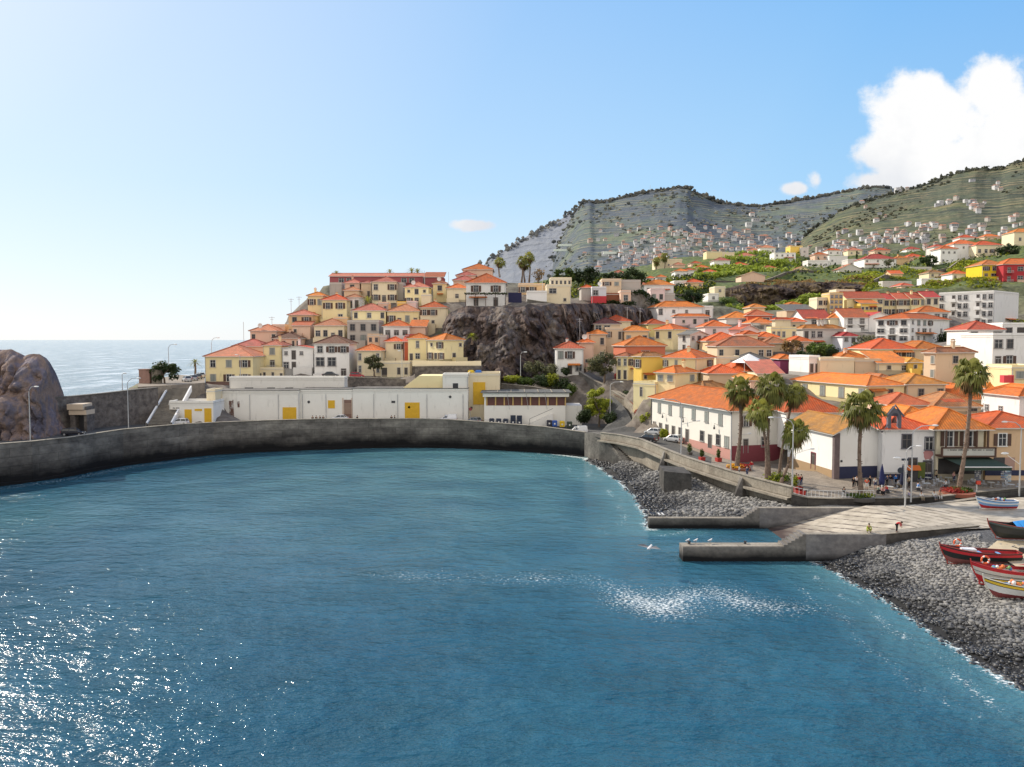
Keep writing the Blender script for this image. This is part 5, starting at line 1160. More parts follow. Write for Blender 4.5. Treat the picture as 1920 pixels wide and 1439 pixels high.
# terrace platform left of stairs
pl = [atY(*t) for t in ((258, 722, 182), (330, 722, 190), (384, 722, 200), (384, 706, 235), (330, 700, 245), (262, 708, 200))]
m = MB(); m.poly([(p.x, p.y) for p in pl], 2, pl[1].z); tag(m.obj('terrace', PAVE), kind='structure')
TZ = pl[1].z
for px0, px1, yt, mt, lb in ((260, 280, 694, flat('red_brown_render', (.33, .2, .16), .9, var=.3), 'red-brown square kiosk block on the terrace'), (281, 300, 695, LCONC, 'pale concrete cylinder tank on the terrace')):
    a_, b_ = atY(px0, yt, 196), atY(px1, yt, 196); m = MB(); w_ = b_.x - a_.x
    if 'tank' in lb: m.tube([((a_.x + b_.x) / 2, 197, TZ - 1), ((a_.x + b_.x) / 2, 197, a_.z)], w_ / 2, 14); m.tube([((a_.x + b_.x) / 2, 197, a_.z), ((a_.x + b_.x) / 2, 197, a_.z + .2)], w_ / 2 + .12, 14)
    else: m.bx(a_.x, b_.x, 196, 196 + w_, TZ - 1, a_.z); m.bx(a_.x - .1, b_.x + .1, 195.9, 196.1 + w_, a_.z, a_.z + .2)
    tag(m.obj('water_tank' if 'tank' in lb else 'kiosk', mt), lb, 'tank' if 'tank' in lb else 'kiosk')
# village street wall above the warehouse and retaining walls
for nm, lb, pts, mt in (
  ('stone_wall', 'dark stone retaining wall of the village street above the warehouse roof', [(640, 707, 204), (700, 709, 204), (760, 712, 204)], RUBBLE),
  ('stone_wall', 'brown rubble wall under the terrace of the corner house', [(778, 688, 206), (840, 687, 206), (903, 687, 205)], RUBBLE),
  ('stone_wall', 'grey ramp wall climbing beside the hill road toward the yellow houses', [(1085, 697, 207), (1110, 712, 202), (1140, 727, 197), (1170, 742, 190), (1200, 757, 182), (1221, 770, 176)], CONC),
  ('stone_wall', 'curved wall between the leafy tree and the brick footpath', [(1146, 733, 190), (1170, 748, 186), (1182, 762, 181), (1188, 783, 176)], LCONC),
  ('stone_wall', 'sloping garden wall behind the harbour bar', [(940, 720, 200), (1000, 726, 199), (1060, 738, 196)], CONC),
  ('stone_wall', 'dark wall on the clifftop right of the white house', [(988, 562, 237), (1040, 570, 236)], CONC)):
    pp_ = [atY(*t) for t in pts]; wall_run(nm, lb, [(p.x, p.y, p.z, p.z - 8) for p in pp_], .6, mt, cap=.12, capmat=LCONC)
pp_ = [atY(*t) for t in ((773, 676, 206.5), (850, 678, 206.5), (902, 677, 205.5))]
wall_run('parapet_wall', 'white parapet along the terrace of the yellow corner house', [(p.x, p.y, p.z, p.z - 1.5) for p in pp_], .3, plaster(WC['c'], .3))
pp_ = [atY(*t) for t in ((560, 712, 208), (600, 713, 207), (645, 711, 206))]
wall_run('parapet_wall', 'low white parapet along the street by the dark parked car', [(p.x, p.y, p.z, p.z - 3) for p in pp_], .3, plaster(WC['c'], .3))
for k_, (pts, lb) in enumerate((([(1330, 538, 372), (1450, 520, 396), (1540, 512, 410)], 'long dry stone terrace wall above the dark basalt outcrop'), ([(1640, 520, 366), (1760, 500, 392), (1840, 492, 402)], 'dry stone terrace wall below the white tower-like villa'), ([(1560, 500, 440), (1640, 492, 455), (1740, 484, 470)], 'terrace wall behind the long white farmhouse'),
    ([(1290, 522, 392), (1380, 508, 420)], 'terrace wall in the left banana plantation'), ([(1400, 496, 475), (1520, 486, 500)], 'terrace wall at the top of the banana plantation'), ([(1700, 530, 350), (1800, 526, 352), (1850, 522, 352)], 'grey retaining wall above the red roofed hillside row'), ([(1850, 520, 335), (1930, 524, 328)], 'pink concrete wall below the crimson house'), ([(1180, 540, 330), (1290, 545, 335)], 'stone wall behind the pink cube house'))):
    q_ = []
    for t in dense([tuple(t) for t in pts], 20):
        p = atY(*t); q_.append((p.x, p.y, ter(p.x, p.y) + 1.1, ter(p.x, p.y) - 3))
    wall_run('terrace_wall', lb, q_, .6, RUBBLE if k_ != 6 else plaster(WC['p'], .4), cap=.15, capmat=LCONC)
# hill road + brick path
ha = [atY(*t) for t in ((1095, 700, 206), (1118, 716, 201), (1146, 731, 196), (1176, 747, 189), (1206, 762, 181), (1223, 778, 176))]
hb = [atY(*t) for t in ((1118, 697, 212), (1150, 710, 206), (1168, 718, 201), (1190, 735, 193), (1222, 752, 184), (1235, 768, 178))]
strip('hill_road', [tuple(p) for p in ha], [tuple(p) for p in hb], ASPH)
for p in ha + hb: FOOT.append((p[0], p[1], p[2] - .8))
pa = [atY(*t) for t in ((1150, 740, 189), (1176, 752, 185), (1190, 768, 180), (1196, 786, 176), (1210, 800, 173))]
pb = [atY(*t) for t in ((1156, 738, 189.5), (1184, 750, 186), (1202, 768, 181), (1206, 784, 177), (1222, 798, 174))]
strip('brick_path', [tuple(p) for p in pa], [tuple(p) for p in pb], BRICKP)
ra = [atY(*t) for t in ((1146, 742, 188.5), (1165, 757, 184), (1178, 775, 179), (1188, 796, 175), (1195, 812, 171))]
rb = [atY(*t) for t in ((1140, 765, 187), (1140, 780, 183), (1140, 795, 179), (1130, 806, 176), (1120, 815, 171))]
strip('ramp_road', [tuple(p) for p in ra], [tuple(p) for p in rb], ASPH)
for p in ra + rb + pa + pb: FOOT.append((p[0], p[1], p[2] - .9))
# ------------------------------------------------------------------ far hills
def hill(name, rows, base, Y0, Y1, px0, px1, mat, nu=240, nv=70, pw=1.0, amp=14, seed=0, per=0):
    P = np.zeros((nv + 4, nu, 3))
    for i in range(nu):
        px = px0 + (px1 - px0) * i / (nu - 1); yr = lerp(rows, px); yb = lerp(base, px)
        for j in range(nv):
            t = j / (nv - 1); Yd = Y0 + (Y1 - Y0) * t; y = yb + (yr - yb) * t ** pw; p = atY(px, y, Yd); k = Yd / 1500
            v = Vector((p.x * .004 / k + seed, p.y * .003 / k, p.z * .01 / k))
            e = math.sin(math.pi * min(1, t * 1.0)) 
            d = (noise.ridged_multi_fractal(v, 1, 2, 4, 1, 2) - 1) * amp * k
            d3 = noise.fractal(v * 4, 1, 2, 4) * amp * .5 * k
            zz = p.z + (d * .45 + d3 * .5) * e
            if per: zz += per / 6.283 * math.sin(6.283 * (zz + 6 * noise.noise(v * 2)) / per) * min(1, max(0, .45 + noise.noise(v * 5 + Vector((7, 7, 7))) * 2.2))
            P[j, i] = (p.x, p.y + d * .9 * e + d3, zz + fbm(p.x * .03 / k, p.y * .03 / k, seed, 3) * amp * .08 * k)
        for k_ in range(4): q_ = P[nv - 1, i]; P[nv + k_, i] = (q_[0] * (1 + .05 * (k_ + 1)), q_[1] + (k_ + 1) * 120, q_[2] - (k_ + 1) ** 2 * 12)
    o = link(name, grid_mesh(name, P, mat)); tag(o, kind='structure'); return P
def hillmat(name, cols, haze, hz, per, shade):
    m, nt, b = _nt(name); g = N(nt, 'ShaderNodeNewGeometry'); v = g.outputs['Position']; s = N(nt, 'ShaderNodeSeparateXYZ'); L(nt, v, s.inputs[0])
    big = noise_(nt, v, .005, 6, .6); mid = noise_(nt, v, .022, 6, .65); fine = noise_(nt, v, .09, 5, .7)
    zz = math_(nt, 'ADD', s.outputs[2], math_(nt, 'MULTIPLY', noise_(nt, v, .006, 4), per * 2.5))
    tr = math_(nt, 'FRACT', math_(nt, 'DIVIDE', zz, per)); brk = ramp(nt, noise_(nt, v, .018, 3, .6, (.5, .5, 3)), [(.47, (0, 0, 0)), (.58, (1, 1, 1))]).outputs[0]
    ln = math_(nt, 'MULTIPLY', ramp(nt, tr, [(.0, (1, 1, 1)), (.28, (1, 1, 1)), (.4, (0, 0, 0)), (.95, (0, 0, 0)), (1, (1, 1, 1))]).outputs[0], brk)
    c = ramp(nt, mid, [(.3, cols[0]), (.5, cols[1]), (.68, cols[2])]).outputs[0]
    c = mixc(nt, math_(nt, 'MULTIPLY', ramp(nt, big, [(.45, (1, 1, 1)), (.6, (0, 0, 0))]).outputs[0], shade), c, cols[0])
    c = mixc(nt, math_(nt, 'MULTIPLY', ln, .5), c, tint(cols[0], .45)); c = mixc(nt, math_(nt, 'MULTIPLY', math_(nt, 'MULTIPLY', math_(nt, 'COMPARE', tr, .5, .1), brk), .6), c, cols[3])
    c = mixc(nt, math_(nt, 'MULTIPLY', ramp(nt, fine, [(.55, (0, 0, 0)), (.7, (1, 1, 1))]).outputs[0], .5), c, cols[3])
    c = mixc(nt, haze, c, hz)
    L(nt, c, b.inputs['Base Color']); b.inputs['Roughness'].default_value = 1; b.inputs['Specular IOR Level'].default_value = 0
    bump(nt, b, math_(nt, 'ADD', math_(nt, 'MULTIPLY', mid, 1.2), math_(nt, 'MULTIPLY', math_(nt, 'SUBTRACT', 1, ln), .35)), .8, 8)
    return m
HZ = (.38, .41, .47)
R1 = [(820, 700), (885, 560), (900, 505), (908, 496), (925, 480), (945, 470), (960, 459), (985, 445), (1010, 432), (1040, 418), (1075, 398), (1095, 380), (1140, 378), (1200, 372)]
R2 = [(1020, 560), (1030, 540), (1040, 480), (1052, 450), (1065, 420), (1080, 395), (1095, 380), (1105, 376), (1115, 380), (1140, 377), (1180, 368), (1215, 360), (1250, 355), (1275, 351), (1290, 352), (1300, 362), (1340, 378), (1380, 384), (1420, 387), (1470, 380), (1520, 372), (1580, 360), (1640, 351), (1700, 356), (1760, 362), (1920, 370), (2300, 370)]
R3 = [(1180, 590), (1290, 545), (1400, 505), (1480, 470), (1520, 435), (1570, 400), (1600, 385), (1640, 374), (1690, 358), (1730, 348), (1760, 338), (1800, 323), (1830, 317), (1850, 319), (1880, 316), (1895, 308), (1920, 301), (2000, 292), (2300, 270)]
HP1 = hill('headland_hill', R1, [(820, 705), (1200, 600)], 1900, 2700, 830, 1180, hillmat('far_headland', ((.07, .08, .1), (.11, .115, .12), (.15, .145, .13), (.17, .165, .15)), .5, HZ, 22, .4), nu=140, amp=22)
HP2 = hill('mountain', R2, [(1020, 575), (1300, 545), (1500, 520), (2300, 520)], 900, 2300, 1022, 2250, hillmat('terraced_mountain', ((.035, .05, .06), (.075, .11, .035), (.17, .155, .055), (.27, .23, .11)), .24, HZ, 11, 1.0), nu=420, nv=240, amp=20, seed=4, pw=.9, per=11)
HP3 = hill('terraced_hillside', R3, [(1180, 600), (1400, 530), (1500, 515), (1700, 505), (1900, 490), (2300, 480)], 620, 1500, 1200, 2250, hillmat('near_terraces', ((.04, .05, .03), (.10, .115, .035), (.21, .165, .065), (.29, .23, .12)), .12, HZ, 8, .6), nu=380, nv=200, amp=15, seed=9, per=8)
# ================================================================== BUILDINGS BY THE PROMENADE
MAR = (.22, .045, .06)
MW = H(1223, 1372, 1480, 771, 851, 139, 14.5, (.8, .77, .7), 'o', '.S..../.d.W..', '.s.s.s.s.s.s./dddddd.wdws', 'long white house with grey shutters and a bright orange roof facing the promenade', pitch=25, frame=flat('grey_window_surround', (.3, .29, .27), .8), base=(.7, (.5, .26, .22)), ext=5, over=.7, foot=False)
FOOT += [(atY(a, b, c)[0], atY(a, b, c)[1], 4.0) for a, b, c in ((1372, 851, 140), (1480, 855, 141), (1300, 830, 153), (1240, 810, 168), (1440, 860, 150), (1350, 840, 165), (1300, 820, 175), (1500, 880, 135), (1560, 893, 130), (1620, 893, 128), (1700, 893, 128), (1800, 890, 130), (1900, 890, 128), (1960, 890, 125), (1600, 880, 140), (1700, 880, 138), (2050, 880, 125))]
root, W, D, h, _ = HOUSES['long white house with grey shutters and a bright orange roof facing the promenade']
m = MB(); m.bx(-.02, W + .02, -.06, .1, -2, 1.35, 0); m.obj('maroon_base', flat('maroon_paint', MAR, .7), root)
m = MB(); m.tube([(-.1, -.1, -1), (-.1, -.1, h - .1)], .08, 6); m.tube([(-.1, D + .02, -1), (-.1, D + .02, h - .1)], .08, 6); m.obj('drain_pipe', DARKM, root)
for k, t in enumerate((.15, .52, .8)):
    m = MB(); y = D * t; m.tube([(-.1, y, h * .62), (-.6, y, h * .64)], .03, 4); m.tube([(-.6, y, h * .64), (-.6, y, h * .56)], .03, 4); m.box((-.6, y, h * .53), (.25, .25, .4), 0); m.ball((-.6, y, h * .58), .14, 0, 6, 4); m.obj('wall_lantern', DARKM, root)
CH = H(1480, 1566, 1655, 812, 894, 120.5, 8, (.78, .77, .74), 'C', '......', '......', 'white chapel with a plain gable front, grey corner stones and an aged golden brown roof', kind='gable', pitch=27, ext=3, over=.5, foot=False)
root, W, D, h, _ = HOUSES['white chapel with a plain gable front, grey corner stones and an aged golden brown roof']
m = MB(); m.bx(-.12, .75, -.12, .5, -1, h - .05); m.obj('corner_stones', flat('volcanic_stone_trim', (.16, .12, .12), .9, var=.4), root)
m = MB(); m.bx(.8, W, -.05, .1, -1, 1.5); m.obj('navy_base', flat('navy_base_paint', (.02, .025, .07), .7), root)
m = MB(); m.bx(-.05, .1, .6, D, -1, .9); m.obj('ochre_base', flat('ochre_base_paint', (.36, .24, .13), .8), root)
lk = win_mesh('d', 1.2, 2.6, flat('maroon_frame', MAR, .7)); link('door', lk, root, (-.001, D * .42, 1.4), -math.pi / 2)
m = MB(); m.tube([(W / 2, .3, h + W / 2 * math.tan(R(27))), (W / 2, .3, h + W / 2 * math.tan(R(27)) + 1.6)], .06, 4); m.bx(W / 2 - .35, W / 2 + .35, .25, .35, h + W / 2 * .51 + .95, h + W / 2 * .51 + 1.1); m.obj('roof_cross', flat('iron_cross', (.1, .03, .03), .7), root)
m = MB(); q = atY(1578, 878, 120.5); m.bx(.95, 1.2, -.16, 0, 1.2 + 1, 1.5 + 1); m.obj('meter_box', DARKM, root)
CB = H(None, 1655, 1757, 806, 893, 120, 0, (.78, .78, .78), 'o', '', '', 'white house with a small pointed bell gable beside the chapel', kind='hip', depth=9, pitch=22, ext=3, frame=STONE, foot=False)
root, W, D, h, _ = HOUSES['white house with a small pointed bell gable beside the chapel']
def frontx(px): return atY(px, 800, 120).x - root.location.x
def frontz(py): return atY(960, py, 120).z - root.location.z
fg = flat('slate_window_surround', (.13, .13, .16), .8)
for px, py, kd, ww, hh in ((1701, 828, 'w', 1.4, 2.0), (1743, 832, 'w', 1.3, 1.8), (1713, 876, 'd', 1.2, 2.6), (1741, 880, 'd', 1.2, 2.4)):
    link('door' if kd == 'd' else 'window', win_mesh(kd, ww, hh, fg), root, (frontx(px), -.001, frontz(py)))
gx = frontx(1677); gz = frontz(806)
m = MB(); m.bx(gx - 1.0, gx - .55, -.1, .5, gz - .2, gz + 2.0, 1); m.bx(gx + .55, gx + 1.0, -.1, .5, gz - .2, gz + 2.0, 1)
m.bx(gx - .55, gx + .55, -.05, .45, gz - .2, gz + .1, 0); n = 8
for k in range(n):
    a0, a1 = math.pi * k / n, math.pi * (k + 1) / n
    m.face([(gx + .55 * math.cos(a0), -.1, gz + 2 + .55 * math.sin(a0)), (gx + 1.0 * math.cos(a0), -.1, gz + 2 + 1.2 * math.sin(a0)), (gx + 1.0 * math.cos(a1), -.1, gz + 2 + 1.2 * math.sin(a1)), (gx + .55 * math.cos(a1), -.1, gz + 2 + .55 * math.sin(a1))][::-1], 1)
m.face([(gx - 1.3, .5, gz + 2.0), (gx + 1.3, .5, gz + 2.0), (gx, .5, gz + 3.6)][::-1], 1); m.tube([(gx - 1.3, -.15, gz + 2.0), (gx, -.15, gz + 3.7), (gx + 1.3, -.15, gz + 2.0)], .16, 5, 1)
m.tube([(gx - 3, -.1, gz + .9), (gx - 1.9, -.1, gz - .4), (gx - 1, -.1, gz + .8)], .1, 5, 1)
m.obj('bell_gable', [root.children[0].data.materials[0], fg], root)
m = MB(); m.tube([(gx, .1, gz + 1.0), (gx, .1, gz + 1.5), (gx, .1, gz + 1.8)], [.36, .24, .1], 10); m.tube([(gx, .1, gz + 1.8), (gx, .1, gz + 2.3)], .04, 4); m.obj('bell', flat('bronze_bell', (.12, .05, .04), .4, .6), root)
m = MB(); m.bx(0, W, -.05, .1, -1, frontz(889)); m.obj('navy_base', flat('navy_base_paint', (.02, .025, .07), .7), root)
# mural: pink shape with grey marks under the right window (plain blotches, as the photo shows)
m = MB(); mx, mz = frontx(1742), frontz(856); rng = random.Random(5)
pts = [(mx + (.75 + .2 * math.sin(k * 2.7)) * math.cos(k * .52), -.03, mz + .25 + (.8 + .15 * math.cos(k * 3.1)) * math.sin(k * .52)) for k in range(12)]
m.face(pts[::-1], 0)
for k in range(7): a = rng.uniform(-.9, .8); b = rng.uniform(-1.2, -.3); m.bx(mx + a, mx + a + rng.uniform(.15, .5), -.04, 0, mz + b, mz + b + rng.uniform(.06, .14), 1)
m.obj('wall_mural', [flat('faded_pink_paint', (.52, .25, .25), .8), flat('grey_paint_marks', (.18, .18, .2), .8)], root)
H(None, 1474, 1585, 774, 800, 137, 0, 'w', 'o', '', '', 'orange tiled roof between the long white house and the chapel', depth=11, pitch=27, foot=False)
H(None, 1684, 1775, 792, 812, 129, 0, 'w', 'o', '', '', 'big red-orange tiled roof with a ridge cap behind the bell gable', depth=13, pitch=27, foot=False)
CF = H(None, 1757, 1849, 805, 889, 119.5, 0, (.68, .62, .47), 'o', '', '', 'cafe with a striped orange roof, a signboard balcony and a dark green awning', depth=12, pitch=30, ext=3, over=1.1, foot=False)
root, W, D, h, _ = HOUSES['cafe with a striped orange roof, a signboard balcony and a dark green awning']
fx = lambda px: atY(px, 800, 119.5).x - root.location.x; fz = lambda py: atY(960, py, 119.5).z - root.location.z
for px in (1780, 1816): link('window', win_mesh('S', 1.2, 2.2, WHITE), root, (fx(px), -.001, fz(823)))
m = MB()
for px in (1768, 1809, 1825, 1846): m.bx(fx(px) - .12, fx(px) + .12, -1.1, -.9, fz(838), fz(806))
m.obj('veranda_post', BROWN, root)
m = MB(); m.bx(fx(1755), fx(1858), -1.5, 0, fz(855), fz(852), 0); m.bx(fx(1760), fx(1856), -1.45, -1.3, fz(852), fz(839), 1); m.bx(fx(1758), fx(1858), -1.55, -1.25, fz(839), fz(836.5), 0)
for px in (1758, 1857): m.bx(fx(px) - .12, fx(px) + .12, -1.55, -1.3, fz(855), fz(837), 0)
bal = m.obj('balcony', [BROWN, flat('pale_signboard', (.5, .5, .46), .7)], root)
m = MB(); x = fx(1766); rng = random.Random(8)
while x < fx(1852):       # line of small lettering, too small to read in the photo
    w_ = rng.uniform(.1, .2)
    if rng.random() < .85 and not fx(1806) < x < fx(1812): m.bx(x, x + w_, -1.48, -1.44, fz(842.6), fz(842.6) + rng.uniform(.12, .2))
    x += w_ + .06
m.obj('sign_lettering', DARKM, bal)
m = MB(); ax0, ax1, az0, az1 = fx(1768), fx(1862), fz(868), fz(856)
m.face([(ax0 + 1.0, -4.2, az0), (ax1 + .4, -4.2, az0), (ax1 - .8, -.05, az1), (ax0 - .4, -.05, az1)], 0); m.face([(ax0 + 1.0, -4.2, az0 - .5), (ax1 + .4, -4.2, az0 - .5), (ax1 + .4, -4.2, az0), (ax0 + 1.0, -4.2, az0)], 0)
m.tube([(ax0 + 1.0, -4.25, az0), (ax1 + .4, -4.25, az0)], .09, 5, 1)
m.obj('awning', [flat('green_awning', (.03, .055, .04), .8), WHITE], root)
m = MB(); m.bx(.3, W - .1, -.06, .1, 0, fz(860)); m.obj('shop_front', flat('dark_shop_opening', (.015, .014, .016), .4), root)
PO = H(None, 1850, 1990, 803, 890, 120, 0, (.66, .47, .30), 'o', '', '', 'peach house with brown shutters and a dark doorway at the right of the plaza', depth=12, pitch=18, ext=3, foot=False)
root = PO; rx = lambda px: atY(px, 800, 120).x - root.location.x; rz_ = lambda py: atY(960, py, 120).z - root.location.z
link('window', win_mesh('S', 1.3, 1.8, WHITE), root, (rx(1880), -.001, rz_(825))); m = MB(); m.bx(rx(1865), rx(1886), -.05, .1, rz_(889), rz_(858)); m.obj('doorway', DARKM, root)
m = MB(); m.bx(rx(1886), rx(1905), -.04, .1, rz_(882), rz_(858), 0); m.bx(rx(1850), rx(1990), -.06, .1, rz_(892), rz_(882), 1); m.obj('painted_panel', [flat('rose_panel', (.42, .27, .22), .8), flat('navy_base_paint', (.02, .025, .07), .7)], root)
# ================================================================== PLANTS
LEAF = foliage('green_leaves', (.07, .12, .022)); LIME = foliage('lime_leaves', (.24, .30, .03)); DLEAF = foliage('dark_leaves', (.03, .055, .018)); GREYL = foliage('grey_green_leaves', (.12, .14, .085)); DRY = foliage('dry_fronds', (.26, .18, .085)); PFAN = foliage('palm_leaves', (.19, .22, .06)); BAN = foliage('banana_leaves', (.2, .28, .05)); REDL = foliage('red_leaves', (.28, .03, .03)); YELF = foliage('yellow_flowers', (.6, .36, .02))
def leaves(m, cen, rad, n, size, rng, mi=0, tones=None, flat_=.35):
    for _ in range(n):
        v = Vector((rng.gauss(0, 1), rng.gauss(0, 1), rng.gauss(0, 1))).normalized() * (rng.random() ** .4)
        p = Vector(cen) + Vector((v.x * rad[0], v.y * rad[1], v.z * rad[2]))
        nrm = (v + Vector((rng.uniform(-1, 1), rng.uniform(-1, 1), rng.uniform(-.2, 1.2))) * .8).normalized()
        a = nrm.orthogonal().normalized(); a.rotate(Matrix.Rotation(rng.uniform(0, 6.28), 3, nrm)); b = nrm.cross(a); s = size * rng.uniform(.5, 1.3)
        m.face([p - a * s, p - b * s * .55, p + a * s, p + b * s * .55], mi)
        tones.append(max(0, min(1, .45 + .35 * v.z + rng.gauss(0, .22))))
def tree(label, loc, H_, cr, mat, n=1500, size=.34, trunk=.22, seed=1, th=.35, name='tree', cat='tree', group=None, clumps=22, fl=.75):
    rng = random.Random(seed); t = thing(name, label, cat, loc, 0, group)
    m = MB(); base = Vector((0, 0, -1.0)); top = Vector((rng.uniform(-.3, .3), rng.uniform(-.3, .3), H_ * th)); m.tube([base, top * .5 + Vector((.1, 0, 0)), top], [trunk * 1.3, trunk, trunk * .8], 7)
    cc = Vector((0, 0, H_ - cr * fl)); tones = []; lv = MB(); per = n // clumps
    for k in range(clumps):
        v = Vector((rng.gauss(0, 1), rng.gauss(0, 1), rng.gauss(0, .9))).normalized() * rng.uniform(.45, .92); p = cc + Vector((v.x * cr, v.y * cr, v.z * cr * fl))
        if k % 2 == 0: m.tube([top, top.lerp(p, .5) + Vector((0, 0, .2)), p], [trunk * .5, trunk * .3, .04], 5)
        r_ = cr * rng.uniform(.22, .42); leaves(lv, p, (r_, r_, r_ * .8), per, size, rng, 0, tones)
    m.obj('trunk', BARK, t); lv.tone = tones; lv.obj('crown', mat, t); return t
def bush(label, loc, r, h, mat, n=500, size=.25, seed=1, name='bush', cat='bush', group=None, clumps=7):
    rng = random.Random(seed); lv = MB(); tones = []
    for k in range(clumps):
        a = rng.uniform(0, 6.28); d = rng.random() ** .5 * r * .6; leaves(lv, (math.cos(a) * d, math.sin(a) * d, h * rng.uniform(.3, .65)), (r * .5, r * .5, h * .42), n // clumps, size, rng, 0, tones)
    lv.tone = tones; o = lv.obj(name, mat, None, loc); return tag(o, label, cat, group)
def fan_palm(label, base, top, seed, nf=52, R_=1.9, group=None, r0=.34):
    rng = random.Random(seed); t = thing('palm_tree', label, 'palm tree', base, 0, group); T = Vector(top) - Vector(base); n = 14
    m = MB(); pts = []; rs = []
    for i in range(n + 1):
        s = i / n; p = T * s; p.x += math.sin(s * 3.14) * .35 * (1 if seed % 2 else -1); pts.append(p + Vector((0, 0, -.5 if i == 0 else 0))); rs.append(r0 * (1.25 - .45 * min(1, s * 3)) * (1 + .06 * (i % 2)))
    m.tube(pts, rs, 9)
    for i in range(int(T.z * 4)):
        s = rng.uniform(.05, .97); p = T * s; p.x += math.sin(s * 3.14) * .35 * (1 if seed % 2 else -1); a = rng.uniform(0, 6.28); q = Vector((math.cos(a), math.sin(a), .6)) * r0
        m.tube([p + q * .7, p + q * 1.35], [.07, .02], 4)
    m.obj('trunk', PALMB, t)
    lv = [MB(), MB()]; tn = [[], []]
    for k in range(nf):
        u = (k + .5) / nf; el = R(80 - 158 * u ** .9); az = k * 2.4 + rng.uniform(-.3, .3); dry = 1 if el < R(-18) and rng.random() < .8 else 0
        d = Vector((math.cos(az) * math.cos(el), math.sin(az) * math.cos(el), math.sin(el))); L_ = R_ * 1.17 * rng.uniform(.75, 1.1) * (.75 if dry else 1)
        side = d.cross(Vector((0, 0, 1))).normalized(); up = side.cross(d); c = T + Vector((0, 0, .1)); e = c + d * L_ * .5; g = lv[dry]
        g.face([c - side * .03, e - side * .02, e + side * .02, c + side * .03], 0); tn[dry].append(.5)
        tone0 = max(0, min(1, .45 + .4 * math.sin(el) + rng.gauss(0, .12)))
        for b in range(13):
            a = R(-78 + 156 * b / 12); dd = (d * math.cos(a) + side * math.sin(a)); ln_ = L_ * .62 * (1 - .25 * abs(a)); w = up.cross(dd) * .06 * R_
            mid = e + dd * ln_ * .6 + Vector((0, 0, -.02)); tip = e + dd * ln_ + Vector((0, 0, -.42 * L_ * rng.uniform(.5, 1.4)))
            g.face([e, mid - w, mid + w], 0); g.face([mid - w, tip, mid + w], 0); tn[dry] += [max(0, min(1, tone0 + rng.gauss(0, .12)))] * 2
    for i, nm in ((0, 'green_fronds'), (1, 'dry_fronds')):
        if lv[i].f: lv[i].tone = tn[i]; lv[i].obj(nm, (PFAN, DRY)[i], t)
    return t
def date_palm(label, base, h, seed, R_=2.6, nf=26, group=None, mat=None, r0=.28):
    rng = random.Random(seed); t = thing('palm_tree', label, 'palm tree', base, 0, group); m = MB(); m.tube([(0, 0, -1), (.1, 0, h * .5), (0, 0, h)], [r0 * 1.2, r0, r0 * 1.1], 8); m.obj('trunk', PALMB, t); g = MB(); tn = []
    for k in range(nf):
        az = k * 2.4; el = R(75 - 85 * (k / nf)); c = Vector((0, 0, h)); d = Vector((math.cos(az) * math.cos(el), math.sin(az) * math.cos(el), math.sin(el))); sd_ = Vector((-math.sin(az), math.cos(az), 0)); pv = c; pr = None
        for s in range(1, 9):
            u = s / 8; p = c + d * R_ * u + Vector((0, 0, -.55 * R_ * u ** 2.2)); w = .5 * math.sin(math.pi * min(1, u * .85 + .12)) * .55
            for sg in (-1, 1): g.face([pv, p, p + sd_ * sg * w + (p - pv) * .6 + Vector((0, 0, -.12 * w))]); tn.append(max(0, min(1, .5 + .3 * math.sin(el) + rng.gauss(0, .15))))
            pv = p
    g.tone = tn; g.obj('fronds', mat or PFAN, t); return t
def PT(px, pb, pt, Y, x2=None):
    b = atY(px, pb, Y); t = atY(x2 if x2 else px, pt, Y); return tuple(b), tuple(t)
GP = 'tall fan palms on the promenade and plaza'
for i, (px, x2, pb, pc, Y, R_, lb) in enumerate((
    (1382, 1387, 868, 735, 121, 2.3, 'tall fan palm rising from the yellow flower bed, leftmost of the promenade palms'),
    (1443, 1447, 896, 727, 118, 2.4, 'broad crowned fan palm in the middle of the promenade cluster'),
    (1437, 1425, 890, 775, 116, 2.1, 'lower drooping fan palm at the left of the promenade cluster'),
    (1460, 1489, 900, 742, 120, 1.9, 'slender fan palm with a small crown at the right of the promenade cluster'),
    (1464, 1492, 904, 812, 114, 2.0, 'short leaning dark fan palm in front of the chapel side wall'),
    (1615, 1617, 929, 768, 110, 2.7, 'fan palm standing alone in a round bed before the chapel front'),
    (1797, 1821, 920, 705, 113, 2.5, 'tallest fan palm, leaning right in front of the cafe'))):
    b, t = PT(px, pb, pc, Y, x2); fan_palm(lb, b, t, i + 1, R_=R_, group=GP, r0=.3 if i in (0, 5, 6) else .22)
GD = 'palms on the skyline and hillside'
date_palm('feathery palm by the sea at the left end of the village', tuple(atY(366, 700, 224)), atY(366, 681, 224).z - atY(366, 700, 224).z, 3, 2.6, group=GD)
date_palm('low bushy date palm among the left village roofs', tuple(atY(690, 586, 251)), atY(690, 567, 251).z - atY(690, 586, 251).z, 4, 4.6, 34, group=GD)
date_palm('small bright palm growing out of the dark cliff', tuple(atY(885, 640, 216)), 1.2, 5, 2.4, group=GD, mat=LIME)
date_palm('palm behind the left end of the maroon hall', tuple(atY(631, 520, 296)), 1.2, 6, 2.8, group=GD)
date_palm('palm crown showing over the middle of the maroon hall', tuple(atY(731, 515, 300)), .9, 7, 2.6, group=GD)
date_palm('left palm of the pair over the right end of the maroon hall', tuple(atY(772, 516, 300)), 1.2, 8, 3.6, 30, group=GD)
date_palm('right palm of the pair over the right end of the maroon hall', tuple(atY(783, 517, 304)), 1.2, 9, 3.4, 30, group=GD)
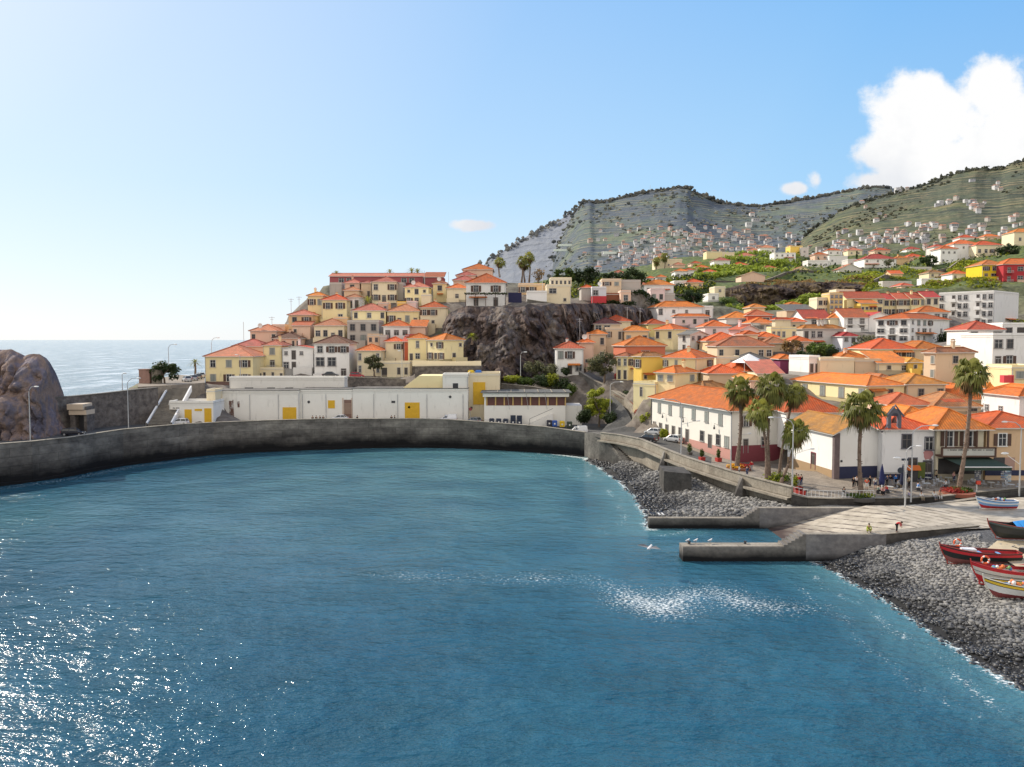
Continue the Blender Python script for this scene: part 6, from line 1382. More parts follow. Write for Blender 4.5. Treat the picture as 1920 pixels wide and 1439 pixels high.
for i, (px, pb, pc, Y, R_, lb) in enumerate(((937, 518, 492, 305, 2.2, 'lone slim fan palm right of the highest pink house'), (978, 528, 492, 300, 2.2, 'left yellowish palm of the cluster on the clifftop skyline'), (984, 528, 497, 302, 2.2, 'middle palm of the cluster on the clifftop skyline'), (992, 528, 484, 304, 2.4, 'tallest palm of the cluster on the clifftop skyline'), (1231, 505, 490, 470, 2.6, 'thin palm beside the cream apartment slab'), (1246, 505, 482, 475, 2.8, 'taller palm beside the cream apartment slab'))):
    b, t = PT(px, pb, pc, Y); fan_palm(lb, b, t, 20 + i, nf=34, R_=R_, group=GD, r0=.3)
def tr(px, pb, pt, Y, cr, mat, lb, seed, **k):
    b = atY(px, pb, Y); return tree(lb, tuple(b), atY(px, pt, Y).z - b.z, cr, mat, seed=seed, **k)
tr(309, 718, 671, 197, 3.4, DLEAF, 'rounded evergreen tree on the terrace above the sea wall', 31, n=2200, fl=.85, th=.3)
tr(702, 705, 663, 208, 2.6, GREYL, 'open grey green street tree in front of the cream corner house', 32, n=1300, fl=.8)
tr(1123, 795, 722, 184, 3.1, LIME, 'bright green leafy tree at the right end of the harbour bar', 33, n=3200, fl=1.35, th=.3, size=.3)
tr(1133, 712, 662, 200, 3.9, GREYL, 'big grey green tree above the hill road in front of the beige house', 34, n=2600, fl=.8, size=.3)
tr(1632, 664, 620, 205, 4.2, GREYL, 'bushy tree with bare lower branches beside the L-shaped apartments', 35, n=2200, fl=.85)
tr(1485, 668, 632, 196, 2.6, DRY, 'sparse brownish tree in the middle of the right town', 36, n=700, fl=.9)
tr(1538, 668, 643, 192, 3.6, LEAF, 'spreading green tree behind the cream flat roofed block', 37, n=1800, fl=.6)
tr(1508, 690, 655, 186, 2.6, DLEAF, 'dark green tree beside the purple house', 38, n=1400, fl=.9)
tr(1499, 698, 672, 184, 1.8, LIME, 'small lime green tree right of the purple house', 39, n=800, fl=.9)
tr(1058, 530, 501, 300, 4.0, LEAF, 'mid green tree behind the penthouse on the clifftop', 40, n=1300, size=.5, fl=.8)
tr(1098, 533, 502, 300, 5.0, DLEAF, 'dark spreading tree right of the penthouse on the skyline', 41, n=1500, size=.5, fl=.65)
tr(1145, 530, 508, 305, 3.6, DLEAF, 'dark low tree in the middle of the clifftop skyline', 42, n=900, size=.5)
tr(1185, 530, 503, 302, 5.2, DLEAF, 'broad dark tree on the skyline above the pink cube house', 43, n=1500, size=.5, fl=.65)
tr(1010, 530, 503, 298, 3.4, DRY, 'bare greyish tree beside the skyline palm cluster', 44, n=450, size=.3)
tr(1300, 566, 545, 300, 4.0, DLEAF, 'dark round tree at the foot of the banana terraces', 45, n=1200, size=.45, fl=.6)
tr(1740, 505, 480, 420, 4.5, DLEAF, 'dark tree near the white tower-like villa', 46, n=900, size=.6, fl=.5)
tr(1890, 478, 455, 415, 5.5, DLEAF, 'round dark tree right of the cream villa', 47, n=1300, size=.6, fl=.7)
tr(1665, 500, 484, 440, 3.0, GREYL, 'small grey tree before the long white farmhouse', 48, n=400, size=.4)
t = thing('cypress', 'tall narrow dark cypress on the middle hillside', 'tree', tuple(atY(1606, 505, 480))); m = MB(); m.tube([(0, 0, -1), (0, 0, 4)], .3, 6); m.obj('trunk', BARK, t); lv = MB(); tn = []; rg = random.Random(2)
for k in range(9): leaves(lv, (0, 0, 2 + k * 1.0), (1.0 - k * .08, 1.0 - k * .08, 1), 60, .4, rg, 0, tn)
lv.tone = tn; lv.obj('crown', DLEAF, t)
m = None
for i, (px, py, Y, r_, h_, mt, lb) in enumerate((
    (960, 716, 203, 2.6, 2.2, LIME, 'clipped bright hedge end left on the slope behind the harbour bar'), (985, 722, 203, 2.6, 2.4, LEAF, 'rounded green hedge on the slope behind the harbour bar'), (1012, 722, 202, 2.6, 3.0, DLEAF, 'dark bush on the slope behind the harbour bar'),
    (1034, 722, 202, 2.0, 3.4, LIME, 'yellow green round bush above the harbour bar roof'), (1050, 730, 201, 2.8, 3.4, DLEAF, 'large dark bush above the right end of the harbour bar'), (1070, 738, 200, 2.2, 3.0, LEAF, 'green bush between the harbour bar and the ramp wall'),
    (1030, 702, 208, 2.6, 3.2, GREYL, 'spiky grey plants below the white cliff-foot house'), (1000, 700, 209, 2.6, 3.6, GREYL, 'pale spiky plants at the foot of the cliff'), (1095, 790, 181, 1.8, 3.2, DLEAF, 'dark shrub left of the bright green leafy tree'), (1145, 792, 180, 2.0, 3.0, DLEAF, 'dark shrub right of the bright green leafy tree'),
    (1161, 712, 201, 1.5, 2.2, REDL, 'crimson bougainvillea by the hill road'), (1209, 790, 174, 1.6, 2.4, LIME, 'yellow green shrub at the corner of the long white house'), (1203, 778, 177, 1.6, 2.0, REDL, 'red leafed shrub above the brick path'),
    (1214, 800, 175, 2.2, 3.2, LEAF, 'green shrubs at the blank end of the long white house'), (1180, 742, 192, 1.6, 1.6, DLEAF, 'low dark shrub on the ramp wall'),
    (1245, 816, 160.5, .9, 1.7, LIME, 'potted lime shrub between the two white cars'), (1800, 640, 222, 4.5, 4.5, LIME, 'bright green thicket under the white apartment block'), (1775, 645, 224, 4.0, 4.0, DLEAF, 'dark thicket beside the L-shaped apartments'), (1815, 628, 232, 4, 4, LIME, 'climbing green bush on the slope under the big apartments'),
    (1560, 672, 190, 2.0, 3.0, DLEAF, 'dark shrub on the roof terrace of the cream block'), (1590, 668, 196, 1.6, 2.0, LIME, 'round lime bush near the white chimney'), (1365, 572, 316, 4, 4, LEAF, 'green bushes at the left foot of the dark rock'), (1060, 700, 206, 1.6, 2.0, DLEAF, 'dark bush beside the door of the white cliff-foot house'))):
    b = atY(px, py, Y); bush(lb, (b.x, b.y, b.z - .4), r_, h_, mt, n=900, size=.3, seed=60 + i)
# ground cover on slopes
def cover(name, label, mat, polys, n, size, seed, h=.6, cat='ground cover'):
    rng = random.Random(seed); V = MB(); tones = []; k = 0
    xs_, ys_ = [], []
    while len(xs_) < n:
        q = rng.choice(polys); u, v = rng.random(), rng.random(); a = [(1 - u) * q[0][i] + u * q[1][i] for i in range(3)]; b = [(1 - u) * q[3][i] + u * q[2][i] for i in range(3)]; c = [a[i] + (b[i] - a[i]) * v for i in range(3)]
        p = atY(*c); xs_.append(p.x); ys_.append(p.y)
    z = idw(FT, np.array(xs_), np.array(ys_), 3, 10)
    for x, y, zz in zip(xs_, ys_, z):
        if noise.noise(Vector((x * .06, y * .06, seed))) < -.25: continue
        leaves(V, (x, y, zz + h * .5), (.9, .9, h), 3, size, rng, 0, tones)
    V.tone = tones; tag(V.obj(name, mat), label, cat, kind='stuff')
cover('banana_plantation', 'banana plants covering the terraces in the middle distance', BAN, [((1330, 520, 400), (1500, 505, 430), (1500, 478, 580), (1340, 500, 560)), ((1300, 530, 380), (1420, 515, 420), (1480, 492, 480), (1300, 515, 460))], 5200, 1.1, 1, 1.8, 'banana plants')
cover('banana_plantation', 'bright banana plants below the dark basalt outcrop', BAN, [((1360, 596, 300), (1530, 578, 300), (1560, 552, 326), (1400, 586, 322))], 1800, .9, 2, 1.5, 'banana plants')
cover('shrubs', 'yellow green scrub climbing the terraced slope on the right', LIME, [((1560, 545, 345), (1700, 520, 372), (1780, 490, 410), (1600, 510, 400)), ((1760, 510, 350), (1860, 500, 360), (1850, 488, 400), (1780, 495, 400))], 3000, .6, 3, .8)
cover('hillside_bushes', 'mixed green bushes over the slopes between the distant houses', LIME, [((1180, 548, 320), (1340, 548, 335), (1340, 515, 400), (1200, 515, 400)), ((1420, 520, 380), (1900, 495, 400), (1900, 455, 520), (1500, 485, 520)), ((1560, 550, 338), (1880, 545, 310), (1860, 520, 340), (1640, 535, 345)), ((1060, 545, 300), (1220, 555, 300), (1220, 530, 360), (1060, 530, 360))], 3800, .75, 8, .9)
cover('dark_bushes', 'dark bushes and small trees between the distant houses', DLEAF, [((1180, 548, 320), (1340, 548, 335), (1340, 515, 400), (1200, 515, 400)), ((1420, 520, 380), (1900, 495, 400), (1900, 455, 520), (1500, 485, 520)), ((1000, 545, 300), (1220, 555, 300), (1220, 530, 360), (1000, 530, 360))], 1700, .9, 9, 1.6)
cover('dry_scrub', 'brownish dry scrub on the upper right slope', DRY, [((1740, 535, 335), (1880, 535, 320), (1850, 500, 370), (1760, 505, 390)), ((1390, 528, 352), (1640, 528, 354), (1640, 522, 372), (1400, 522, 372))], 3000, .5, 4, .6)
cover('grass_slope', 'fresh green grass bank at the right edge beside the apartments', LIME, [((1860, 615, 262), (2000, 610, 255), (2000, 570, 290), (1880, 590, 275))], 1800, .35, 5, .5)
cover('ravine_plants', 'dark undergrowth in the ravine below the grey and red houses', DLEAF, [((1110, 595, 250), (1240, 612, 268), (1240, 575, 290), (1110, 572, 262))], 2200, .5, 6, .8)
# ================================================================== GROUND LOOKUP
from mathutils.bvhtree import BVHTree
GV, GF = [], []
for o in list(SC.objects):
    if o.type == 'MESH' and o.name.split('.')[0] in ('quay_road', 'promenade', 'plaza', 'street', 'street_junction', 'slipway', 'pebble_beach', 'upper_beach', 'yard_ground', 'terrace', 'hill_road', 'ramp_road'):
        k = len(GV); GV += [o.matrix_world @ v.co for v in o.data.vertices]; GF += [[k + i for i in p.vertices] for p in o.data.polygons]
GB = BVHTree.FromPolygons(GV, GF)
def gnd(px, py):
    h = GB.ray_cast(Vector((0, 0, CZ)), ray(px, py).normalized()); return h[0] if h[0] is not None else atZ(px, py, 3.5)
def down(x, y):
    h = GB.ray_cast(Vector((x, y, 80)), Vector((0, 0, -1))); return h[0] if h[0] is not None else Vector((x, y, 4.8))
def onroad(px, Y): x = atY(px, 790, Y).x; return down(x, Y)
# ================================================================== VEHICLES
RUB = flat('tyre_rubber', (.02, .02, .02), .8); RIM = flat('wheel_rim', (.4, .4, .42), .35, .8); CGL = flat('car_glass', (.02, .025, .03), .06, 0, .8); LAMP = flat('lamp_glass', (.7, .7, .68), .15); TAIL = flat('tail_lamp', (.4, .02, .02), .3)
def carpaint(c): return flat('car_paint', c, .28, .1, .6, .03, .6)
CARS = {
 'hatch': ([(-1.93, .5, .68), (-1.9, .85, .78), (-1.75, .95, .82), (-.9, .97, .84), (.4, .94, .85), (.95, .9, .84), (1.5, .8, .8), (1.8, .68, .74), (1.92, .5, .66)], (-1.8, 1.0, -1.45, .15, 1.47)),
 'sedan': ([(-2.15, .5, .7), (-2.1, .88, .78), (-1.7, .95, .84), (-.8, .96, .86), (.5, .93, .86), (1.1, .88, .85), (1.7, .8, .82), (2.05, .66, .74), (2.15, .48, .66)], (-1.55, 1.05, -.95, .3, 1.42)),
 'estate': ([(-2.1, .5, .7), (-2.05, .9, .8), (-1.7, .97, .84), (-.8, .97, .86), (.5, .94, .86), (1.1, .9, .85), (1.65, .82, .82), (1.95, .68, .74), (2.05, .48, .66)], (-2.0, 1.05, -1.75, .25, 1.46)),
 'van': ([(-2.1, .5, .78), (-2.08, 1.1, .84), (-1.7, 1.15, .86), (-.2, 1.1, .86), (.7, 1.02, .86), (1.2, .96, .84), (1.7, .86, .8), (2.0, .7, .74), (2.08, .5, .66)], (.05, 1.15, .1, .5, 1.62))}
def car(label, loc, rz, kind, c, open_hatch=False, cat='car', sc=1.0):
    pr, (cb0, cb1, cr0, cr1, zr) = CARS[kind]; t = thing('parked_van' if kind == 'van' else 'parked_car', label, cat, tuple(loc), rz, 'vehicles parked around the harbour'); t.scale = (sc, sc, sc); P = carpaint(c)
    m = MB(); k0 = 0
    for x, zt_, hw in pr: m.v += [(x, -hw * .94, .28), (x, -hw, .55), (x, -hw * .99, zt_ - .06), (x, -hw * .86, zt_), (x, hw * .86, zt_), (x, hw * .99, zt_ - .06), (x, hw, .55), (x, hw * .94, .28)]
    for i in range(len(pr) - 1):
        for j in range(8): a = i * 8 + j; b = i * 8 + (j + 1) % 8; m.f.append((a, a + 8, b + 8, b)); m.m.append(0)
    m.f.append(tuple(range(8))); m.m.append(0); m.f.append(tuple(reversed(range((len(pr) - 1) * 8, len(pr) * 8)))); m.m.append(0)
    zb = .9
    if kind == 'van':   # cargo box behind the cab
        m.box((-1.05, 0, 1.38), (2.05, 1.62, .95), 0, top=.93)
    # roof + pillars
    w0, w1 = .76, .6
    m.face([(cr0, -w1, zr), (cr1, -w1, zr), (cr1, w1, zr), (cr0, w1, zr)]); m.face([(cr0, -w1 - .02, zr - .06), (cr1, -w1 - .02, zr - .06), (cr1, w1 + .02, zr - .06), (cr0, w1 + .02, zr - .06)][::-1])
    for s in (-1, 1):
        for (xa, xb) in ((cb0, cr0), (cb1, cr1)): m.tube([(xa, s * w0, zb), (xb, s * w1, zr - .02)], .045, 4)
        m.tube([(cr0, s * w1, zr - .02), (cr1, s * w1, zr - .02)], .045, 4); xm = (cb0 + cb1) / 2 - .1; m.tube([(xm, s * (w0 + .01), zb), (xm + .05, s * (w1 + .01), zr)], .05, 4)
    m.obj('body', [P], t)
    g = MB(); A = [(cb0, -w0 + .01, zb), (cb1, -w0 + .01, zb), (cb1, w0 - .01, zb), (cb0, w0 - .01, zb)]; B = [(cr0, -w1 + .01, zr - .03), (cr1, -w1 + .01, zr - .03), (cr1, w1 - .01, zr - .03), (cr0, w1 - .01, zr - .03)]
    for i in range(4): j = (i + 1) % 4; g.face([A[i], A[j], B[j], B[i]])
    g.obj('windows', [CGL], t)
    wx = pr[-1][0] * .66
    for x in (-wx - .02, wx):
        for s in (-1, 1):
            w = MB(); w.tube([(x, s * .62, .31), (x, s * .84, .31)], .31, 14); wo = w.obj('wheel', RUB, t); w = MB(); w.tube([(x, s * .835, .31), (x, s * .855, .31)], .19, 10); w.obj('rim', RIM, wo)
    for s in (-1, 1):
        m = MB(); m.box((pr[-2][0] + .02, s * .56, .62), (.14, .26, .16)); m.obj('headlight', LAMP, t); m = MB(); m.box((pr[0][0] + .0, s * .66, .78), (.08, .16, .26)); m.obj('tail_light', TAIL, t)
    if open_hatch:
        m = MB(); m.face([(cr0, -.58, zr), (cr0, .58, zr), (cr0 - .9, .55, zr + .45), (cr0 - .9, -.55, zr + .45)]); m.face([(cr0, -.58, zr + .05), (cr0 - .9, -.55, zr + .5), (cr0 - .9, .55, zr + .5), (cr0, .58, zr + .05)]); m.obj('tailgate', P, t)
    m = MB(); m.box((pr[0][0] - .01, 0, .55), (.03, .5, .12)); m.box((pr[-1][0] + .01, 0, .45), (.03, .5, .12)); m.obj('number_plate', WHITE, t)
    return t
PI = math.pi
def carY(label, px, Y, rz, kind, c, **k): return car(label, onroad(px, Y), rz, kind, c, **k)
carY('small white hatchback parked before the two tall yellow doors', 337, 177, PI - .05, 'hatch', (.8, .8, .8))
carY('black car half hidden behind the quay wall by the headland rock', 137, 157, .12, 'estate', (.012, .012, .02))
carY('white car with its tailgate open in front of the brown gateway', 637, 188, PI, 'sedan', (.78, .78, .78), open_hatch=False)
carY('white panel van parked against the quayside warehouse', 839, 187.5, PI, 'van', (.82, .82, .85), cat='van', sc=1.05)
carY('silver grey car parked in the recess under the high yellow door', 888, 187.5, 2.5, 'hatch', (.3, .31, .33))
carY('white van driving off the quay onto the street', 1083, 174, PI + .1, 'van', (.82, .82, .82), cat='van')
def carP(label, px, py, rz, kind, c, **k): return car(label, gnd(px, py), rz, kind, c, **k)
carP('silver white estate car parked first in front of the long white house', 1225, 816, 2.35, 'hatch', (.6, .61, .62))
carP('dark car parked tight against the promenade parapet', 1215, 828, 2.3, 'estate', (.03, .03, .035))
carP('white hatchback parked second in front of the long white house', 1262, 829, 2.35, 'hatch', (.72, .72, .72))
def carA(label, px, py, Y, rz, kind, c): return car(label, atY(px, py, Y), rz, kind, c)
carA('dark car parked on the village street in front of the white arcade house', 620, 707.5, 211, 0.05, 'sedan', (.02, .02, .025))
carA('bright red car parked on the village street by the street tree', 670, 709, 209.5, .05, 'hatch', (.42, .01, .02))
for i, (px, py, Y, c, lb) in enumerate(((350, 715.5, 205, (.5, .5, .5), 'silver car parked nearest the terrace steps'), (362, 712, 211, (.3, .3, .32), 'grey car parked second in the row by the yellow house'), (370, 709, 218, (.12, .13, .16), 'dark blue car parked third in the row by the yellow house'), (376, 706, 226, (.6, .6, .6), 'pale car parked last in the row by the yellow house'))):
    q = atY(px, py, Y); q.z = down(q.x, q.y).z; car(lb, q, 2.2, 'hatch', c)
# ================================================================== STREET FURNITURE
def lamp(label, base, H_, arm, rz, style='arc', r=.09):
    t = thing('street_lamp', label, 'street lamp', tuple(base), rz, 'street lamps around the harbour'); m = MB()
    m.tube([(0, 0, -.3), (0, 0, H_ * .5), (0, 0, H_ * .92)], [r * 1.3, r, r * .8], 8)
    if style == 'arc': pts = [(0, 0, H_ * .92), (arm * .12, 0, H_ * .97), (arm * .45, 0, H_ * 1.02), (arm, 0, H_ * 1.03)]
    else: pts = [(0, 0, H_ * .92), (arm * .5, 0, H_ * .96), (arm, 0, H_)]
    m.obj('pole', METAL, t); m = MB(); m.tube(pts, r * .7, 6); m.obj('arm', METAL, t); m = MB(); e = pts[-1]; m.ball((e[0] + .35 * (1 if arm > 0 else -1), 0, e[2] - .02), .3, 0, 8, 5, (1.6, .7, .45)); m.obj('lamp_head', WHITE, t)
    return t
def lampY(lb, px, pb, pt, Y, arm, rz=0, style='arc', base=None):
    b = atY(px, pb, Y); H_ = atY(px, pt, Y).z - b.z; return lamp(lb, b, H_, arm, rz, style)
lampY('street lamp on the quay before the headland rock', 57, 824, 728, 146, 1.1)
lampY('tall street lamp rising in front of the dark sea wall', 241, 802, 712, 164, 2.0)
lampY('lamp without head glass behind the sea wall edge', 230, 745, 700, 186, .3, style='arm')
lampY('double lamp behind the rounded evergreen tree', 317, 712, 648, 205, 1.5)
lampY('tall lamp at the left of the six-windowed yellow house', 398, 720, 636, 225, 1.6)
lampY('thin lamp standing in front of the six-windowed yellow house', 451, 716, 667, 208, -.6)
lampY('thin street lamp on the village street beside the bend', 754, 724, 660, 206, -.3)
lampY('lamp among the bushes below the dark cliff', 976, 718, 662, 204, .9)
lampY('lamp behind the bright green leafy tree', 1144, 776, 718, 181, 2.2)
for (px, pb, pt, arm, rz, lb) in ((1277, 852, 751, -3.2, .3, 'lamp on the promenade parapet before the long white house, left one'), (1370, 886, 769, -3.2, .3, 'lamp on the promenade parapet beside the yellow flower bed'), (1485, 934, 786, -3.3, .3, 'lamp at the corner where the promenade parapet ends')):
    Y = lerp([(a, c) for a, b, c in PW], px); b = atY(px, pb, Y + .4); H_ = atY(px, pt, Y + .4).z - b.z; t = lamp(lb, b, H_, arm, rz); m = MB(); m.tube([(0, 0, H_ * .55), (2.2, 0, H_ * .6), (3.0, 0, H_ * .61)], .04, 5); m.ball((3.2, 0, H_ * .61), .26, 0, 8, 5, (1.6, .7, .45)); m.obj('lower_arm', WHITE, t)
for px, pb, pt, arm, lb, lo in ((1708, 938, 802, 2.6, 'white lamp post on the plaza edge with a low side arm', -2.0), (1697, 946, 840, 1.2, 'slim bent lamp post just left of the white plaza lamp post', 0), (1911, 927, 795, -2.0, 'lamp post at the right edge of the plaza with a low side arm', -2.2)):
    b = gnd(px, pb); H_ = atY(px, pt, b.y).z - b.z; t = lamp(lb, b, H_, arm, 0)
    if lo: m = MB(); m.tube([(0, 0, H_ * .42), (lo * .8, 0, H_ * .55)], .05, 5); m.ball((lo, 0, H_ * .58), .34, 0, 8, 5, (1.7, .7, .5)); m.obj('lower_arm', WHITE, t)
def bin_(label, px, Y, c, lid=None, open_=False, grp='wheeled waste containers by the harbour bar'):
    b = onroad(px, Y); t = thing('waste_bin', label, 'waste bin', tuple(b), 0, grp); m = MB(); c2 = flat('bin_plastic', c, .5); m.v = []; 
    m.box((0, 0, .75), (1.15, .9, 1.1), 0); m.box((0, 0, 1.33), (1.25, 1.0, .08), 0); m.box((0, -.47, .8), (.35, .03, .35), 1); m.obj('bin_body', [c2, WHITE], t); m = MB()
    if open_: m.box((0, .5, 1.85), (1.2, .1, 1.0), 0)
    else: m.box((0, 0, 1.45), (1.2, .95, .18), 0, top=.8)
    m.obj('lid', flat('bin_lid', lid or c, .5), t); m = MB()
    for x in (-.45, .45):
        for y in (-.35, .35): m.tube([(x - .04, y, .1), (x + .04, y, .1)], .1, 8)
    m.obj('wheel', RUB, t)
for i, px in enumerate((922, 935, 948, 962, 974)): bin_(('dark blue waste container, %s' % ('far left of the row before the harbour bar', 'second from the left before the harbour bar', 'third from the left before the harbour bar', 'fourth in the row with its lid raised', 'fifth in the row with its lid raised')[i]), px, 185.2, (.02, .03, .06), open_=i > 2)
bin_('small dark bin at the foot of the harbour bar stair', 1030, 185, (.03, .03, .05)); bin_('blue recycling container beside the yellow one', 1040, 184.6, (.03, .1, .4)); bin_('yellow recycling container between the blue and the green ones', 1054, 184, (.75, .5, .02)); bin_('dark green recycling container right of the yellow one', 1068, 183.5, (.05, .07, .045))
for px, c, lb in ((883, (.75, .5, .02), 'yellow recycling container on the slope behind the high yellow door'), (897, (.04, .16, .5), 'blue recycling container on the slope behind the high yellow door')):
    m = MB(); q = atY(px, 705, 203); m.box((q.x, q.y, q.z + .5), (1.5, 1.2, 1.4)); m.box((q.x, q.y, q.z + 1.3), (1.6, 1.3, .3), 0, top=.7); tag(m.obj('recycling_container', flat('bin_plastic', c, .5)), lb, 'waste bin')
# potted plants on the promenade
def planter(label, px, py, c, mat, box=(.7, .7, .6), ph=1.1, pr=.4, seed=1):
    b = gnd(px, py); t = thing('planter', label, 'planter', tuple(b), .3, 'planters along the promenade'); m = MB(); m.box((0, 0, box[2] / 2), box, 0, top=1.1); m.box((0, 0, box[2] + .02), (box[0] * 1.15, box[1] * 1.15, .08)); m.obj('pot', flat('planter_box', c, .8), t)
    lv = MB(); tn = []; leaves(lv, (0, 0, box[2] + ph * .55), (pr, pr, ph * .55), 220, .16, random.Random(seed), 0, tn); lv.tone = tn; lv.obj('plant', mat, t)
RP = (.42, .04, .03)
for i, (px, py, c, mt, bx_, ph, pr, lb) in enumerate((
  (1326, 845, (.16, .13, .1), LIME, (1.9, .9, .9), 1.6, 1.2, 'large dark planter box with a spreading yellow green shrub before the long house'), (1349, 851, (.14, .12, .1), LEAF, (1.5, .9, .7), 1.3, .7, 'dark planter box with an upright green shrub beside the large one'),
  (1293, 853, (.1, .09, .08), LEAF, (.7, .7, .4), 1.6, .45, 'dark pot with a tall dark green cone plant'), (1316, 864, RP, LEAF, (.8, .8, .55), 1.4, .38, 'red square pot with a cone shrub, nearest the parked cars'), (1347, 866, RP, LEAF, (.8, .8, .6), 1.6, .38, 'red square pot with a cone shrub left of the yellow flower bed'),
  (1381, 862, RP, LIME, (.8, .8, .6), 1.7, .3, 'red square pot right behind the leftmost palm'), (1407, 868, RP, LIME, (.8, .8, .6), 1.2, .4, 'red square pot before the dark doorway'), (1432, 869, RP, DRY, (.8, .8, .6), 1.2, .4, 'red square pot with a brownish shrub before the maroon wall'), (1455, 870, RP, LEAF, (.8, .8, .6), .9, .4, 'red pot with low plants beside the palm cluster'),
  (1491, 922, RP, LIME, (.9, .9, .6), 1.6, .4, 'stacked red pot with yellow green plant at the parapet corner'), (1500, 929, RP, REDL, (1.0, 1.0, .6), .6, .4, 'red flower pot at the very corner of the parapet'))):
    planter(lb, px, py, c, mt, bx_, ph, pr, 90 + i)
def bed(label, px, py, r, mats, n=700, soil=(.25, .1, .06), h=.7):
    b = gnd(px, py); t = thing('flower_bed', label, 'flower bed', tuple(b)); m = MB(); m.tube([(0, 0, -.2), (0, 0, .3)], r, 18); m.obj('bed_rim', flat('bed_rim', soil, .9), t)
    for k, mt in enumerate(mats):
        lv = MB(); tn = []; leaves(lv, ((k - .5) * r * .5, (k - .5) * .4, .25 + h * .4), (r * .8, r * .7, h * .55), n // len(mats), .2, random.Random(k + px), 0, tn); lv.tone = tn; lv.obj('plants', mt, t)
bed('yellow and red flower bed around the leftmost palm', 1385, 880, 2.0, (YELF, REDL)); bed('green leafy bed at the foot of the palm cluster', 1460, 906, 2.6, (LIME, LEAF), h=1.5, soil=(.2, .16, .12)); bed('round grassy bed under the lone palm before the chapel', 1614, 935, 1.9, (LEAF, LIME), soil=(.1, .09, .08), h=.5); bed('red flower bed around the leaning palm before the cafe', 1795, 926, 2.3, (REDL, LEAF), soil=(.3, .1, .06))
# railing along plaza edge
rl = [(p[0], p[1] + .3, p[2] + .45) for p in PEP[:4]]; rl = dense(rl, .45)[:42]; t = thing('railing', 'white metal railing along the plaza edge beside the standing man', 'railing'); m = MB()
for a in rl: m.tube([a, (a[0], a[1], a[2] + .95)], .025, 4)
m.obj('baluster', WHITE, t); m = MB(); m.tube([(a[0], a[1], a[2] + .97) for a in rl], .035, 5); m.tube([(a[0], a[1], a[2] + .1) for a in rl], .03, 5); m.obj('handrail', WHITE, t)
# closed parasols, tables, chairs, racks
def parasol(label, px, py, c, h=2.7):
    b = gnd(px, py); t = thing('parasol', label, 'parasol', tuple(b)); m = MB(); m.tube([(0, 0, 0), (0, 0, h)], .03, 6); m.tube([(0, 0, 0), (0, 0, .12)], .35, 10); m.obj('pole', METAL, t); m = MB(); m.tube([(0, 0, .7), (0, 0, 1.2), (0, 0, h * .75), (0, 0, h + .1)], [.34, .42, .25, .03], 9); m.obj('folded_canopy', flat('parasol_cloth', c, .9), t)
parasol('folded navy parasol standing against the chapel wall', 1653, 918, (.015, .02, .09), 3.6); parasol('folded dark parasol between the lamp posts and the cafe door', 1692, 918, (.015, .02, .05), 3.6)
tb = thing('cafe_table', 'round pale cafe table', 'table', (0, 0, 0)); m = MB(); m.tube([(0, 0, .72), (0, 0, .76)], .5, 14); m.obj('table_top', flat('table_top', (.5, .52, .5), .4), tb); m = MB(); m.tube([(0, 0, 0), (0, 0, .72)], .04, 6); m.tube([(0, 0, 0), (0, 0, .04)], .28, 10); m.obj('pedestal', METAL, tb)
ch = thing('cafe_chair', 'cafe chair', 'chair', (0, 0, 0)); m = MB(); m.bx(-.22, .22, -.22, .22, .43, .47); m.obj('seat', flat('chair_seat', (.4, .42, .45), .6), ch); m = MB(); m.bx(-.22, .22, .2, .23, .6, .9); m.obj('backrest', flat('chair_seat', (.4, .42, .45), .6), ch)
for x in (-.2, .2):
    for y in (-.2, .2): m = MB(); m.tube([(x, y, 0), (x, y, .9 if y > 0 else .44)], .02, 4); m.obj('leg', METAL, ch)
tl = [(1690, 912, 'beside the dark folded parasol'), (1738, 916, 'beside the person in light blue'), (1740, 905, 'under the mural'), (1765, 912, 'left of the leaning palm'), (1778, 905, 'under the awning edge, behind the leaning palm'), (1830, 912, 'right of the leaning palm among white chairs'), (1858, 914, 'in front of the postcard stands'), (1895, 918, 'rightmost on the plaza'), (1668, 922, 'before the navy folded parasol')]
for i, (px, py, w_) in enumerate(tl):
    b = gnd(px, py); lb = 'round cafe table ' + w_
    if i == 0: tb.location = b; tb['label'] = lb; tb['group'] = 'cafe tables on the plaza'
    else: dup(tb, b, 0, lb, 'cafe tables on the plaza')
cl = [(-.85, .1, 1.5), (.85, 0, -1.6), (0, .85, 0), (.1, -.85, PI)]
k = 0
for i, (px, py, w_) in enumerate(tl):
    b = gnd(px, py)
    for j, (dx, dy, rz) in enumerate(cl[:3 if i % 2 else 2]):
        lb = 'light cafe chair at the round table ' + w_; p = down(b.x + dx, b.y + dy)
        if k == 0: ch.location = p; ch.rotation_euler = (0, 0, rz); ch['label'] = lb; ch['group'] = 'chairs at the table ' + w_
        else: dup(ch, p, rz, lb, 'chairs at the table ' + w_)
        k += 1
def rack(label, px, py, h, c, w=.9):
    b = gnd(px, py); t = thing('display_rack', label, 'display rack', tuple(b)); m = MB(); m.tube([(0, 0, 0), (0, 0, h)], .03, 5); m.box((0, 0, .04), (.7, .5, .06)); m.obj('stand', METAL, t); m = MB(); rng = random.Random(px)
    for r_ in range(int(h / .3)):
        for q in range(4): m.bx(-w / 2 + q * w / 4, -w / 2 + (q + .85) * w / 4, -.12 - .02 * q, -.06, .4 + r_ * .28, .6 + r_ * .28, rng.randrange(3))
    m.obj('cards', [flat('card', c, .6), flat('card_b', (.65, .65, .65), .6), flat('card_c', (.2, .22, .3), .6)], t)
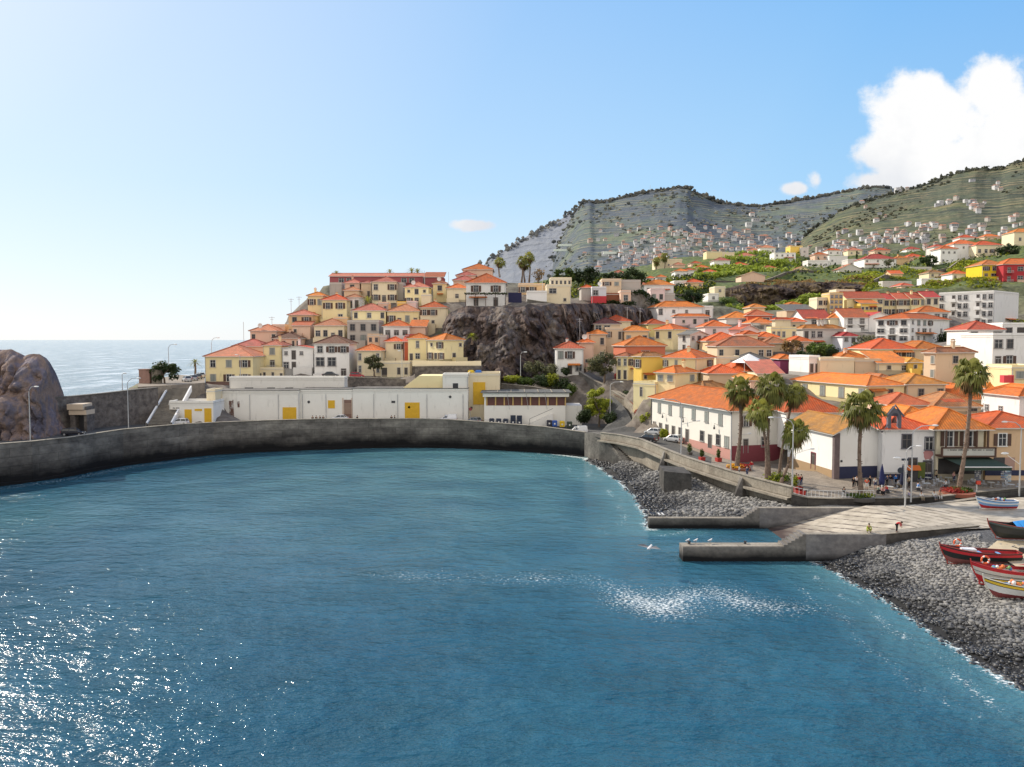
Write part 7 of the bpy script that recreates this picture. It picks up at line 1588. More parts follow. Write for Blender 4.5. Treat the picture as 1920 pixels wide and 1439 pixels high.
rack('tall wire stand of pale postcards in the middle before the cafe', 1832, 906, 2.0, (.6, .6, .62)); rack('blue white postcard stand, left of the pair by the dark doorway', 1881, 905, 2.4, (.3, .42, .6)); rack('blue white postcard stand, right of the pair by the dark doorway', 1889, 908, 2.2, (.35, .5, .6))
rack('rack of pale clothes under the cafe awning', 1822, 898, 1.8, (.5, .48, .5), 1.8); rack('rack of red and white clothes by the cafe wall', 1760, 898, 2.6, (.5, .05, .06), .7); rack('rack of blue cloth by the cafe wall', 1771, 898, 2.2, (.1, .16, .3), .8)
# plaza signs
b = gnd(1831, 927); t = thing('sign_post', 'small red sign box on a white post behind the blue boat', 'sign', tuple(b)); m = MB(); m.tube([(0, 0, 0), (0, 0, 1.7)], .06, 6); m.obj('post', WHITE, t); m = MB(); m.box((.2, 0, 1.65), (.55, .3, .5)); m.obj('box', flat('red_box', (.6, .06, .03), .5), t)
b = gnd(1694, 935); t = thing('sign_post', 'dark street name sign with a round disc on a post', 'sign', tuple(b)); m = MB(); m.tube([(0, 0, 0), (0, 0, 5.4)], .06, 6); m.obj('post', METAL, t); m = MB(); m.box((.1, 0, 5.4), (1.0, .06, .3)); m.tube([(-.5, -.05, 3.9), (-.5, .05, 3.9)], .42, 14); m.obj('plate', flat('dark_plate', (.02, .03, .05), .5), t)
b = onroad(882, 186.5); t = thing('sign_post', 'round red and grey traffic sign in the recess beside the grey car', 'sign', tuple(b)); m = MB(); m.tube([(0, 0, 0), (0, 0, 3.2)], .04, 6); m.obj('post', METAL, t); m = MB(); m.tube([(0, -.03, 3.4), (0, .03, 3.4)], .4, 14); m.obj('plate', flat('sign_red', (.25, .05, .05), .5), t)
m = MB(); q = atY(1886, 711, 140); m.box((q.x, q.y, q.z), (1.4, 1.2, 1.3)); m.box((q.x + .9, q.y, q.z), (.25, 1.3, 1.4)); tag(m.obj('water_tank', flat('red_tank', (.6, .06, .07), .6)), 'red box shaped roof tank above the big white wall', 'tank')
b = gnd(1684, 915); t = thing('menu_board', 'green yellow menu board beside the cafe door', 'board', tuple(gnd(1727, 903))); m = MB(); m.box((0, 0, 1.7), (1.1, .08, 2.4)); m.obj('panel', foliage('green_print', (.3, .38, .1)), t); m = MB(); m.box((-.5, .02, .6), (.06, .06, 1.2)); m.box((.5, .02, .6), (.06, .06, 1.2)); m.obj('leg', METAL, t)
m = MB(); q = gnd(1713, 905); m.box((q.x, q.y, q.z + 2.2), (1.9, .7, .7), 0, top=.8); m.box((q.x, q.y + .3, q.z + 1.0), (1.5, .1, 2.0), 1); tag(m.obj('flower_stall', [flat('orange_cloth', (.6, .15, .03), .8), DARKM]), 'orange cloth topped stall beside the menu board', 'stall')
# poles and aerials on the roofs
for i, (px, pb, pt, Y, lb) in enumerate(((457, 637, 604, 242, 'thin mast behind the long red roof at the left'), (510, 612, 594, 247, 'aerial on the small pink block roof'), (546, 588, 560, 252, 'aerial above the orange-beige house, left one'), (561, 585, 556, 252, 'aerial above the orange-beige house, right one'), (937, 530, 508, 290, 'utility pole behind the orange roof of the white clifftop house'), (1017, 570, 515, 246, 'dark utility pole on the clifftop beside the white wall'),
  (1087, 632, 597, 224, 'aerial with a crossbar above the beige house by the dark cliff'), (1176, 600, 576, 250, 'tall aerial near the square chimney'), (1200, 608, 578, 252, 'aerial beside the olive yellow pyramid roof'), (1862, 700, 636, 165, 'grey pole in front of the ochre panelled apartments'), (1219, 362, 347, 2200, 'radio mast on the mountain ridge'), (841, 530, 510, 268, 'white chimney pole left of the cream clifftop house'), (796, 532, 508, 284, 'white flue at the right end of the maroon hall'), (1748, 505, 470, 430, 'utility pole by the upper right villas'), (1736, 500, 462, 440, 'second utility pole left of the upper right villas'), (1813, 500, 457, 425, 'pole in front of the white veranda villa'))):
    a_ = atY(px, pb, Y); b_ = atY(px, pt, Y); r_ = .07 * max(1, Y / 400); m = MB(); m.tube([(0, 0, -1), (0, 0, b_.z - a_.z)], r_, 5)
    if 'aerial' in lb: m.tube([(-.9, 0, b_.z - a_.z - .3), (.9, 0, b_.z - a_.z - .3)], .05, 4); m.tube([(-.5, 0, b_.z - a_.z - .9), (.5, 0, b_.z - a_.z - .9)], .05, 4)
    tag(m.obj('aerial' if 'aerial' in lb else 'pole', METAL if i < 14 else METAL, None, tuple(a_)), lb, 'aerial' if 'aerial' in lb else 'pole')
# pergola of the white clifftop house
q0, q1 = atY(874, 573, 236), atY(948, 573, 236); t = thing('pergola', 'vine covered pergola along the front of the white clifftop house', 'pergola', tuple(q0)); hh = 3.1; W_ = q1.x - q0.x
for k in range(5): m = MB(); m.tube([(k * W_ / 4, -2.6, -1), (k * W_ / 4, -2.6, hh)], .09, 5); m.obj('post', BROWN, t)
m = MB(); m.bx(-.3, W_ + .3, -2.75, -2.6, hh, hh + .12)
for k in range(12): m.bx(k * W_ / 11 - .05, k * W_ / 11 + .05, -2.9, 1.7, hh + .12, hh + .22)
m.obj('beam', BROWN, t); lv = MB(); tn = []; rg = random.Random(4)
for k in range(16): leaves(lv, (k * W_ / 15, -2.0 + rg.uniform(-.6, 1), hh + .25), (.7, 1.2, .35), 40, .22, rg, 0, tn)
lv.tone = tn; lv.obj('vine', DLEAF, t)
m = MB(); a_ = atY(870, 575, 235); b_ = atY(955, 575, 235); m.bx(a_.x, b_.x, 234.2, 238, a_.z - 1.2, a_.z + .05); tag(m.obj('clifftop_terrace', CONC), 'concrete terrace slab under the pergola on the cliff edge', 'terrace')
a_ = atY(953, 549, 240); m = MB(); m.bx(0, 4, 0, .3, -3, 0); tag(m.obj('navy_fence', flat('navy_panel', (.02, .02, .07), .8), None, tuple(a_)), 'dark navy panel fence right of the white clifftop house', 'fence')
# white tent canopy
q = atY(1404, 690, 180); m = MB(); n = 6
for k in range(n): a0, a1 = k * 2 * PI / n, (k + 1) * 2 * PI / n; m.face([(4 * math.cos(a0), 4 * math.sin(a0), 1.2), (4 * math.cos(a1), 4 * math.sin(a1), 1.2), (0, 0, 3.2)])
for k in range(n): m.tube([(4 * math.cos(k * 2 * PI / n), 4 * math.sin(k * 2 * PI / n), -3), (4 * math.cos(k * 2 * PI / n), 4 * math.sin(k * 2 * PI / n), 1.2)], .05, 4)
tag(m.obj('tent', WHITE, None, tuple(q)), 'white pointed tent canopy among the roofs of the right town', 'tent')
# bridge on the hillside
# ================================================================== BOATS
def boat(label, bow, rz, L_, B_, Hh, bands, inner, rail, stem=.5, extras=(), name='fishing_boat'):
    """local x from the bow (0) to the stern (L); bands: list of (fraction of side height, colour)"""
    t = thing(name, label, 'boat', tuple(bow), rz, 'fishing boats drawn up ashore'); ns, nl = 15, 12
    def sec(s):
        hb = B_ / 2 * (math.sin(min(1, s * 1.9 + .0) * PI / 2) ** .8) * (1 - .38 * max(0, (s - .55) / .45) ** 2); sh_ = Hh * (.78 + .42 * (1 - s) ** 2.6 + .08 * s * s); ke = Hh * .2 * max(0, 1 - s / .15) ** 1.6; return hb, sh_, ke
    m = MB(); V = {}
    fr = [0, .12, .25] + [b[0] for b in bands[:-1]] + [1.0]; lv_ = sorted(set([0, .1, .22, .34] + [b[0] for b in bands])); 
    for side in (-1, 1):
        for i in range(ns + 1):
            s = i / ns; hb, sh_, ke = sec(s); x0 = s * L_
            for j, f in enumerate(lv_):
                w = hb * (math.sin(min(1, f * 1.25) * PI / 2) ** .62) * (.86 + .14 * f); z = ke + (sh_ - ke) * f; x = x0 + (1 - f) ** 1.5 * .1 * L_ * max(0, 1 - s * 3); V[side, i, j] = len(m.v); m.v.append((x, side * w, z))
    for side in (-1, 1):
        for i in range(ns):
            for j in range(len(lv_) - 1):
                q = (V[side, i, j], V[side, i + 1, j], V[side, i + 1, j + 1], V[side, i, j + 1]); mid = (lv_[j] + lv_[j + 1]) / 2; bi = next(k for k, b in enumerate(bands) if mid <= b[0]); m.f.append(q if side > 0 else q[::-1]); m.m.append(bi)
    for j in range(len(lv_) - 1):
        mid = (lv_[j] + lv_[j + 1]) / 2; bi = next(k for k, b in enumerate(bands) if mid <= b[0]); m.f.append((V[-1, ns, j], V[1, ns, j], V[1, ns, j + 1], V[-1, ns, j + 1])); m.m.append(bi)
    m.obj('hull', [flat('boat_paint', b[1], .45, var=.12) for b in bands], t)
    m = MB()
    for i in range(ns):
        for side in (-1, 1):
            A = []
            for ii in (i, i + 1):
                s = ii / ns; hb, sh_, ke = sec(s); A.append(((s * L_ + .1 if ii == 0 else s * L_ - (.08 if ii == ns else 0)), side * max(0, hb - .09), sh_ - .02, side * max(0, hb * .5 - .05), ke + (sh_ - ke) * .62))
            q = [(A[0][0], A[0][3], A[0][4]), (A[1][0], A[1][3], A[1][4]), (A[1][0], A[1][1], A[1][2]), (A[0][0], A[0][1], A[0][2])]
            if i < 1: continue; m.face(q[::-1] if side > 0 else q, 0); m.face([(A[0][0], 0, A[0][4]), (A[1][0], 0, A[1][4]), (A[1][0], A[1][3], A[1][4]), (A[0][0], A[0][3], A[0][4])], 1)
    m.obj('inside', [flat('boat_inside', inner, .6), flat('boat_floor', tint(inner, .55), .7)], t)
    m = MB()
    for side in (-1, 1): m.tube([(sec(i / ns) and i / ns * L_, side * sec(i / ns)[0], sec(i / ns)[1]) for i in range(ns + 1)], .055, 5)
    hb, sh_, ke = sec(1); m.tube([(L_, -hb, sh_), (L_, hb, sh_)], .055, 5); m.obj('gunwale', flat('boat_rail', rail, .5), t)
    m = MB(); hb, sh_, ke = sec(0); pq = [((1 - f) ** 1.5 * .1 * L_ - .02, 0, ke + (sh_ - ke) * f) for f in (0, .2, .4, .6, .8, 1)]; m.tube(pq + [(-.08, 0, sh_ + stem)], [.06] * 6 + [.05], 6); m.tube([pq[0]] + [(L_ * s_, 0, sec(s_)[2] - .02) for s_ in (.1, .16, 1)], .07, 5); m.obj('stem_post', flat('boat_rail', rail, .5), t)
    for s in (.3, .52, .76):
        m = MB(); hb, sh_, ke = sec(s); m.bx(s * L_ - .14, s * L_ + .14, -hb + .08, hb - .08, sh_ - .28, sh_ - .22); m.obj('thwart', flat('boat_inside', inner, .6), t)
    for e in extras:
        m = MB()
        if e[0] == 'motor': m.box((L_ + .2, 0, Hh * .95), (.45, .4, .55), 0, top=.8); m.box((L_ + .25, 0, Hh * .35), (.16, .12, .9), 0); m.tube([(L_, 0, Hh * 1.05), (L_ - .7, 0, Hh * 1.2)], .04, 5); m.obj('outboard_motor', flat('motor_black', (.03, .025, .025), .4), t)
        elif e[0] == 'tarp':
            m = MB()
            for i in range(8):
                x0, x1 = e[2] * L_ + (e[3] - e[2]) * L_ * i / 8, e[2] * L_ + (e[3] - e[2]) * L_ * (i + 1) / 8; z = Hh * .95; r0 = .35 * math.sin(PI * (i / 8 * .8 + .1)); r1 = .35 * math.sin(PI * ((i + 1) / 8 * .8 + .1)); hb = sec(min(1, x0 / L_))[0]
                for sg in (-1, 1): m.face([(x0, sg * hb, z), (x1, sg * hb, z), (x1, 0, z + .25 + r1), (x0, 0, z + .25 + r0)])
            m.obj('tarpaulin', flat('tarpaulin', e[1], .5), t)
        elif e[0] == 'crate': m.box((e[2] * L_, e[4] if len(e) > 4 else 0, Hh * .86), (e[3], .8, .42)); o = m.obj('crate', flat('crate', e[1], .7), None); o.location = t.location; o.rotation_euler = t.rotation_euler; tag(o, e[5], 'crate')
        elif e[0] == 'ring':
            n = 14; R0, r0 = .34, .09; c0 = len(m.v)
            for a in range(n):
                for b in range(6): A, Bq = 2 * PI * a / n, 2 * PI * b / 6; m.v.append((e[1] * L_ + (R0 + r0 * math.cos(Bq)) * math.cos(A), r0 * math.sin(Bq), Hh * 1.15 + .3 + (R0 + r0 * math.cos(Bq)) * math.sin(A)))
            for a in range(n):
                for b in range(6): m.f.append((a * 6 + b, ((a + 1) % n) * 6 + b, ((a + 1) % n) * 6 + (b + 1) % 6, a * 6 + (b + 1) % 6)); m.m.append(0 if a % 4 else 1)
            o = m.obj('lifebuoy', [flat('buoy_orange', (.75, .12, .03), .5), WHITE], None); o.location = t.location; o.rotation_euler = t.rotation_euler; tag(o, e[2], 'lifebuoy')
        elif e[0] == 'gear':
            rg = random.Random(e[2])
            for q in range(14): m.ball((e[1] * L_ + rg.uniform(-.8, .8), rg.uniform(-.4, .4), Hh * .85 + rg.uniform(0, .25)), rg.uniform(.1, .22), rg.randrange(4), 6, 4)
            o = m.obj('fishing_gear', [flat('net_orange', (.7, .2, .06), .8), flat('net_green', (.2, .4, .15), .8), WHITE, flat('net_blue', (.08, .25, .55), .8)], None); o.location = t.location; o.rotation_euler = t.rotation_euler; tag(o, e[3], 'fishing gear', kind='stuff')
    return t
def bw(px, py): return gnd(px, py)
RED, NAV, WHT, LBL, BLK, DRD, YEL = (.5, .02, .03), (.03, .05, .18), (.75, .75, .72), (.2, .38, .65), (.02, .025, .025), (.2, .04, .04), (.75, .5, .04)
b = bw(1830, 955); boat('small sky blue and white boat with a red bottom, alone on the slipway', (b.x, b.y, b.z + .12), -.06, 5.0, 1.8, 1.25, [(.34, RED), (.6, LBL), (.74, WHT), (.9, LBL), (1, NAV)], (.12, .35, .65), WHT, .12, [('gear', .55, 3, 'blue bundles lying in the sky blue boat')])
b = bw(1872, 1018); boat('black boat with a blue tarpaulin at the right edge of the yard', (b.x - .6, b.y + 1, b.z + .25), -.08, 8.5, 2.4, 1.6, [(.4, BLK), (.7, (.03, .035, .04)), (.86, BLK), (1, (.07, .1, .1))], (.1, .2, .22), (.25, .06, .05), .3, [('tarp', (.04, .25, .6), .3, .8)])
b = bw(1778, 1058); boat('long black and red striped boat with a pink bottom and an outboard motor', (b.x - .9, b.y, b.z + .08), -.12, 7.6, 2.1, 1.65, [(.38, (.30, .11, .1)), (.72, BLK), (.9, RED), (1, BLK)], (.16, .35, .6), (.3, .04, .03), .25, [('motor',), ('crate', (.7, .72, .75), .36, 1.3, 0, 'white styrofoam box in the long black and red boat'), ('ring', .22, 'orange lifebuoy standing in the bow of the long black and red boat')])
b = bw(1840, 1098); boat('red boat with two broad white stripes, heaped with orange and green gear', (b.x - .9, b.y + .2, b.z + .1), -.14, 7.6, 2.2, 1.75, [(.42, RED), (.6, (.6, .57, .52)), (.63, BLK), (.82, (.6, .57, .52)), (1, RED)], (.3, .12, .1), (.45, .03, .03), .3, [('gear', .35, 5, 'orange and green fishing gear piled in the red boat'), ('ring', .16, 'orange lifebuoy in the bow of the red boat'), ('tarp', (.6, .03, .08), .6, .95)])
b = bw(1868, 1122); boat('white boat with a yellow stripe and maroon bottom, nearest the camera', (b.x - 1.2, b.y, b.z + .08), -.17, 7.2, 2.2, 1.55, [(.36, (.26, .06, .06)), (.74, WHT), (.78, BLK), (.92, YEL), (1, BLK)], (.15, .35, .65), (.6, .58, .5), .3, [('gear', .4, 9, 'blue and white bundles lying in the yellow striped boat')])
# small boats at the far quay
for px, py, c, lb in ((352, 853, (.4, .42, .6), 'small pale rowing boat rocking at the foot of the quay wall, left one'), (385, 848, (.5, .52, .6), 'small pale rowing boat at the foot of the quay wall, right one')):
    q = atZ(px, py, -.05); boat(lb, (q.x - 1.6, q.y, q.z), .1, 3.6, 1.4, .6, [(.4, c), (.7, c), (1, WHT)], c, WHT, .1, name='rowing_boat')
# ================================================================== BIRDS
def bird(label, loc, rz, s=1.0, flying=False):
    t = thing('seagull', label, 'seagull', tuple(loc), rz, 'gulls at the piers'); m = MB(); z = .22 if not flying else 0
    m.tube([(-.25, 0, z + .05), (-.1, 0, z + .04), (.05, 0, z + .06), (.14, 0, z + .14), (.2, 0, z + .16), (.26, 0, z + .14)], [.01, .07, .09, .05, .05, .01], 8); m.obj('body', flat('gull_feathers', (.7, .7, .7), .8), t)
    m = MB()
    if flying:
        for s_ in (-1, 1): m.face([(.08, 0, .1), (.0, s_ * .35, .22), (-.1, s_ * .7, .12), (-.06, 0, .06)])
    else:
        for s_ in (-1, 1): m.face([(.06, s_ * .08, z + .1), (-.3, s_ * .03, z + .05), (-.05, s_ * .1, z)])
        for s_ in (-.04, .04): m.tube([(0, s_, 0), (0, s_, z)], .012, 4)
    m.obj('wing', flat('gull_wing', (.2, .2, .22), .8), t); t.scale = (s * 1.4,) * 3
for px, lb in ((1289, 'gull standing at the very tip of the near pier'), (1304, 'gull second from the tip of the near pier'), (1331, 'gull third from the tip of the near pier')):
    p = atY(px, 1026, 90.2); bird(lb, (p.x, 90.2, 1.72), .5)
for px, lb in ((1236, 'dark gull at the tip of the far pier'), (1243, 'second gull at the tip of the far pier')): p = atY(px, 970, 105.2); bird(lb, (p.x, 105.2, 1.41), 2)
bird('single bird flying low over the water left of the near pier', atY(1218, 1030, 84), .9, 1.5, True)
for k, px in enumerate((1293, 1398)): p = atY(px, 1026, 90); m = MB(); m.tube([(p.x, 90.2, 1.6), (p.x, 90.2, 1.95)], [.16, .12], 8); m.tube([(p.x, 90.2, 1.95), (p.x, 90.2, 2.03)], .2, 8); tag(m.obj('bollard', DARKM), ['iron mooring bollard near the tip of the near pier', 'iron mooring bollard midway along the near pier'][k], 'bollard')
# ================================================================== PEOPLE
def joints(pose):
    J = dict(pel=(0, 0, .95), sp=(0, 0, 1.15), ch=(0, -.01, 1.36), nk=(0, -.01, 1.5), hd=(0, -.03, 1.62), tp=(0, -.02, 1.72))
    for s, n in ((-1, 'l'), (1, 'r')):
        J[n + 'sh'] = (s * .18, 0, 1.41); J[n + 'el'] = (s * .25, .03, 1.13); J[n + 'wr'] = (s * .25, -.08, .9); J[n + 'hp'] = (s * .1, 0, .9); J[n + 'kn'] = (s * .11, -.03, .5); J[n + 'an'] = (s * .11, 0, .09); J[n + 'to'] = (s * .13, -.17, .04)
    if pose == 'walk':
        J['lkn'] = (-.11, -.2, .52); J['lan'] = (-.11, -.28, .1); J['lto'] = (-.12, -.44, .05); J['rkn'] = (.11, .06, .5); J['ran'] = (.11, .28, .14); J['rto'] = (.12, .14, .05); J['lel'] = (-.24, .14, 1.16); J['lwr'] = (-.24, .1, .92); J['rel'] = (.24, -.08, 1.15); J['rwr'] = (.22, -.28, 1.0)
    if pose == 'fold': 
        for s, n in ((-1, 'l'), (1, 'r')): J[n + 'el'] = (s * .28, -.05, 1.16); J[n + 'wr'] = (s * .05, -.22, 1.2)
    if pose in ('sit', 'lean'):
        dz = -.46; 
        for k in ('pel', 'sp', 'ch', 'nk', 'hd', 'tp', 'lsh', 'rsh', 'lel', 'rel', 'lwr', 'rwr', 'lhp', 'rhp'): x, y, z = J[k]; J[k] = (x, y + (0 if pose == 'sit' else -(z - .95) * .35), z + dz)
        for s, n in ((-1, 'l'), (1, 'r')):
            J[n + 'kn'] = (s * .14, -.42, .5); J[n + 'an'] = (s * .13, -.42, .09); J[n + 'to'] = (s * .13, -.58, .04); J[n + 'el'] = (s * .25, J[n + 'sh'][1] - .08, .72); J[n + 'wr'] = (s * .16, J[n + 'sh'][1] - .3, .66)
    if pose == 'bend':
        J.update(sp=(0, -.12, 1.1), ch=(0, -.32, 1.18), nk=(0, -.44, 1.2), hd=(0, -.55, 1.18), tp=(0, -.64, 1.2))
        for s, n in ((-1, 'l'), (1, 'r')): J[n + 'sh'] = (s * .18, -.36, 1.2); J[n + 'el'] = (s * .2, -.42, .95); J[n + 'wr'] = (s * .14, -.5, .72)
    if pose == 'crouch':
        J.update(pel=(0, .05, .3), sp=(0, .0, .48), ch=(0, -.1, .68), nk=(0, -.14, .82), hd=(0, -.18, .94), tp=(0, -.18, 1.04))
        for s, n in ((-1, 'l'), (1, 'r')): J[n + 'sh'] = (s * .18, -.1, .74); J[n + 'el'] = (s * .26, -.2, .5); J[n + 'wr'] = (s * .2, -.42, .42); J[n + 'hp'] = (s * .11, .04, .28); J[n + 'kn'] = (s * .2, -.32, .46); J[n + 'an'] = (s * .17, -.12, .09); J[n + 'to'] = (s * .18, -.28, .04)
    return J
def skin(name, pts, edges, mat, sub=1):
    keys = list(pts); me = bpy.data.meshes.new(name); me.from_pydata([pts[k][0] for k in keys], [(keys.index(a), keys.index(b)) for a, b in edges], []); o = bpy.data.objects.new(name, me); COL.objects.link(o)
    o.modifiers.new('s', 'SKIN'); sv = me.skin_vertices[0].data
    for i, k in enumerate(keys): r = pts[k][1]; sv[i].radius = (r if isinstance(r, tuple) else (r, r)); sv[i].use_root = (i == 0)
    md = o.modifiers.new('u', 'SUBSURF'); md.levels = sub; md.render_levels = sub
    dg = bpy.context.evaluated_depsgraph_get(); nm = bpy.data.meshes.new_from_object(o.evaluated_get(dg)); bpy.data.objects.remove(o); nm.name = name; nm.materials.clear(); nm.materials.append(mat)
    nm.polygons.foreach_set('use_smooth', [True] * len(nm.polygons)); return nm
PROTO = {}
def proto(pose, short):
    if (pose, short) in PROTO: return PROTO[pose, short]
    J = joints(pose); pt = dict(pel=(J['pel'], (.13, .1)), sp=(J['sp'], (.12, .09)), ch=(J['ch'], (.15, .1)), nk=(J['nk'], .055), hd=(J['hd'], (.085, .1)), tp=(J['tp'], .06)); ed = [('pel', 'sp'), ('sp', 'ch'), ('ch', 'nk'), ('nk', 'hd'), ('hd', 'tp')]
    hd = Vector(J['hd']); pt['ns'] = (tuple(hd + Vector((0, -.12, -.01))), .014); ed.append(('hd', 'ns'))
    for n in 'lr':
        s = -1 if n == 'l' else 1; pt.update({n + 'sh': (J[n + 'sh'], .06), n + 'el': (J[n + 'el'], .042), n + 'wr': (J[n + 'wr'], .028), n + 'hp': (J[n + 'hp'], .09), n + 'kn': (J[n + 'kn'], .06), n + 'an': (J[n + 'an'], .042), n + 'to': (J[n + 'to'], .035)})
        w = Vector(J[n + 'wr']); d = (w - Vector(J[n + 'el'])).normalized(); pm = w + d * .07; pt[n + 'pm'] = (tuple(pm), (.036, .016)); ed += [('ch', n + 'sh'), (n + 'sh', n + 'el'), (n + 'el', n + 'wr'), (n + 'wr', n + 'pm'), ('pel', n + 'hp'), (n + 'hp', n + 'kn'), (n + 'kn', n + 'an'), (n + 'an', n + 'to')]
        sd_ = d.orthogonal().normalized()
        for q in range(4):
            f = pm + sd_ * (q - 1.5) * .02 + d * .035; g = f + d * (.05, .06, .055, .04)[q] * .8 + Vector((0, -.015, 0)); pt[n + 'f%d' % q] = (tuple(f), .009); pt[n + 'g%d' % q] = (tuple(g), .008); ed += [(n + 'pm', n + 'f%d' % q), (n + 'f%d' % q, n + 'g%d' % q)]
        th = w + d * .03 + sd_ * .045; pt[n + 'th'] = (tuple(th), .01); pt[n + 'ti'] = (tuple(th + d * .035 + sd_ * .012), .008); ed += [(n + 'wr', n + 'th'), (n + 'th', n + 'ti')]
    body = skin('body', pt, ed, SKIN)
    sp_ = {k: (J[k], r) for k, r in (('sp', (.15, .12)), ('pel', (.155, .125)), ('ch', (.17, .125)), ('lsh', .08), ('rsh', .08), ('lel', .058), ('rel', .058))}; up = Vector(J['pel']); sp_['pel'] = (tuple(up + Vector((0, 0, .02))), (.15, .12))
    e = [('sp', 'pel'), ('sp', 'ch'), ('ch', 'lsh'), ('ch', 'rsh'), ('lsh', 'lel'), ('rsh', 'rel')]
    for n in 'lr': sp_[n + 'w'] = (tuple(Vector(J[n + 'el']).lerp(Vector(J[n + 'wr']), .25 if short else .92)), .05 if short else .04); e.append((n + 'el', n + 'w'))
    shirt = skin('shirt', sp_, e, WHITE)
    tp_ = {k: (J[k], r) for k, r in (('pel', (.15, .12)), ('lhp', .105), ('rhp', .105), ('lkn', .078), ('rkn', .078))}; e = [('pel', 'lhp'), ('pel', 'rhp'), ('lhp', 'lkn'), ('rhp', 'rkn')]
    for n in 'lr': tp_[n + 'a'] = (tuple(Vector(J[n + 'kn']).lerp(Vector(J[n + 'an']), .1 if short else .9)), .06); e.append((n + 'kn', n + 'a'))
    trs = skin('trousers', tp_, e, WHITE)
    m = MB(); h = Vector(J['hd']); m.ball((h.x, h.y + .025, h.z + .05), .112, 0, 10, 7, (.95, 1.05, 1)); hair = m.mesh('hair', WHITE, True)
    m = MB()
    for s in (-1, 1): m.ball((h.x + s * .035, h.y - .1, h.z + .02), .014, 0, 6, 4); m.ball((h.x + s * .1, h.y, h.z), .022, 1, 6, 4, (.5, 1, 1.3))
    m.box((h.x, h.y - .1, h.z - .055), (.05, .02, .012), 2); face = m.mesh('face', [DARKM, SKIN, flat('lips', (.35, .12, .1), .6)])
    m = MB()
    for n in 'lr': a = Vector(J[n + 'an']); b = Vector(J[n + 'to']); m.tube([a + Vector((0, .05, -.04)), a.lerp(b, .5) + Vector((0, 0, -.02)), b], [.055, .055, .035], 7)
    shoes = m.mesh('shoes', DARKM); PROTO[pose, short] = (body, shirt, trs, hair, face, shoes); return PROTO[pose, short]
def person(label, loc, rz, pose, top, legs, hair=(.03, .02, .015), short=False, sc=1.0):
    b, s, t_, h, f, sh_ = proto(pose, short); t = thing('person', label, 'person', tuple(loc), rz); t.scale = (sc,) * 3
    link('body', b, t)
    for nm, me, c in (('shirt', s, top), ('trousers', t_, legs), ('hair', h, hair)):
        o = link(nm, me, t); o.material_slots[0].link = 'OBJECT'; o.material_slots[0].material = flat('cloth' if nm != 'hair' else 'hair', c, .9, 0, .2)
    link('face', f, t); link('shoes', sh_, t); return t
K, Wt, GY, BG, RD, ORR, BLU, PK, DN = (.015, .015, .02), (.7, .7, .68), (.25, .25, .27), (.4, .33, .22), (.5, .02, .03), (.65, .06, .02), (.05, .2, .55), (.65, .35, .33), (.04, .06, .13)
for px, py, rz, pose, a_, b_, lb, *r_ in (
 (1582, 937, 2.2, 'walk', K, Wt, 'man in a dark top and white trousers at the plaza railing'), (1600, 916, .3, 'stand', K, K, 'person in black standing at the chapel wall, leftmost of the group'), (1606, 914, -.5, 'fold', Wt, K, 'person in a white top and dark trousers at the chapel wall'),
 (1612, 917, .4, 'stand', RD, BG, 'person in a red shirt and beige trousers just left of the lone palm trunk'), (1625, 919, -.3, 'fold', ORR, Wt, 'person in a bright orange-red top right of the lone palm trunk', True), (1631, 914, .5, 'stand', K, K, 'person in black right of the orange-red top'), (1641, 917, 0, 'stand', Wt, DN, 'person in a white top before the navy parasol', True),
 (1650, 913, .6, 'fold', GY, K, 'person in a grey jacket under the navy parasol'), (1663, 912, 0, 'fold', DN, K, 'person in dark clothes right of the navy parasol'), (1669, 911, -.8, 'stand', K, GY, 'second person in dark clothes right of the navy parasol'), (1679, 911, .3, 'stand', BLU, K, 'person in blue between the parasols'),
 (1704, 915, .2, 'stand', BG, K, 'person in beige behind the white plaza lamp post'), (1788, 905, .5, 'stand', PK, DN, 'person in pink under the cafe awning'), (1800, 903, 0, 'stand', Wt, K, 'person in white under the cafe awning'), (1755, 903, .9, 'walk', BG, K, 'person in beige walking at the cafe corner'),
 (1386, 893, 1.2, 'fold', Wt, GY, 'person in white at the parapet below the yellow flower bed'), (1401, 894, -1.0, 'stand', DN, DN, 'person in dark blue at the parapet below the yellow flower bed'), (1409, 884, .3, 'walk', RD, GY, 'person in a red shirt walking beside the red pots'),
 (1493, 910, .8, 'stand', K, K, 'person in black at the parapet corner, left one'), (1497, 912, -.6, 'stand', RD, GY, 'person in red at the parapet corner'), (1502, 912, .2, 'stand', K, DN, 'person in black at the parapet corner, right one'),
 (1681, 1004, .8, 'bend', RD, K, 'person in a red jacket bending forward on the slipway wall'), (1628, 1003, 0, 'crouch', (.35, .4, .06), (.35, .4, .06), 'person in yellow green crouching on the slipway wall'), (1240, 805, 0, 'stand', GY, DN, 'person beside the facade of the long white house')):
    g = gnd(px, py)
    if py > 1000: g = atY(px, 1003, 89.7); g.z = 3.16
    person(lb, g, rz, pose, a_, b_, short=bool(r_))
def sit(label, loc, rz, pose, a_, b_, seat=None, short=False): person(label, loc, rz, pose, a_, b_, short=short)
bench = None
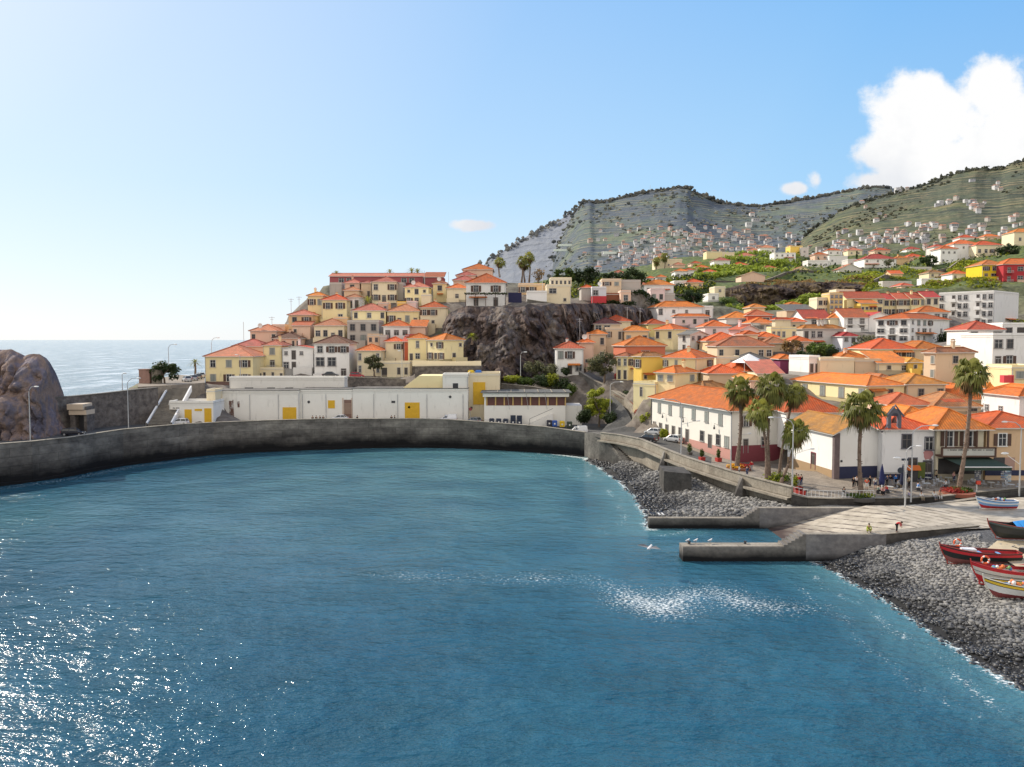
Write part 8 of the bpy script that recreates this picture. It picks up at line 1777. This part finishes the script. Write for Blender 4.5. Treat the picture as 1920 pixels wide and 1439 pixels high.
for px, py, rz, pose, a_, b_, lb in ((1646, 926, 1.2, 'sit', (.25, .33, .28), K, 'person in green grey sitting with the pink shirted one'), (1656, 928, -.6, 'lean', PK, K, 'person in a pink shirt and white cap seen from behind'), (1664, 925, -1.6, 'lean', RD, DN, 'person in red sitting beside the pink shirted one'),
 (1683, 915, 1.3, 'sit', Wt, BG, 'person in white sitting at the table by the parasols'), (1721, 920, 1.5, 'sit', (.2, .4, .8), Wt, 'person in light blue sitting at a cafe table'), (1773, 915, -1.5, 'sit', Wt, GY, 'person in white sitting left of the leaning palm'), (1692, 913, -1.2, 'sit', BG, K, 'person in brown sitting at the table by the parasols')):
    g = gnd(px, py); person(lb, g, rz, pose, a_, b_); m = MB(); m.box((0, .0, .2), (.42, .42, .38)); m.box((0, 0, .4), (.5, .5, .04)); tag(m.obj('stool', DARKM, None, tuple(g), rz), 'dark stool under the ' + lb.replace(' sitting', '') , 'stool')
for px, rz, pose, a_, b_, lb in ((1710, PI, 'lean', (.35, .33, .5), K, 'person in lilac sitting on the kerb below the lamp post'), (1726, .1, 'sit', Wt, BG, 'person in white sitting on the kerb, second from the lamp post'), (1750, .2, 'sit', Wt, GY, 'person in white cap sitting on the kerb near the red flower bed'), (1761, -.2, 'lean', (.6, .4, .28), Wt, 'person in a peach shirt sitting on the kerb next to the flower bed')):
    q = lerp([(a[0], *p) for a, p in zip(PE, PEP)], px); person(lb, (q[0], q[1] - .12 if rz < 3 else q[1] + .4, q[2] + .0), rz, pose, a_, b_)
for px, Y, rz, pose, lb in ((586, 181.5, 0, 'stand', 'first of four dark figures leaning at the quay parapet'), (593, 181.6, .5, 'fold', 'second of four dark figures at the quay parapet'), (600, 181.7, -.4, 'stand', 'third of four dark figures at the quay parapet'), (606, 181.8, .3, 'fold', 'fourth of four dark figures at the quay parapet'), (670, 184.6, 1, 'stand', 'dark figure at the parapet right of the white car'), (734, 185.2, .5, 'fold', 'figure at the parapet left of the big yellow double door'), (740, 185.2, -1, 'stand', 'second figure at the parapet left of the big yellow double door')):
    g = onroad(px, Y); person(lb, g, rz, pose, K, K)
# ================================================================== FAR HOUSES, TREES, SCRUB
def proj(p): 
    d = Vector(p) - Vector((0, 0, CZ)); z = d.dot(FW); return CX + F * d.x / z, CY - F * d.dot(UP) / z
def mini(w, d, h, wall, roof, kind):
    m = MB(); m.bx(-w / 2, w / 2, 0, d, -6, h, 0)
    for k in range(3): m.bx(-w / 2 + w * (.14 + .27 * k), -w / 2 + w * (.14 + .27 * k) + w * .14, -.12, 0, h * .45, h * .75, 2)
    if kind == 'flat': m.bx(-w / 2 - .3, w / 2 + .3, -.3, d + .3, h, h + .4, 0)
    else:
        c = [(-w / 2 - .6, -.6, h), (w / 2 + .6, -.6, h), (w / 2 + .6, d + .6, h), (-w / 2 - .6, d + .6, h)]; A, B_ = (-w / 4, d / 2, h + w * .2), (w / 4, d / 2, h + w * .2)
        m.face([c[0], c[1], B_, A], 1); m.face([c[1], c[2], B_], 1); m.face([c[2], c[3], A, B_], 1); m.face([c[3], c[0], A], 1)
    return m.mesh('distant_house', [flat('distant_wall', wall, .9), flat('distant_roof', roof, .9), flat('distant_window', (.12, .13, .15), .5)])
MI = [mini(11, 9, 6.5, (.6, .59, .58), (.42, .19, .12), 'hip'), mini(9, 8, 5.5, (.5, .46, .41), (.45, .2, .12), 'hip'), mini(12, 8, 8, (.6, .6, .6), (.4, .4, .4), 'flat'), mini(8, 8, 5, (.5, .4, .35), (.5, .2, .1), 'hip'), mini(14, 9, 6, (.42, .42, .44), (.3, .3, .3), 'flat')]
def on_hill(P, px, py):
    best = None; i = None; base = [proj(P[3, q]) [0] for q in range(P.shape[1])]
    i = min(range(P.shape[1]), key=lambda q: abs(base[q] - px)); col = [(abs(proj(P[j, i])[1] - py), j) for j in range(2, P.shape[0] - 5)]; j = min(col)[1]; return Vector(P[j, i])
rg = random.Random(11)
for P, cs in ((HP2, ((1290, 440, 70, 16, 26, 'in the cluster below the green knoll of the mountain'), (1210, 430, 60, 14, 8, 'scattered on the upper terraces of the mountain'), (1260, 470, 60, 14, 30, 'in the dense band halfway down the mountain'), (1180, 480, 50, 18, 22, 'on the lower left terraces of the mountain'), (1380, 450, 60, 22, 24, 'on the mountain slope right of the centre'), (1340, 490, 70, 12, 20, 'near the foot of the mountain slope'), (1120, 455, 30, 12, 8, 'beside the white greenhouse terraces'), (1450, 420, 70, 18, 8, 'high on the right shoulder of the mountain'))),
              (HP3, ((1780, 385, 40, 10, 9, 'along the lane high on the near right hillside'), (1690, 360, 30, 8, 4, 'just under the crest of the near right hillside'), (1680, 450, 80, 14, 26, 'in the valley settlement of the near right hillside'), (1860, 350, 50, 14, 5, 'under the right hand ridge'), (1620, 400, 50, 14, 5, 'scattered on the left flank of the near right hillside'), (1860, 410, 60, 16, 12, 'on the terraces right of centre of the near hillside'), (1560, 470, 50, 10, 14, 'at the left foot of the near right hillside'), (1740, 425, 60, 12, 12, 'above the valley settlement of the near right hillside')))):
    for cx_0, cy_0, sx_, sy_, n, w_ in cs:
        for k in range(int(n * .8)):
            px, py = cx_0 + rg.gauss(0, sx_ * .5), cy_0 + rg.gauss(0, sy_ * .55); p = on_hill(P, px, py); o = link('distant_house', rg.choice(MI), None, p + Vector((0, -4, 1)), rg.uniform(-.5, .5), rg.uniform(.5, .95) * p.y / 1500)
            tag(o, 'tiny pale house ' + w_, 'house', 'tiny houses ' + w_)
def crowd(name, P, label, cs, seed):
    rg = random.Random(seed); m = MB()
    for cx_0, cy_0, sx_, sy_, n in cs:
        for k in range(int(n * .6)):
            p = on_hill(P, cx_0 + rg.uniform(-1, 1) * sx_, cy_0 + rg.uniform(-1, 1) * sy_); s = rg.uniform(.45, .95) * p.y / 1500; w, d, h = rg.uniform(8, 15) * s, 9 * s, rg.uniform(4.5, 8) * s; x, y, z = p.x, p.y - 4, p.z + 1; wi = rg.choice((0, 0, 1, 2))
            m.bx(x - w / 2, x + w / 2, y, y + d, z - 5, z + h, wi)
            for q in range(3): m.bx(x - w / 2 + w * (.12 + .28 * q), x - w / 2 + w * (.26 + .28 * q), y - .15, y, z + h * .4, z + h * .75, 4)
            if rg.random() < .6:
                A, B_ = (x - w / 4, y + d / 2, z + h + w * .2), (x + w / 4, y + d / 2, z + h + w * .2); c = [(x - w / 2 - .6, y - .6, z + h), (x + w / 2 + .6, y - .6, z + h), (x + w / 2 + .6, y + d + .6, z + h), (x - w / 2 - .6, y + d + .6, z + h)]
                m.face([c[0], c[1], B_, A], 3); m.face([c[1], c[2], B_], 3); m.face([c[3], c[0], A], 3)
    tag(m.obj(name, [flat('distant_wall', (.55, .54, .54), .9), flat('distant_wall', (.42, .37, .33), .9), flat('distant_wall', (.32, .32, .34), .9), flat('distant_roof', (.45, .2, .12), .9), flat('distant_window', (.12, .13, .15), .5)]), label, 'houses', kind='stuff')
crowd('hill_settlement', HP2, 'mass of tiny houses covering the lower mountain slope', ((1270, 470, 110, 30, 130), (1200, 495, 80, 18, 60), (1380, 475, 90, 28, 90), (1300, 435, 70, 10, 14), (1450, 455, 60, 14, 25)), 21)
crowd('hill_settlement', HP3, 'mass of tiny houses along the lanes of the near right hillside', ((1690, 455, 120, 18, 80), (1780, 440, 120, 18, 50), (1800, 385, 50, 8, 14), (1580, 470, 70, 16, 40), (1870, 440, 50, 14, 16)), 22)
for px, py, wpx, lb in ((1068, 463, 45, 'upper long white greenhouse roof on the mountain terraces'), (1066, 472, 57, 'lower long white greenhouse roof on the mountain terraces'), (1152, 478, 38, 'slanting white road wall on the mountain terraces')):
    p = on_hill(HP2, px, py); w_ = wpx * p.y / F; m = MB(); m.bx(-w_ / 2, w_ / 2, -3, 3, -2, 2.6); tag(m.obj('greenhouse', flat('greenhouse_white', (.7, .75, .66), .8), None, tuple(p + Vector((0, -6, 2)))), lb, 'greenhouse')
def scatter(name, P, mat, n, size, seed, ridge=False, label='', jr=None):
    rng = np.random.default_rng(seed); R_, C_ = P.shape[0] - 4, P.shape[1]; i = rng.uniform(2, C_ - 2, n).astype(int); j = (np.full(n, R_ - 1) + rng.integers(-2, 1, n)) if ridge else rng.uniform(3, R_ - 2, n).astype(int)
    c = P[j, i] + rng.normal(0, 1, (n, 3)) * np.array([6, 6, .3]) * (P[j, i, 1:2] / 1500); nz = np.array([noise.noise(Vector((a[0] * .006, a[1] * .006, a[2] * .02 + seed))) for a in c]); kp = nz > (-.5 if ridge else .02); c = c[kp]; n = len(c)
    s = size * rng.uniform(.5, 1.3, n) * (c[:, 1] / 1500); sc = np.stack([s * rng.uniform(.9, 1.6, n), s, s * rng.uniform(.6, 1.5 if ridge else 1, n)], -1); v = IV[None] * sc[:, None] * rng.uniform(.7, 1.2, (n, 12, 1)) + c[:, None]; F_ = (IF[None] + 12 * np.arange(n)[:, None, None]).reshape(-1, 3)
    me = bpy.data.meshes.new(name); me.from_pydata(v.reshape(-1, 3).tolist(), [], F_.tolist()); me.materials.append(mat); a = me.attributes.new('tone', 'FLOAT', 'POINT'); a.data.foreach_set('value', np.repeat(rng.random(n), 12).tolist()); me.update(); tag(link(name, me), label, 'woodland' if ridge else 'scrub', kind='stuff')
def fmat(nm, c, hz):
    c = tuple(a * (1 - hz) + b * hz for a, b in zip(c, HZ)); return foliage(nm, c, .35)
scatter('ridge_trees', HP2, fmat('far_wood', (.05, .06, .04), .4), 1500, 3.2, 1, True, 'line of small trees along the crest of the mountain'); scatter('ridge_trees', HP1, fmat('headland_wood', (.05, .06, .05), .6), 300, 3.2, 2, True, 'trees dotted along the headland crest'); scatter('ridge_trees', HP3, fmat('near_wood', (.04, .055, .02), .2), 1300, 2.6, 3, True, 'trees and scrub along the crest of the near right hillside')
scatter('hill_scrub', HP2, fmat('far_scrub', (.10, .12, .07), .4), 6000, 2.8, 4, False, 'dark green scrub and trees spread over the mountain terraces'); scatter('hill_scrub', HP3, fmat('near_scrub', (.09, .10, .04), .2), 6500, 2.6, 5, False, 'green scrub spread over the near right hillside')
# ------------------------------------------------------------------ camera, light, sky
cam = bpy.data.cameras.new('camera'); cam.lens = F / 1920 * 36; cam.sensor_width = 36; cam.clip_start = .5; cam.clip_end = 60000
co = bpy.data.objects.new('camera', cam); COL.objects.link(co); co.location = (0, 0, CZ); co.rotation_euler = (math.pi / 2 - PITCH, 0, 0); SC.camera = co
SAZ, SEL = -54.0, 36.0       # azimuth from +Y towards +X, elevation
sd = Vector((math.sin(R(SAZ)) * math.cos(R(SEL)), math.cos(R(SAZ)) * math.cos(R(SEL)), math.sin(R(SEL))))
sl_ = bpy.data.lights.new('sun', 'SUN'); sl_.energy = 5.0; sl_.angle = R(.5); sl_.color = (1, .91, .78)
so = bpy.data.objects.new('sun', sl_); COL.objects.link(so); so.rotation_euler = sd.to_track_quat('Z', 'Y').to_euler(); so.location = (-100, 100, 200)
w = bpy.data.worlds.new('World'); SC.world = w; w.use_nodes = True; nt = w.node_tree; bg = nt.nodes['Background']
sky = N(nt, 'ShaderNodeTexSky', sky_type='NISHITA', sun_disc=False, sun_elevation=R(SEL), sun_rotation=R(SAZ)); sky.altitude = 20; sky.air_density = 1.0; sky.dust_density = .7; sky.ozone_density = 1.6
tc = N(nt, 'ShaderNodeTexCoord'); sp_ = N(nt, 'ShaderNodeSeparateXYZ'); L(nt, tc.outputs['Generated'], sp_.inputs[0])
ysafe = math_(nt, 'MAXIMUM', sp_.outputs[1], .05)
U = math_(nt, 'DIVIDE', sp_.outputs[0], ysafe); V_ = math_(nt, 'DIVIDE', sp_.outputs[2], ysafe)
cb = N(nt, 'ShaderNodeCombineXYZ'); L(nt, U, cb.inputs[0]); L(nt, V_, cb.inputs[1])
nb = noise_(nt, cb.outputs[0], 7, 9, .6); nb2 = noise_(nt, cb.outputs[0], 18, 7, .62)
dens = None
for px, py, rx, ry, k in ((1850, 170, 105, 80, 1), (1725, 232, 145, 95, 1), (1940, 230, 150, 110, 1), (1800, 320, 260, 90, 1), (1700, 260, 110, 90, .9), (1960, 300, 200, 130, 1), (1640, 290, 70, 60, .85), (890, 425, 46, 15, 1), (1525, 342, 24, 34, .7), (1490, 358, 30, 14, .7), (1640, 345, 130, 34, .8), (1700, 180, 50, 30, .7)):
    u0, v0 = (px - CX) / F, (637 - py) / F
    a_ = math_(nt, 'DIVIDE', math_(nt, 'SUBTRACT', U, u0), rx / F); b_ = math_(nt, 'DIVIDE', math_(nt, 'SUBTRACT', V_, v0), ry / F)
    d_ = math_(nt, 'SQRT', math_(nt, 'ADD', math_(nt, 'MULTIPLY', a_, a_), math_(nt, 'MULTIPLY', b_, b_)))
    e_ = math_(nt, 'MULTIPLY', math_(nt, 'SUBTRACT', 1.25, d_), k)
    dens = e_ if dens is None else math_(nt, 'MAXIMUM', dens, e_)
nn_ = math_(nt, 'ADD', math_(nt, 'MULTIPLY', math_(nt, 'SUBTRACT', nb, .5), 2.4), math_(nt, 'MULTIPLY', math_(nt, 'SUBTRACT', nb2, .5), .9))
mk_ = math_(nt, 'MULTIPLY', math_(nt, 'ADD', math_(nt, 'SUBTRACT', dens, .25), nn_), 2.4, clamp=True)
mk_ = math_(nt, 'MULTIPLY', mk_, math_(nt, 'MULTIPLY', math_(nt, 'ADD', dens, .1), 3, clamp=True))
front = math_(nt, 'GREATER_THAN', sp_.outputs[1], .1); mk_ = math_(nt, 'MULTIPLY', mk_, front)
sm = N(nt, 'ShaderNodeMapRange', interpolation_type='SMOOTHSTEP'); L(nt, mk_, sm.inputs[0]); mk_ = sm.outputs[0]
shd = ramp(nt, math_(nt, 'ADD', noise_(nt, cb.outputs[0], 4, 6, .55), math_(nt, 'MULTIPLY', math_(nt, 'SUBTRACT', V_, .22), .9)), [(.30, (.74, .77, .83)), (.52, (1, 1, 1))]).outputs[0]
SKYK = .13
grade = mixc(nt, 1, sky.outputs[0], (1.35, 1.45, 1.6), 'MULTIPLY')
grade = [n for n in nt.nodes if n.bl_idname == 'ShaderNodeMix'][-1]; grade.clamp_result = False; grade = grade.outputs[2]
# pale sea haze low on the horizon
hzf = ramp(nt, sp_.outputs[2], [(0, (1, 1, 1)), (.06, (.8, .8, .8)), (.5, (0, 0, 0))]).outputs[0]
lf = ramp(nt, U, [(.0, (1, 1, 1)), (.55, (.25, .25, .25))]).outputs[0]
ccol = mixc(nt, 1, shd, tuple(x / SKYK for x in (1.0, 1.0, 1.0)), 'MULTIPLY')
[n for n in nt.nodes if n.bl_idname == 'ShaderNodeMix'][-1].clamp_result = False
grad = ramp(nt, sp_.outputs[2], [(0, (.86, .92, .97)), (.07, (.68, .84, .97)), (.18, (.42, .70, .97)), (.38, (.22, .53, .95)), (1, (.10, .30, .78))]).outputs[0]
dt = N(nt, 'ShaderNodeVectorMath', operation='DOT_PRODUCT'); L(nt, tc.outputs['Generated'], dt.inputs[0]); dt.inputs[1].default_value = tuple(sd)
sf = ramp(nt, dt.outputs['Value'], [(.35, (0, 0, 0)), (.65, (.18, .18, .18)), (.85, (.5, .5, .5)), (1, (1, 1, 1))]).outputs[0]
grad = mixc(nt, sf, grad, (.93, .95, .98))
grad = mixc(nt, ramp(nt, dt.outputs['Value'], [(-.0, (1, 1, 1)), (.4, (0, 0, 0))]).outputs[0], grad, mixc(nt, 1, grad, (.62, .80, .95), 'MULTIPLY'))
gm_ = N(nt, 'ShaderNodeVectorMath', operation='SCALE'); L(nt, grad, gm_.inputs[0]); gm_.inputs[3].default_value = 1 / SKYK
out = mixc(nt, .88, grade, gm_.outputs[0])
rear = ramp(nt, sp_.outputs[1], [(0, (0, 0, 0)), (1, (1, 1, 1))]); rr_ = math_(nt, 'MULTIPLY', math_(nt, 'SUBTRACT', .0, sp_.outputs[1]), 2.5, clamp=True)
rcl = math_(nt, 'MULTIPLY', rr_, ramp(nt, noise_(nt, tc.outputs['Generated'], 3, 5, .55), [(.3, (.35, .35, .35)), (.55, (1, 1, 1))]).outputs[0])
out = mixc(nt, rcl, out, tuple(x / SKYK for x in (1.25, 1.15, 1.02)))  # unseen sky behind the camera, brightened and warmed to fill the shaded facades
out = mixc(nt, mk_, out, ccol)
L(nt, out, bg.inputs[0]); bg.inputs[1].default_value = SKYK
SC.view_settings.view_transform = 'Standard'; SC.view_settings.look = 'None'; SC.view_settings.exposure = 0; SC.view_settings.gamma = 1
SC.render.engine = 'CYCLES'; SC.cycles.use_denoising = True; SC.cycles.max_bounces = 5; SC.cycles.diffuse_bounces = 2; SC.cycles.glossy_bounces = 2; SC.cycles.transmission_bounces = 2; SC.cycles.transparent_max_bounces = 4
SC.cycles.sample_clamp_indirect = 4; SC.cycles.caustics_reflective = False; SC.cycles.caustics_refractive = False
